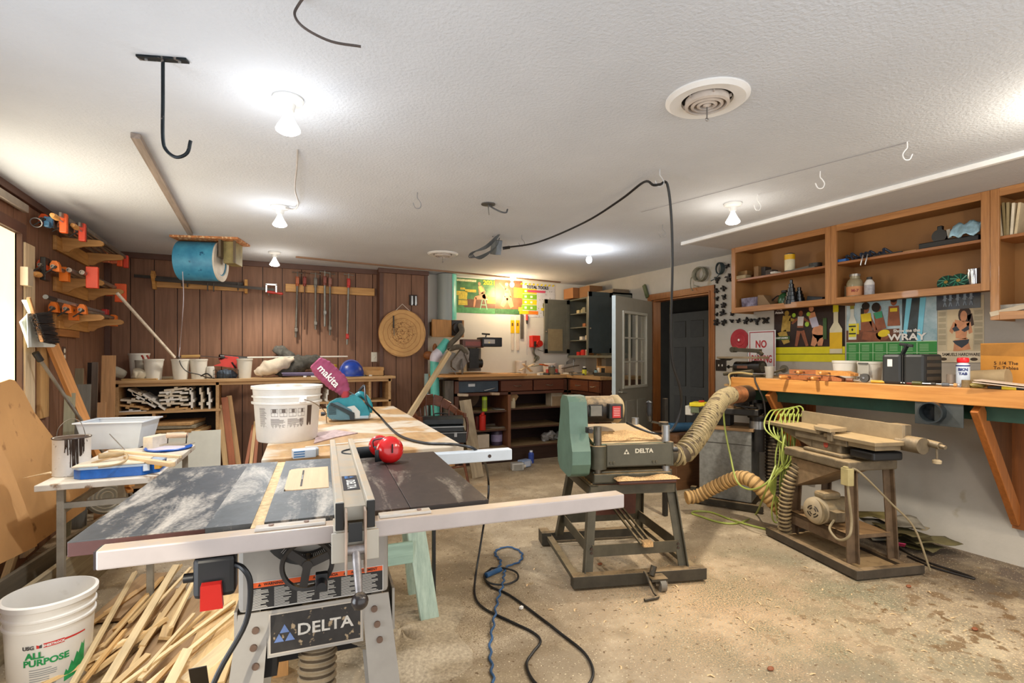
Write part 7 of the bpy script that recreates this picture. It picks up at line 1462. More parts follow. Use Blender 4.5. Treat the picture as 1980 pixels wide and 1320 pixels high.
rcan('glass_jar','large clear screw jar with a handwritten orange label on the lower middle shelf','jar',1653,4.25,B1,.058,.19,mat('#9c9274',.15,0,.15,alpha=.85),(.12,.5),paint('#c98a5c',.7,var=.15),None,prof=[(.055,0),(.058,.01),(.058,.12),(.05,.145),(.035,.16),(.035,.185)])
t=[o for o in COL.objects if o.get('label','').startswith('large clear screw')][0]; part('metal_lid',B().lathe([(.038,.178),(.038,.196),(.0001,.197)],n=24),metal('#9c9890'),t); bend_text('M-7',.03,t,t.location,.0595,math.atan2(-t.location.y,-t.location.x),.06,paint('#8a2a1e'),bold=.001)
rcan('glue_bottle','white bottle with a dark cap and printed label beside the large clear jar','bottle',1681,4.24,B1,.034,.14,paint('#dedad4',.4),(.12,.68),paint('#a9a6a8',.4,var=.3,scale=40),dk,prof=[(.032,0),(.034,.01),(.034,.11),(.02,.135),(.016,.14)])
one('scraper_tag','tan rounded wooden tag leaning behind the clear jar','tag',B().prism([(-.03,0),(.04,0),(.035,.1),(.0,.12),(-.025,.1)],.01,(SX+.16,RX(1634,SX+.16),B1+.001),(0,-1,0),(0,0,1)),paint('#a8946f',.7))
for px,l in ((1830,'green bladed wheel with a brass hub, left of its pair'),(1854,'green bladed wheel with a brass hub, right of its pair beside the steel cylinder')):
    y=RX(px,SX+.1 if px<1840 else SX+.07); xx=SX+(.1 if px<1840 else .07); t=thing('bladed_wheel',l,'wheel',(xx,y,B1),0); ax=(-.92,-.1,.35); c=V((0,0,.052))
    part('wheel_body',B().lathe([(.012,-.01),(.052,-.01),(.054,0),(.052,.006),(.012,.006)],c=c,axis=ax,n=32),paint('#123b30',.4),t)
    F_=frame(ax); b=B()
    for i in range(9):
        a=i*2*PI/9; p0=c+F_@V((cos(a)*.015,sin(a)*.015,.008)); p1=c+F_@V((cos(a+.7)*.05,sin(a+.7)*.05,.008)); b.bar(p0,p1,.004,.006)
    part('blades',b,paint('#2f7a5e',.35),t); part('brass_hub',B().lathe([(.0001,.012),(.011,.012),(.012,.006)],c=c,axis=ax,n=16),metal('#c9ae62',.3),t)
rcan('steel_cylinder','polished steel cylinder at the right end of the lower middle shelf','cylinder',1886,4.26,B1,.046,.125,mat('#cfd2d4',.15,.95,.05),prof=[(.045,0),(.046,.003),(.046,.122),(.042,.125),(.0001,.124)])
# right unit papers
for i,(px,w,h,c,l) in enumerate(((1935,.02,.2,'#c9b79a','pale upright folder at the far left of the right unit'),(1944,.02,.21,'#7c6c48','crumpled brown upright bag in the right unit'),(1951,.02,.205,'#8f7f5c','olive brown upright sleeve in the right unit'),(1960,.02,.195,'#d8ccb4','white edged upright booklet in the right unit'),(1970,.02,.19,'#cbb894','leaning tan booklet at the photo edge in the right unit'))):
    y=RX(px,SX+.05); one('upright_booklet',l,'booklet',B().box((SX+.13,y,T2+h/2+.001),(.2,.014,h),rot=(.05*(i-2),0,0)),paint(c,.8,var=.2),bev=.002)
B3=1.6365
one('book','mottled grey book lying on the lowest shelf of the right unit','book',B().box((SX+.13,RX(1967,SX+.1),B3+.035),(.15,.2,.05)),mat('#a9a49a',.6,0,.4,30),bev=.002)
one('envelope_stack','stack of pale envelopes lying in front of the mottled book','envelopes',B().box((SX+.06,RX(1950,SX+.06),B3+.02),(.1,.17,.03),rot=(-.25,0,.3)),paint('#c0b199',.8,var=.15),bev=.002)
# ================= planer =================
PO=(1.64,2.557,0); PR_=R(-17); t=thing('thickness_planer','dusty green grey thickness planer on a wheeled steel stand mid floor','planer',PO,PR_); pm_=wm(t)
gst=mat('#4f4a3c',.55,.3,.25,10,dust=.45,dc='#a8906a'); gdk_=mat('#3f3a30',.6,.3,.3,10,dust=.4,dc='#a08560'); gcast=mat('#49473a',.5,.25,.25,9,dust=.5,dc='#b0936a'); gg=mat('#5b7566',.45,.1,.15,8,dust=.12,dc='#a8987a'); chips=mat('#c79f6d',.95,0,.45,120,bump=1,bs=150)
pp=lambda n,b,m,**k: part(n,b,m,t,**k)
# wheeled base
pp('base_bar',B().b2((0,-.03,.015),(.84,.03,.085)),gdk_,bev=.003); pp('base_bar',B().b2((0,.74,.02),(.84,.79,.08)),gdk_,bev=.003)
for x in (.03,.79): pp('base_rail',B().b2((x-.022,.03,.045),(x+.022,.75,.075)),gst,bev=.002)
pp('base_foot',B().b2((-.03,.68,.01),(.04,.80,.10)),gdk_,bev=.004)
for (x,y),(x2,y2) in (((.11,.03),(.165,.11)),((.715,.03),(.665,.11)),((.11,.72),(.165,.58)),((.715,.72),(.665,.58))):
    b=B().bar((x,y,.07),(x2,y2,.575),.055,.008,up=(0,1,0)); s=1 if x<.4 else -1; b.bar((x-s*.026,y,.07),(x2-s*.026,y2,.575),.008,.05,up=(0,1,0)); pp('leg',b,gst,bev=.002)
def lat(z,x): u=(z-.07)/.505; return x
for y0,z0 in ((.055,.20),): pp('lower_rail',B().b2((.14,.045,.165),(.69,.051,.235)),gst)
pp('lower_rail',B().b2((.14,.68,.165),(.69,.686,.235)),gst); pp('lower_rail',B().b2((.125,.05,.165),(.131,.69,.235)),gst); pp('lower_rail',B().b2((.695,.05,.165),(.70,.69,.235)),gst)
pp('top_frame',B().b2((.135,.08,.525),(.695,.09,.585)).b2((.135,.60,.525),(.695,.61,.585)).b2((.135,.08,.525),(.145,.61,.585)).b2((.685,.08,.525),(.695,.61,.585)).b2((.135,.08,.575),(.19,.61,.585)).b2((.64,.08,.575),(.695,.61,.585)),gst,bev=.001)
b=B()
for x,z in ((.135,.215),(.135,.19),(.69,.215),(.69,.19),(.675,.56),(.15,.56)): b.cyl((x,.04+.06*(z>.5),z),(x,.06+.06*(z>.5),z),.008,n=8)
pp('bolt',b,paint('#3b2a20',.6))
pp('hanging_bin',B().prism([(.0,.0),(.28,0),(.29,.25),(-.01,.25)],.16,(.28,.48,.30),(1,0,0),(0,0,1)),paint('#5f3320',.6,var=.3,dust=.2),bev=.03)
b=B()
for k in range(3): b.bar((.36+.03*k,.55,.42),(.44+.035*k,.02,.235),.012,.012)
pp('scissor_arms',b,gst); pp('arm_end',B().box((.48,.03,.235),(.06,.05,.03)),chips)
# caster with pedal lever
pp('caster_plate',B().b2((.45,-.11,.06),(.55,-.02,.075)),gdk_); pp('caster_wheel',B().cyl((.50,-.10,.034),(.535,-.10,.034),.033,n=24),paint('#6d675c',.6),bev=.004); pp('caster_fork',B().bar((.49,-.07,.07),(.49,-.10,.034),.02,.004).bar((.545,-.07,.07),(.545,-.10,.034),.02,.004),gdk_)
pp('lever',B().tube([(.43,-.05,.10),(.435,-.08,.08),(.445,-.15,.02),(.45,-.19,.012),(.36,-.21,.012)],.009,n=8,k=3).cyl((.47,-.06,.08),(.49,-.05,.13),.018),gdk_)
# machine
pp('bed',B().b2((.16,.10,.585),(.68,.58,.665)).b2((.16,.07,.60),(.66,.12,.655)),gcast,bev=.006)
pp('infeed_roller',B().b2((.29,-.0,.60),(.665,.055,.625)),paint('#4b2a1f',.5),bev=.01)
b=B().grid(lambda u,v:V((.28+.40*u,-.01+.085*v,.628+.028*sin(v*PI)*(.6+.4*sin(u*9+1))*abs(sin(u*PI))**.3+.004*sin(u*70)*sin(v*30))),40,8); pp('wood_chips',b,chips,kind='stuff')
b=B().grid(lambda u,v:V((.15+.07*v+.04*sin(u*8)*v,.10+.5*u,.588+.02*sin(v*PI)*abs(sin(u*PI))+.003*sin(u*60))),30,6); pp('wood_chips',b,chips,kind='stuff')
for x,y in ((.195,.11),(.64,.11),(.60,.5),(.2,.5)): pp('column',B().cyl((x,y,.62),(x,y,.94 if (x>.5 or y<.3) else .9),.025,n=20),steel if x>.5 else metal('#6f695e',.35))
pp('head_casting',B().b2((.16,.085,.69),(.67,.52,.825)).cyl((.195,.10,.685),(.195,.10,.825),.052,n=28).b2((.62,.07,.69),(.675,.14,.84)),gcast,bev=.004)
pp('head_front',B().b2((.24,.068,.70),(.66,.09,.832)),mat('#504d40',.5,.2,.15,9,dust=.35,dc='#b0936a'),bev=.003)
b=B()
for x in (.265,.285,.54,.56): b.cyl((x,.062,.722),(x,.07,.722),.009,n=12)
pp('screw',b,gst)
def ptext(s,size,o,m): return text(s,size,pm_@V(o),pm_.to_3x3()@V((1,0,0)),V((0,0,1)),m,t,bold=.0012,sx=1.08)
ptext('DELTA',.036,(.478,.0665,.79),paint('#cfc6b0',.5))
b=B()
for ox,oz in ((-.0095,0),(.0095,0),(0,.016)): b.prism([(-.0085,-.008),(.0085,-.008),(0,.008)],.001,(.365+ox,.0672,.781+oz))
pp('triangle_mark',b,paint('#cfc6b0',.5))
pp('top_cover',B().add([(.17,.10,.835),(.66,.10,.835),(.62,.52,.90),(.2,.52,.90),(.17,.10,.82),(.66,.10,.82),(.62,.52,.88),(.2,.52,.88)],[(0,1,2,3),(7,6,5,4),(0,4,5,1),(1,5,6,2),(2,6,7,3),(3,7,4,0)]),mat('#7b8a74',.5,.1,.2,6,dust=.85,dc='#c2a47a',dsc=5))
b=B().grid(lambda u,v:V((.23+.37*u,.13+.2*v,.845+.03*v+.022*sin(v*PI)*abs(sin(u*PI))**.5*(1+.4*sin(u*14))+.003*sin(u*80)*sin(v*40))),40,12); pp('wood_chips',b,chips,kind='stuff')
bg_=[(.10,.655),(.07,.72),(.07,.80),(.12,.90),(.14,1.03),(.15,1.09),(.19,1.125),(.30,1.125),(.35,1.09),(.36,1.0),(.40,.88),(.44,.78),(.42,.68),(.36,.64),(.16,.63)]
pp('belt_guard',B().prism(bg_,.115,(.075,-.02,0),(0,1,0),(0,0,1)),gg,bev=.012)
pp('guard_knob',B().box((.115,.045,.93),(.03,.03,.035)).cyl((.118,.0,.93),(.118,.06,.93),.014,n=14),dkc,bev=.003)
pp('motor',B().cyl((.14,.36,1.02),(.40,.36,1.02),.088,n=32),mat('#2e2a26',.5,.2,.4,8,dust=.55,dc='#b0936a')); pp('motor_end_bell',B().lathe([(.088,0),(.094,.01),(.094,.045),(.07,.07),(.0001,.078)],c=(.37,.36,1.02),axis=(1,0,0),n=32),mat('#9b8763',.6,0,.2,9,dust=.5,dc='#b9a079'))
pp('rating_plate',B().b2((.20,.262,.985),(.275,.272,1.05)),paint('#7d776b',.4,var=.2),bev=.002); pp('capacitor_box',B().b2((.19,.272,.975),(.29,.33,1.06)),dkc,bev=.008)
pp('switch_box',B().b2((.315,.235,.965),(.41,.30,1.065)),dkc,bev=.008); d=pp('red_button_plate',B().b2((.335,.228,.975),(.39,.236,1.05)),paint('#c22b26',.4),bev=.002)
b=B()
for k in range(5): b.b2((.342,.2265,.99+.011*k),(.383,.228,.993+.011*k))
b.xf(pm_); part('print',b,paint('#e8b9b0'),d,**WL)
pp('crank',B().bar((.62,.14,.945),(.54,.11,.965),.02,.012).cyl((.535,.11,.965),(.53,.11,1.0),.009).cyl((.64,.14,.93),(.64,.14,.955),.03,n=18),gdk_); pp('crank_handle',B().lathe([(.0001,0),(.014,.005),(.019,.03),(.017,.07),(.02,.09),(.0001,.1)],c=(.53,.11,.995),n=16),blk)
pp('side_port',B().cyl((.66,.16,.74),(.72,.18,.74),.06,n=24),gdk_); pp('side_knob',B().cyl((.67,.08,.79),(.70,.08,.79),.016,n=12),blk)
ho=pm_@V((.71,.18,.74))
hose('dust_hose','thick pale corrugated hose rising from the planer to the black collar under the workbench',[ho,ho+V((.06,.0,-.01)),W(1325,872,t=3.35),W(1352,838,t=3.5),W(1375,800,t=3.75),W(1395,772,t=4.05),W(1412,763,t=4.3)],.064,mat('#94845f',.7,0,.3,16,dust=.25,dc='#b59a70',spots=(22,.56,'#5a4c38')),ridge=.007,pitch=.034)
t=thing('hose_collar','copper and black collar on a dark plate under the left end of the workbench','collar',W(1430,763,t=4.4))
a,b_=W(1414,764,t=4.32),W(1432,762,t=4.42); part('copper_band',B().cyl(a,b_,.072,n=28),mat('#a8724e',.35,.4,.4,20),t,**WL); part('black_sleeve',B().cyl(b_,b_+(b_-a)*.8,.074,n=28),dkc,t,**WL)
part('back_plate',B().b2(W(1424,796,x=3.93),W(1447,746,x=3.95)+V((0,-.02,0))),dkc,t,bev=.003,**WL)
# ================= galvanised cabinet machine =================
c0=W(1352,972,z=0); c1=W(1453,988,z=0); dv2=c1-c0; a_=math.atan2(dv2.y,dv2.x); t=thing('shaper_stand','galvanised sheet steel cabinet carrying a small black machine, left of the jointer','shaper',c0,a_); L_w=dv2.length
tt_=t; gal=mat('#8b8c88',.4,.45,.25,25,dust=.2,dc='#b39a70')
q=lambda n,b,m,**k: part(n,b,m,tt_,**k)
q('cabinet_body',B().b2((0,0,.07),(L_w,.4,.70)),gal,bev=.004); q('panel_seam',B().b2((0,-.002,.575),(L_w,.0,.58)),dk); q('cabinet_top',B().b2((-.02,-.02,.70),(L_w+.02,.42,.725)),wood('#8c6d4a'),bev=.002)
q('base_frame',B().b2((-.05,-.06,.015),(L_w+.1,-.02,.07)).b2((-.05,-.06,.015),(0,.45,.07)),gdk_,bev=.003); q('base_caster',B().box((-.05,.0,.10),(.05,.05,.1)),gdk_,bev=.004)
q('machine_column',B().b2((.1,.1,.725),(.25,.28,.84)),dkc,bev=.006); q('machine_table',B().b2((.0,-.02,.84),(L_w+.06,.4,.90)),dkc,bev=.01); q('head_block',B().b2((.12,.02,.90),(.3,.2,.98)),mat('#8a6a48',.6,.1,.3,12,dust=.3),bev=.006)
q('bracket',B().bar((.3,.0,.93),(.48,.05,.91),.03,.012).bar((.25,.0,.97),(.42,.0,.90),.02,.01).cyl((.5,.1,.90),(.5,.1,.95),.05,n=20),dkc,bev=.002)
q('motor',B().cyl((L_w+.03,.1,.52),(L_w+.03,.1,.82),.062,n=28).cyl((L_w+.03,.1,.82),(L_w+.03,.1,.84),.08,n=28),dkc); q('motor_label',B().cyl((L_w+.03,.1,.72),(L_w+.03,.1,.79),.0635,n=28),metal('#9a9c9e',.3))
q('tall_cylinder',B().cyl((L_w-.0,.16,.93),(L_w-.0,.16,1.06),.065,n=28),dkc); q('switch_box',B().b2((-.16,.1,.80),(-.09,.2,.89)),paint('#b9b6ac',.4),bev=.008)
t=thing('yellow_case','small yellow topped case behind the pale hose','case',W(1352,785,t=4.95)); part('case_lid',B().box((0,0,.02),(.14,.18,.035),rot=a_),paint('#d9c42a',.45),t,bev=.006); part('case_body',B().box((0,0,-.03),(.12,.16,.06),rot=a_),paint('#5f6a52',.5),t,bev=.006)
part('red_tab',B().box((.03,0,.045),(.05,.03,.02)),paint('#a8352a'),t,bev=.004)
stick('machine_post','dark upright iron post standing behind the planer crank','post',W(1286,900,t=4.6)*1.0+V((0,0,-.6)) if 0 else V((W(1286,800,t=4.4).x,W(1286,800,t=4.4).y,.004)),W(1286,770,t=4.4),.035,.035,dkc)
one('blue_barrel','blue shiny cylinder lying behind the pale hose in the doorway','cylinder',B().cyl(W(1292,826,t=5.4),W(1345,825,t=5.6),.05,n=20),mat('#4f7fa8',.15,.5,.2),bev=.004)
bq=W(1315,826,t=5.45); one('brown_crate','dark brown wooden crate under the blue cylinder beyond the pale hose','crate',B().b2((bq.x-.2,bq.y-.16,.002),(bq.x+.25,bq.y+.2,bq.z-.052)).b2((bq.x-.21,bq.y-.17,bq.z-.12),(bq.x+.26,bq.y+.21,bq.z-.06)),wood('#6a4a30'),bev=.004)
hose('dust_hose','tan corrugated hose arching over the base of the galvanised cabinet onto the floor',[W(1327,962,t=4.45),W(1350,958,t=4.45),W(1385,940,t=4.38),W(1425,924,t=4.25),W(1455,930,t=4.12),W(1490,965,t=4.05),W(1522,998,t=4.0),W(1545,1015,t=3.95)],.055,mat('#c29a62',.7,0,.15,12,dust=.4,dc='#cfa870'),ridge=.003,pitch=.038,rc_='#86683f')
hose('dust_hose','black corrugated hose hanging straight down behind the jointer table end',[W(1486,775,t=4.75),W(1490,800,t=4.75),W(1494,850,t=4.72),W(1494,905,t=4.7),W(1496,960,t=4.68)],.06,mat('#3a342c',.6,0,.3,14,dust=.2),ridge=.006,pitch=.03)
# ================= jointer =================
JO=(3.254,1.883,0); JR=R(-15); t=thing('jointer','dust covered jointer on a steel leg stand with a motor, under the long workbench','jointer',JO,JR); JM=wm(t); tj=t
j=lambda n,b,m,**k: part(n,b,m,tj,**k)
jm=mat('#6f6350',.55,.3,.3,12,dust=.6,dc='#a8906c'); jd=mat('#4a4238',.6,.2,.3,10,dust=.4,dc='#9c8260'); rust=mat('#65523e',.7,.1,.35,10,dust=.6,dc='#a5825a')
j('base_bar',B().b2((0,0,.01),(.05,.82,.065)),jd,bev=.003); j('base_bar',B().b2((.05,0,.01),(.50,.045,.065)),jd,bev=.003); j('base_bar',B().b2((.05,.77,.01),(.42,.815,.055)),jd,bev=.003); j('base_bar',B().b2((.40,.045,.01),(.44,.77,.05)),jd,bev=.003); j('base_board',B().b2((.05,.05,.012),(.40,.77,.03)),mat('#6a5238',.8,0,.3,6,dust=.5))
def jleg(x,y,x2,y2,w=.07):
    b=B().bar((x,y,.05),(x2,y2,.66),w,.01,up=(0,1,0)).bar((x+.03,y,.05),(x2+.03,y2,.66),.01,.06,up=(0,1,0)); j('leg',b,rust,bev=.002)
jleg(.10,.14,.10,.16); jleg(.42,.16,.40,.18,.05); jleg(.13,.70,.14,.66,.05); jleg(.41,.72,.39,.66,.05)
j('stand_top',B().b2((.06,.12,.64),(.43,.70,.70)),jm,bev=.01); j('shelf',B().b2((.09,.15,.20),(.41,.70,.225)).b2((.09,.15,.14),(.10,.70,.225)),rust)
j('dust_chute',B().add([(.09,.22,.63),(.09,.66,.63),(.09,.64,.42),(.36,.22,.63),(.36,.66,.63),(.36,.64,.42)],[(0,1,2),(5,4,3),(0,2,5,3),(1,4,5,2),(0,3,4,1)]),mat('#8a7357',.6,.1,.3,14,dust=.3))
j('motor_body',B().cyl((.06,.40,.31),(.30,.40,.31),.085,n=30),mat('#8f8064',.6,.1,.2,12,dust=.5,dc='#b39a72'),label='dusty motor body')
b=B().lathe([(.0001,.022),(.05,.02),(.08,.008),(.092,-.01),(.092,-.04)],c=(.06,.40,.31),axis=(-1,-.25,0),n=36); j('motor_fan_cover',b,mat('#a8977a',.6,0,.2,12)); b=B()
F_=frame((-1,-.25,0))
for rr_ in (.022,.038,.054):
    for k in range(4):
        pts=[V((.06,.40,.31))+F_@V((cos(R(a))*rr_,sin(R(a))*rr_,.021-.008*(rr_>.05))) for a in range(k*90+10,k*90+82,12)]; b.tube(pts,.0045,n=5,k=0)
j('fan_slots',b,paint('#2b241b'))
j('capacitor',B().b2((.08,.34,.395),(.22,.44,.445)),mat('#7d6f55',.6,0,.2,dust=.6),bev=.02); j('junction_box',B().b2((.10,.26,.27),(.20,.33,.335)),jm,bev=.004)
j('machine_base',B().b2((.10,.22,.70),(.36,.56,.725)).b2((.13,.26,.72),(.33,.52,.80)),jm,bev=.01)
j('body_casting',B().b2((.12,.20,.78),(.34,.66,.83)).add([(.13,.5,.72),(.33,.5,.72),(.33,.88,.82),(.13,.88,.82),(.13,.5,.83),(.33,.5,.83),(.33,.88,.835),(.13,.88,.835)],[(0,1,5,4),(3,2,1,0),(2,3,7,6),(0,4,7,3),(1,2,6,5),(4,5,6,7)]),jm,bev=.004)
j('badge',B().cyl((.128,.38,.765),(.1305,.38,.765),.02,n=20),paint('#8c3a2e',.5))
j('outfeed_table',B().b2((.11,.42,.83),(.34,.98,.855)),mat('#8a7a60',.5,.3,.2,8,dust=.6,dc='#c2a578'),bev=.003); j('infeed_table',B().b2((.11,-.02,.82),(.34,.38,.845)).b2((.13,.0,.79),(.32,.2,.82)),mat('#8a7a60',.5,.3,.2,8,dust=.6,dc='#c2a578'),bev=.003)
j('cutter_guard',B().prism([(.09,.30),(.26,.34),(.27,.50),(.22,.56),(.20,.52),(.14,.50),(.10,.44)],.022,(0,0,.872),(1,0,0),(0,1,0)),mat('#a8977a',.5,.2,.2,10,dust=.4),bev=.005)
j('guard_post',B().b2((.10,.30,.80),(.13,.34,.865)),jm,bev=.003)
j('fence',B().b2((.33,.0,.845),(.352,.84,.945)),mat('#9a8a70',.45,.3,.2,10,dust=.25),bev=.002); j('fence_bracket',B().b2((.352,.0,.82),(.40,.10,.945)).cyl((.37,-.1,.83),(.37,.05,.83),.05,n=20),jm,bev=.004)
j('adjuster',B().cyl((.42,-.04,.85),(.42,-.16,.84),.022,n=16).cyl((.42,-.16,.84),(.42,-.19,.835),.012,n=12).cyl((.42,-.14,.83),(.42,-.14,.75),.006,n=8),jm); j('adjuster_knob',B().lathe([(.0001,-.018),(.022,-.012),(.024,.005),(.012,.012)],c=(.42,-.14,.745),n=18),mat('#a8977a',.5))
j('black_hood',B().b2((.14,.02,.72),(.36,.2,.775)),blk,bev=.012)
j('switch_box',B().b2((.045,.11,.55),(.09,.17,.66)).box((.06,.14,.665),(.03,.03,.012)),mat('#a89a6c',.5,0,.15,12),bev=.004)
j('switch_cable',B().tube([(.06,.13,.55),(.065,.12,.45),(.07,.11,.32),(.04,.1,.24),(.02,.16,.20),(.03,.24,.24),(.10,.28,.28)],.008,n=8).tube([(.07,.14,.66),(.12,.1,.64),(.3,.05,.45),(.42,.0,.3),(.48,-.05,.05)],.006,n=8),paint('#8a7c60',.6,var=.2))
hose('spring_hose','wire ribbed grey hose climbing beside the far leg of the jointer',[JM@V(p) for p in ((.07,.70,.06),(.05,.68,.2),(.05,.66,.35),(.07,.64,.48),(.12,.62,.58))],.038,mat('#8a7a5c',.5,.1,.3,14,dust=.3),ridge=.009,pitch=.03)
# yellow green extension cord draped over the far table end
yg=paint('#97a34c',.45,var=.12); b=B(); T_=lambda px,py,tt: W(px,py,t=tt)
rr=random.Random(2)
for k in range(5):
    o=k*9; b.tube([T_(1548-o,805,4.05),T_(1553-o,792,4.1),T_(1544-o,785+k*2,4.15+.02*k),T_(1524-o,796,4.12),T_(1512-o+k,830,4.0),T_(1500+k*8,880,3.95-.02*k),T_(1500-k*3,940,3.95),T_(1492+k*9,985,3.95),T_(1500+k*7,1010,3.95),T_(1530-k*3,990,3.92),T_(1524-k*4,940,3.92),T_(1534-k*5,880,3.93),T_(1540-k*7,830,3.98-.015*k),T_(1545-o,800,4.03)],.0058,n=7,k=7)
b.tube([T_(1530,800,4.05),T_(1516,850,3.9),T_(1512,890,3.88),T_(1520,905,3.88),T_(1534,880,3.88),T_(1534,850,3.9),T_(1524,825,3.95)],.0075,n=7)
b.tube([T_(1505,905,3.9),T_(1480,935,3.85),T_(1450,946,3.95),T_(1425,930,4.1),T_(1412,880,4.2),T_(1402,830,4.3),T_(1398,785,4.4)],.0075,n=7)
b.tube([T_(1500,900,3.9),T_(1480,950,3.85)]+[W(x,y,z=.009) for x,y in ((1462,993),(1440,1007),(1415,1012),(1385,1008),(1355,998),(1338,992),(1345,988),(1375,990),(1410,1003),(1450,1015),(1490,1025))],.0075,n=7)
one('extension_cord','yellow green extension cord coiled over the far end of the jointer table','cord',b,yg)
# rubbish by the wall
b=B(); rr=random.Random(21)
for i in range(14):
    x,y=W(rr.uniform(1725,1850),rr.uniform(1020,1065),z=0).xy; x=min(x,4.2); one('flattened_bag',['crumpled olive paper bag among the rubbish at the foot of the right wall','torn grey cardboard flap among the rubbish at the foot of the right wall'][i%2],'rubbish',B().grid(lambda u,v:V(((u-.5)*.3,(v-.5)*.16,.012+.012*sin(u*7+i)*sin(v*5)+.008*i*.4)),6,4),paint(('#6d6236','#7d776a','#5a5233','#9c8d70')[i%4],.8,var=.3),'rubbish at the wall foot',M=MX.Translation((x,y,.006+.009*i))@MX.Rotation(rr.uniform(0,3),4,'Z'),sol=.003)
one('pink_card','bright pink card lying on the rubbish behind the jointer','card',B().box((0,0,0),(.13,.07,.003)),paint('#d8246e',.5),M=MX.Translation(W(1738,1052,z=.09))@MX.Rotation(R(30),4,'Z')@MX.Rotation(R(25),4,'Y'))
one('dark_cable','dark cable running along the floor from the rubbish past the jointer base','cable',B().tube([W(1700,1020,z=.06),W(1740,1060,z=.008),W(1790,1085,z=.008),W(1860,1108,z=.008),W(1884,1118,z=.008),W(1860,1112,z=.008),W(1800,1095,z=.008),W(1755,1075,z=.008)],.007),dk)
for px,py in ((1757,1135),(1160,1092),(1490,1295),(1885,1218)): one('wood_nub','small reddish wood nub lying on the concrete floor','wood nub',B().sph(V((0,0,.007)),(.018,.012,.008),n=10,k=6),wood('#8a4f30'),'wood nubs on the floor',M=MX.Translation(W(px,py,z=0)))
rr=random.Random(77)
for i in range(110):
    x,y=rr.gauss(2.55,.75),rr.gauss(1.75,.5)
    if i<40: x,y=rr.gauss(2.1,.35),rr.gauss(2.25,.2)
    if not(1.3<x<4.2 and .6<y<3.2): continue
    one('wood_shaving','small pale wood shaving lying on the concrete floor','shaving',B().add([(-.012,0,0),(.0,.003,.004),(.014,0,0),(.014,.007,0),(.0,.01,.004),(-.012,.007,0)],[(0,1,4,5),(1,2,3,4)]),paint('#dcb98a',.8),'wood shavings on the floor',M=MX.Translation((x,y,.001))@MX.Rotation(rr.uniform(0,6),4,'Z')@MX.Scale(rr.uniform(.5,1.3),4),sol=.001)
# ================= long workbench on the right wall =================
BX=3.85; BZ2=1.18; yE=W(1413,740,x=BX).y; ben=wood('#c07c3c',GY,col2='#d4944f',rough=.35,var=.15,coat=.2,scale=2)
t=thing('wall_workbench','long orange pine workbench bracketed to the right wall, with a thick front edge','workbench',(4.15,2.0,1.08))
part('bench_top',B().b2((BX+.03,.55,BZ2-.03),(XR-.002,yE,BZ2)),wood('#a9794a',GY,dust=.3),t,**WL); part('front_beam',B().b2((BX,.55,BZ2-.105),(BX+.04,yE,BZ2)),ben,t,bev=.005,**WL); part('end_beam',B().b2((BX+.04,yE-.04,BZ2-.105),(XR-.002,yE,BZ2-.03)),ben,t,bev=.004,**WL)
part('green_backing',B().b2((BX+.12,.55,BZ2-.20),(BX+.14,yE-.1,BZ2-.03)),paint('#25483a',.6,var=.2),t,**WL)
for y in (2.97,1.56):
    br_=part('bracket',B().bar((BX+.05,y,BZ2-.12),(XR-.02,y,.30),.09,.04,up=(0,1,0)),wood('#a8642e',GZ,rough=.5),t,bev=.004,**WL)
    part('gusset_panel',B().add([(BX+.1,y+.02,BZ2-.105),(XR-.005,y+.02,BZ2-.105),(XR-.005,y+.02,.32),(BX+.1,y+.035,BZ2-.105),(XR-.005,y+.035,BZ2-.105),(XR-.005,y+.035,.32)],[(0,1,2),(5,4,3),(0,2,5,3),(0,3,4,1),(1,4,5,2)]),wood('#5f3a1e',GZ),t,**WL)
    part('wall_cleat',B().b2((XR-.04,y-.045,.25),(XR-.002,y+.02,BZ2-.105)),wood('#8a5228',GZ),t,**WL)
pc=W(1812,797,x=BX+.0); t=thing('dust_port','black round dust port on a grey sheet metal plate under the workbench edge','dust port',pc)
part('port_plate',B().b2((BX+.012,pc.y-.13,pc.z-.085),(BX+.02,pc.y+.13,BZ2-.1055)),metal('#4a4f50',.4,mt=.4),t,bev=.002,**WL); part('port_tube',B().lathe([(.062,0),(.066,.0),(.066,.07),(.058,.07),(.056,.0),(.0001,.0)],c=(BX+.012,pc.y+.02,pc.z-.0),axis=(-1,-.1,0),n=36),paint('#20272b',.35),t,**WL)
def bp(px,dx=.1,z=BZ2+.0006): x=BX+dx; return V((x,RX(px,x),z))
# hand screw clamps
hsw=wood('#9c5c34',GY,rough=.45); hs2=wood('#c08244',GY,rough=.4)
def handscrew(label,c,rz,L=.22,m=hsw):
    t=thing('hand_screw_clamp',label,'clamp',c,rz,'wooden hand screw clamps on the workbench')
    for s in (0,.05): part('jaw',B().prism([(-.14,-.018),(.14,-.018),(.14,.018),(-.08,.018),(-.14,.002)],.034,(0,s,.02),(1,0,0),(0,0,1)),m,t,bev=.003)
    for x,s in ((.02,1),(.08,-1)): 
        part('screw',B().cyl((x,-.06,.02),(x,.11,.02),.006,n=8),metal('#8a7058',.4),t); part('handle',B().lathe([(.0001,0),(.011,.003),(.016,.03),(.013,.07),(.0001,.08)],c=(x,.10 if s>0 else -.05,.02),axis=(0,s,0),n=14),hs2,t)
    return t
handscrew('dark wooden hand screw clamp lying lowest on the left of its pile',bp(1545,.08),R(80)); handscrew('second wooden hand screw clamp of the pile, toward the photo right',bp(1600,.10),R(93)); handscrew('reddish hand screw clamp lying on top of the pile, left one',bp(1568,.16,BZ2+.042),R(98)); handscrew('lightest hand screw clamp lying on top of the pile with a small white sticker',bp(1622,.1,BZ2+.042),R(84),m=hs2)
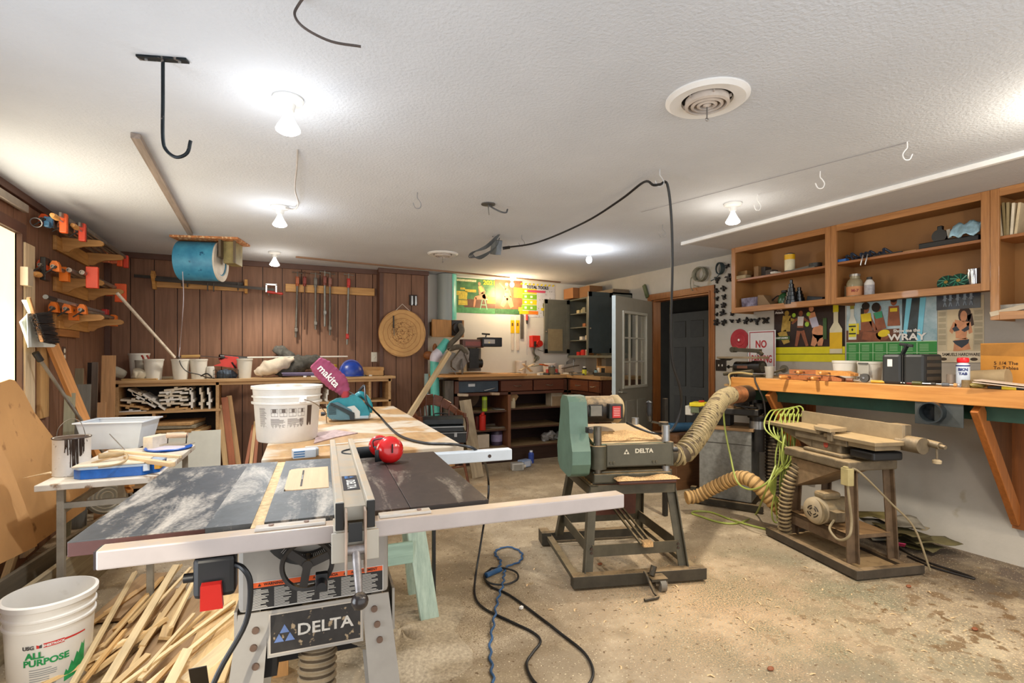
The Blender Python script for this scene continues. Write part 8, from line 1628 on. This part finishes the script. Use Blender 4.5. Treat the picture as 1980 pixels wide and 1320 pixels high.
# tubs, case, can
def rtub(label,px,dx,r,h,m=pot,rim=True): 
    t=thing('white_tub',label,'tub',bp(px,dx)); part('tub_body',B().lathe([(r*.85,0),(r,h*.88),(r*1.04,h*.89),(r*1.04,h),(r*.97,h)],n=32),m,t); return t
rtub('cream open tub at the back of the workbench behind the hand screw clamps',1634,.28,.085,.155)
t=rtub('white tub with a tray label holder in front, left of the black case',1682,.27,.08,.15); part('label_window',B().box((-.082,.0,.09),(.004,.08,.07)),paint('#a8a59a',.3),t,bev=.002); part('label_strip',B().box((-.086,.0,.135),(.004,.07,.015)),paint('#5a5a56'),t)
t=thing('grinding_disc','small dark grinding wheel standing at the foot of the tub on the workbench','wheel',bp(1672,.1)); part('wheel_disc',B().cyl((-.01,0,.032),(.01,0,.032),.032,n=24),paint('#4a4a48',.5),t); part('spindle',B().cyl((-.015,.0,.032),(.03,.06,.032),.008),steel,t)
c=bp(1765,.17); t=thing('tool_case','black moulded tool case standing upright with a raised handle on the workbench','case',c,0); csm=paint('#26292b',.45,var=.15)
for s in (-1,1): part('case_half',B().b2((-.13,s*.067-.062,.0),(.10,s*.067+.062,.205)),csm,t,bev=.018)
part('seam',B().b2((-.125,-.004,.005),(.09,.004,.2)),blk,t); part('white_sticker',B().b2((-.1322,.06,.12),(-.130,.09,.17)),whitep,t)
b=B()
for k in range(4): b.b2((-.10,-.1315,.03+.045*k),(.07,-.129,.055+.045*k))
part('ribs',b,paint('#4a443c',.5,var=.2),t,bev=.002); part('handle',B().bar((-.05,.04,.2),(-.06,.0,.275),.03,.015).bar((-.06,.05,.275),(-.06,-.03,.26),.02,.02),csm,t,bev=.004)
c=bp(1862,.10); t=thing('spray_can','white spray can with a red cap and dark blue lettering on the workbench','can',c); part('can_body',B().lathe([(.032,0),(.034,.003),(.034,.135),(.026,.148),(.02,.152)],n=32),paint('#c8d4e4',.3,var=.05),t); part('red_cap',B().lathe([(.026,.152),(.03,.158),(.03,.175),(.026,.182),(.0001,.184)],n=28),paint('#e01e26',.35),t)
a=math.atan2(-c.y,-c.x); part('blue_band',B().lathe([(.0345,.128),(.0345,.136)],n=32,cap=False),paint('#23306a'),t); bend_text('BKN',.024,t,c,.0345,a,.108,paint('#26336f'),bold=.001); bend_text('TAB',.022,t,c,.0345,a,.082,paint('#26336f'),bold=.001)
one('drinking_glass','upturned clear plastic cup behind the white spray can','cup',B().lathe([(.034,0),(.03,.075),(.0001,.076)],c=bp(1842,.14),n=24),mat('#9a8a7c',.15,0,.1,alpha=.55))
one('wood_plug','round olive wood plug standing before the spray can','plug',B().cyl(bp(1868,.045),bp(1868,.045)+V((0,0,.045)),.022,n=24),wood('#7d6846'),bev=.005)
one('bulb_roll','rolled pale cloth lying behind the spray can toward the brown paper bag','roll',B().cyl(bp(1880,.22)+V((0,0,.05)),bp(1950,.22)+V((0,0,.06)),.05,.055,n=24),mat('#a5906e',.7,0,.15,8),bev=.01)
one('yellow_bag','small crumpled yellowish plastic bag beside the wood plug','bag',B().sph(bp(1890,.06)+V((0,0,.016)),(.03,.04,.016)).jit(.004,5),paint('#b9a860',.4,var=.4))
P=poster('paper_bag','large orange brown paper bag with handwriting standing at the right edge of the workbench','paper bag',(bp(1896,.34),bp(2010,.34),bp(1896,.34,BZ2+.275)),mat('#c98a3a',.8,0,.15,4)); pl(P,'folded_top',[[(0,.72),(1,.68),(1,1),(0,.97)]],paint('#a87434',.8,var=.2))
ptx(P,'5 1/4 The\nTo Tables',.03,.45,.48,paint('#3b2410'),bold=.0002)
for i,(px,dx,rz,c_x,l) in enumerate(((1955,.06,.1,'#d3bfae','pale folded paper lying topmost at the right edge of the workbench'),(1950,.05,.25,'#c4b2a2','pale pinkish paper under the other at the right edge of the workbench'))): one('folded_paper',l,'paper',B().box((0,0,0),(.14,.30,.004)),paint(c_x,.7),M=MX.Translation(bp(px,dx,BZ2+.034-.012*i))@MX.Rotation(rz,4,'Z')@MX.Rotation(R(6),4,'X'))
t=thing('caulk_tool','yellow and black tool lying under the papers at the bench edge','tool',bp(1955,.025)); part('black_body',B().b2((-.02,-.10,.001),(.03,.10,.016)),blk,t,bev=.003); part('yellow_grip',B().b2((-.024,-.03,.0),(-.0,.035,.02)),yel,t,bev=.003)
def drv(label,px0,px1,dx,c1,r=.011,n='screwdriver'):
    a,b_=bp(px0,dx,BZ2+r+.001),bp(px1,dx,BZ2+r+.001); m=a.lerp(b_,.5); t=thing(n,label,'hand tool',m); part('handle',B().cyl(a,m,r,r*.85,n=12),paint(c1,.4,var=.2),t,bev=.002,**WL); part('shaft',B().cyl(m,b_,.004,n=8),steel,t,**WL)
drv('yellow handled scraper lying in front of the tub on the workbench',1685,1738,.05,'#c9992a'); drv('dark red handled screwdriver lying before the black case',1768,1740,.05,'#6a2a26'); drv('yellow and black screwdriver lying at the front edge before the black case',1765,1800,.02,'#4a4a1e',.014); drv('grey pliers like tool lying left of the wood plug',1822,1848,.03,'#5a6068',.012); drv('dark steel tool lying behind the yellow and black screwdriver',1790,1830,.08,'#33322f'); drv('brown turned handle lying right of the hand screw clamps',1638,1662,.04,'#7a4a30',.015); drv('short pale cork handle beside the wood plug',1845,1856,.03,'#c99a62',.012)
# ---- belt sander at the left end ----
c=bp(1438,.2); t=thing('bench_sander','grey black bench belt and disc sander standing at the left end of the workbench','bench sander',c,0)
sy=lambda px,dx=.2: RX(px,BX+dx)-c.y
part('motor',B().cyl((0,sy(1424),.09),(0,sy(1468),.09),.048,n=28).cyl((0,sy(1456),.09),(0,sy(1475),.09),.056,n=28),dkc,t,bev=.004); b=B()
for k in range(-3,4): b.b2((-.002-.035*cos(k*.35),sy(1475)-.002,.088+k*.012),(.035*cos(k*.35),sy(1475)+.0,.091+k*.012))
part('vent_slots',b,paint('#7d7568'),t); part('foot',B().b2((-.07,sy(1470),0),(.07,sy(1418),.018)).b2((-.03,sy(1430),.015),(.03,sy(1420),.10)),gst,t,bev=.003)
part('motor_label',B().b2((-.0495,sy(1452),.075),(-.047,sy(1432),.1)),paint('#6b4534'),t)
part('work_table',B().b2((-.10,sy(1478),.165),(.06,sy(1400),.185)),mat('#8a7a62',.5,.2,.15,8,dust=.3),t,bev=.003); part('tilt_plate',B().prism([(0,0),(.1,0),(.06,-.02)],.1,(0,sy(1395),.165),(0,-1,0),(0,0,1)),dkc,t)
part('arm',B().bar((0,sy(1420),.25),(0,sy(1470),.235),.05,.035).cyl((-.03,sy(1419),.25),(.03,sy(1419),.25),.026,n=16).bar((0,sy(1466),.235),(0,sy(1474),.2),.03,.03),gst,t,bev=.004); part('lock_lever',B().cyl((-.0,sy(1408),.085),(0,sy(1425),.085),.006,n=8).cyl((0,sy(1404),.085),(0,sy(1409),.085),.001,.018,n=12),dkc,t)
part('posts',B().cyl((0,sy(1446),.185),(0,sy(1446),.22),.004,n=6).cyl((0,sy(1464),.185),(0,sy(1464),.22),.004,n=6),steel,t)
one('milky_jar','cloudy plastic cup standing right of the bench sander','cup',B().lathe([(.03,0),(.04,.1),(.036,.1),(.0001,.004)],c=bp(1488,.12),n=24),mat('#b5afa2',.3,0,.1,alpha=.7))
one('angle_lever','long grey steel lever with a round end lying tilted behind the bench sander','lever',B().bar(bp(1478,.1,BZ2+.02),bp(1518,.32,BZ2+.075),.014,.014).cyl(bp(1516,.32,BZ2+.075),bp(1516,.35,BZ2+.075),.035,n=20).cyl(bp(1400,.06,BZ2+.02),bp(1455,.06,BZ2+.055),.016,n=12),gst)
one('bench_cables','cream and black cables spilling over the left end of the workbench','cables',B().tube([bp(1455,.05,BZ2+.03),bp(1430,.03,BZ2+.04),bp(1410,.02,BZ2+.02),V((BX-.03,yE-.02,BZ2-.06)),V((BX-.02,yE+.03,BZ2-.14)),V((BX-.04,yE+.04,BZ2-.2))],.008),paint('#b59d68',.5,var=.2))
one('black_strap','black cable hanging over the front beam of the workbench','cable',B().tube([bp(1455,.06,BZ2+.01),bp(1459,.0,BZ2+.008),V((BX-.01,RX(1462,BX),BZ2-.03)),V((BX-.012,RX(1470,BX),BZ2-.1)),V((BX+.02,RX(1474,BX),BZ2-.2)),V((BX+.03,RX(1476,BX),BZ2-.35))],.007),dk)
t=thing('screwdriver_rack','small tan rack holding dark handled screwdrivers on the end of the workbench','tool rack',V((BX+.1,yE+.06,BZ2-.06))); part('rack_board',B().b2((BX+.03,yE+.001,BZ2-.09),(BX+.3,yE+.1,BZ2-.07)),wood('#a98558'),t,**WL)
for k,cx in enumerate((.06,.12,.2)): one('rack_screwdriver','dark handled screwdriver standing in the tan rack at the bench end','screwdriver',B().cyl((BX+cx,yE+.05,BZ2-.065),(BX+cx,yE+.05,BZ2+.02),.013,n=12).cyl((BX+cx,yE+.05,BZ2-.25),(BX+cx,yE+.05,BZ2-.065),.003,n=6),paint('#2b211d',.4),'screwdrivers in the small rack')
# ================= light =================
wd=bpy.data.worlds.new('world'); SC.world=wd; wd.use_nodes=True; bg=wd.node_tree.nodes['Background']; bg.inputs[0].default_value=(.9,.93,.97,1); bg.inputs[1].default_value=.72
SC.view_settings.view_transform='Standard'; SC.view_settings.look='Medium High Contrast'; SC.view_settings.exposure=.33; SC.view_settings.gamma=1.18
def lamp(n,typ,loc,e,col,**k):
    l=bpy.data.lights.new(n,typ); l.energy=e; l.color=col
    for a,v in k.items(): setattr(l,a,v)
    o=bpy.data.objects.new(n,l); COL.objects.link(o); o.location=loc; return o
for x,y,z,c,e in CL:
    lamp('bulb_light','POINT',(x,y,z-.03),e*(.15 if z<2.28 else (.6 if c==warm else .32)),c,shadow_soft_size=.09)
    if z<2.28: lamp('flood_light','SPOT',(x,y,z),e*(4.2 if x>2.5 else 2.2),c,shadow_soft_size=.04,spot_size=R(120 if x>2.5 else 135),spot_blend=.6)
# bulb past the right edge, then two unseen lamps added overhead
q=W(2150,240,z=H-.15); lamp('bulb_light','POINT',q,10,(1,.88,.7),shadow_soft_size=.06); lamp('flood_light','SPOT',q,50,(1,.82,.6),shadow_soft_size=.06,spot_size=R(140),spot_blend=.5)
lamp('bulb_light','POINT',(1.3,.2,2.25),9,(.95,.97,1),shadow_soft_size=.1); lamp('flood_light','SPOT',(1.9,.6,2.25),40,(1,.85,.66),shadow_soft_size=.06,spot_size=R(140),spot_blend=.5)
# added soft fill behind the camera, standing in for daylight
a=lamp('rear_fill_light','AREA',(1.4,-1.0,1.2),18,(.97,.96,.93),shape='RECTANGLE',size=5,size_y=2.2); a.rotation_euler=(R(90),0,0)
a=lamp('window_light','AREA',(XL+.03,3.8,1.68),14,(1,.9,.72),shape='RECTANGLE',size=1.15,size_y=1.0); a.rotation_euler=(0,R(-90),0)
a=lamp('side_fill_light','AREA',(XL+.05,1.3,1.5),38,(.86,.93,1),shape='RECTANGLE',size=2.2,size_y=1.1); a.rotation_euler=(0,R(-105),0)  # added cool fill out of view, brightens the ceiling and left side
lamp('hall_fill_light','POINT',(XR+.8,4.2,2.0),2.2,(1,.85,.65),shadow_soft_size=.2)  # faint warm fill added inside the hall, no visible source
# low sun through the open garage side, falling on the scrap heap
d=V((-.35,2.15,0))-V((-1.1,-.9,2.1)); a=lamp('low_sun_light','SPOT',(-1.1,-.9,2.1),170,(1,.9,.72),shadow_soft_size=.02,spot_size=R(24),spot_blend=.15); a.rotation_euler=d.to_track_quat('-Z','Y').to_euler()
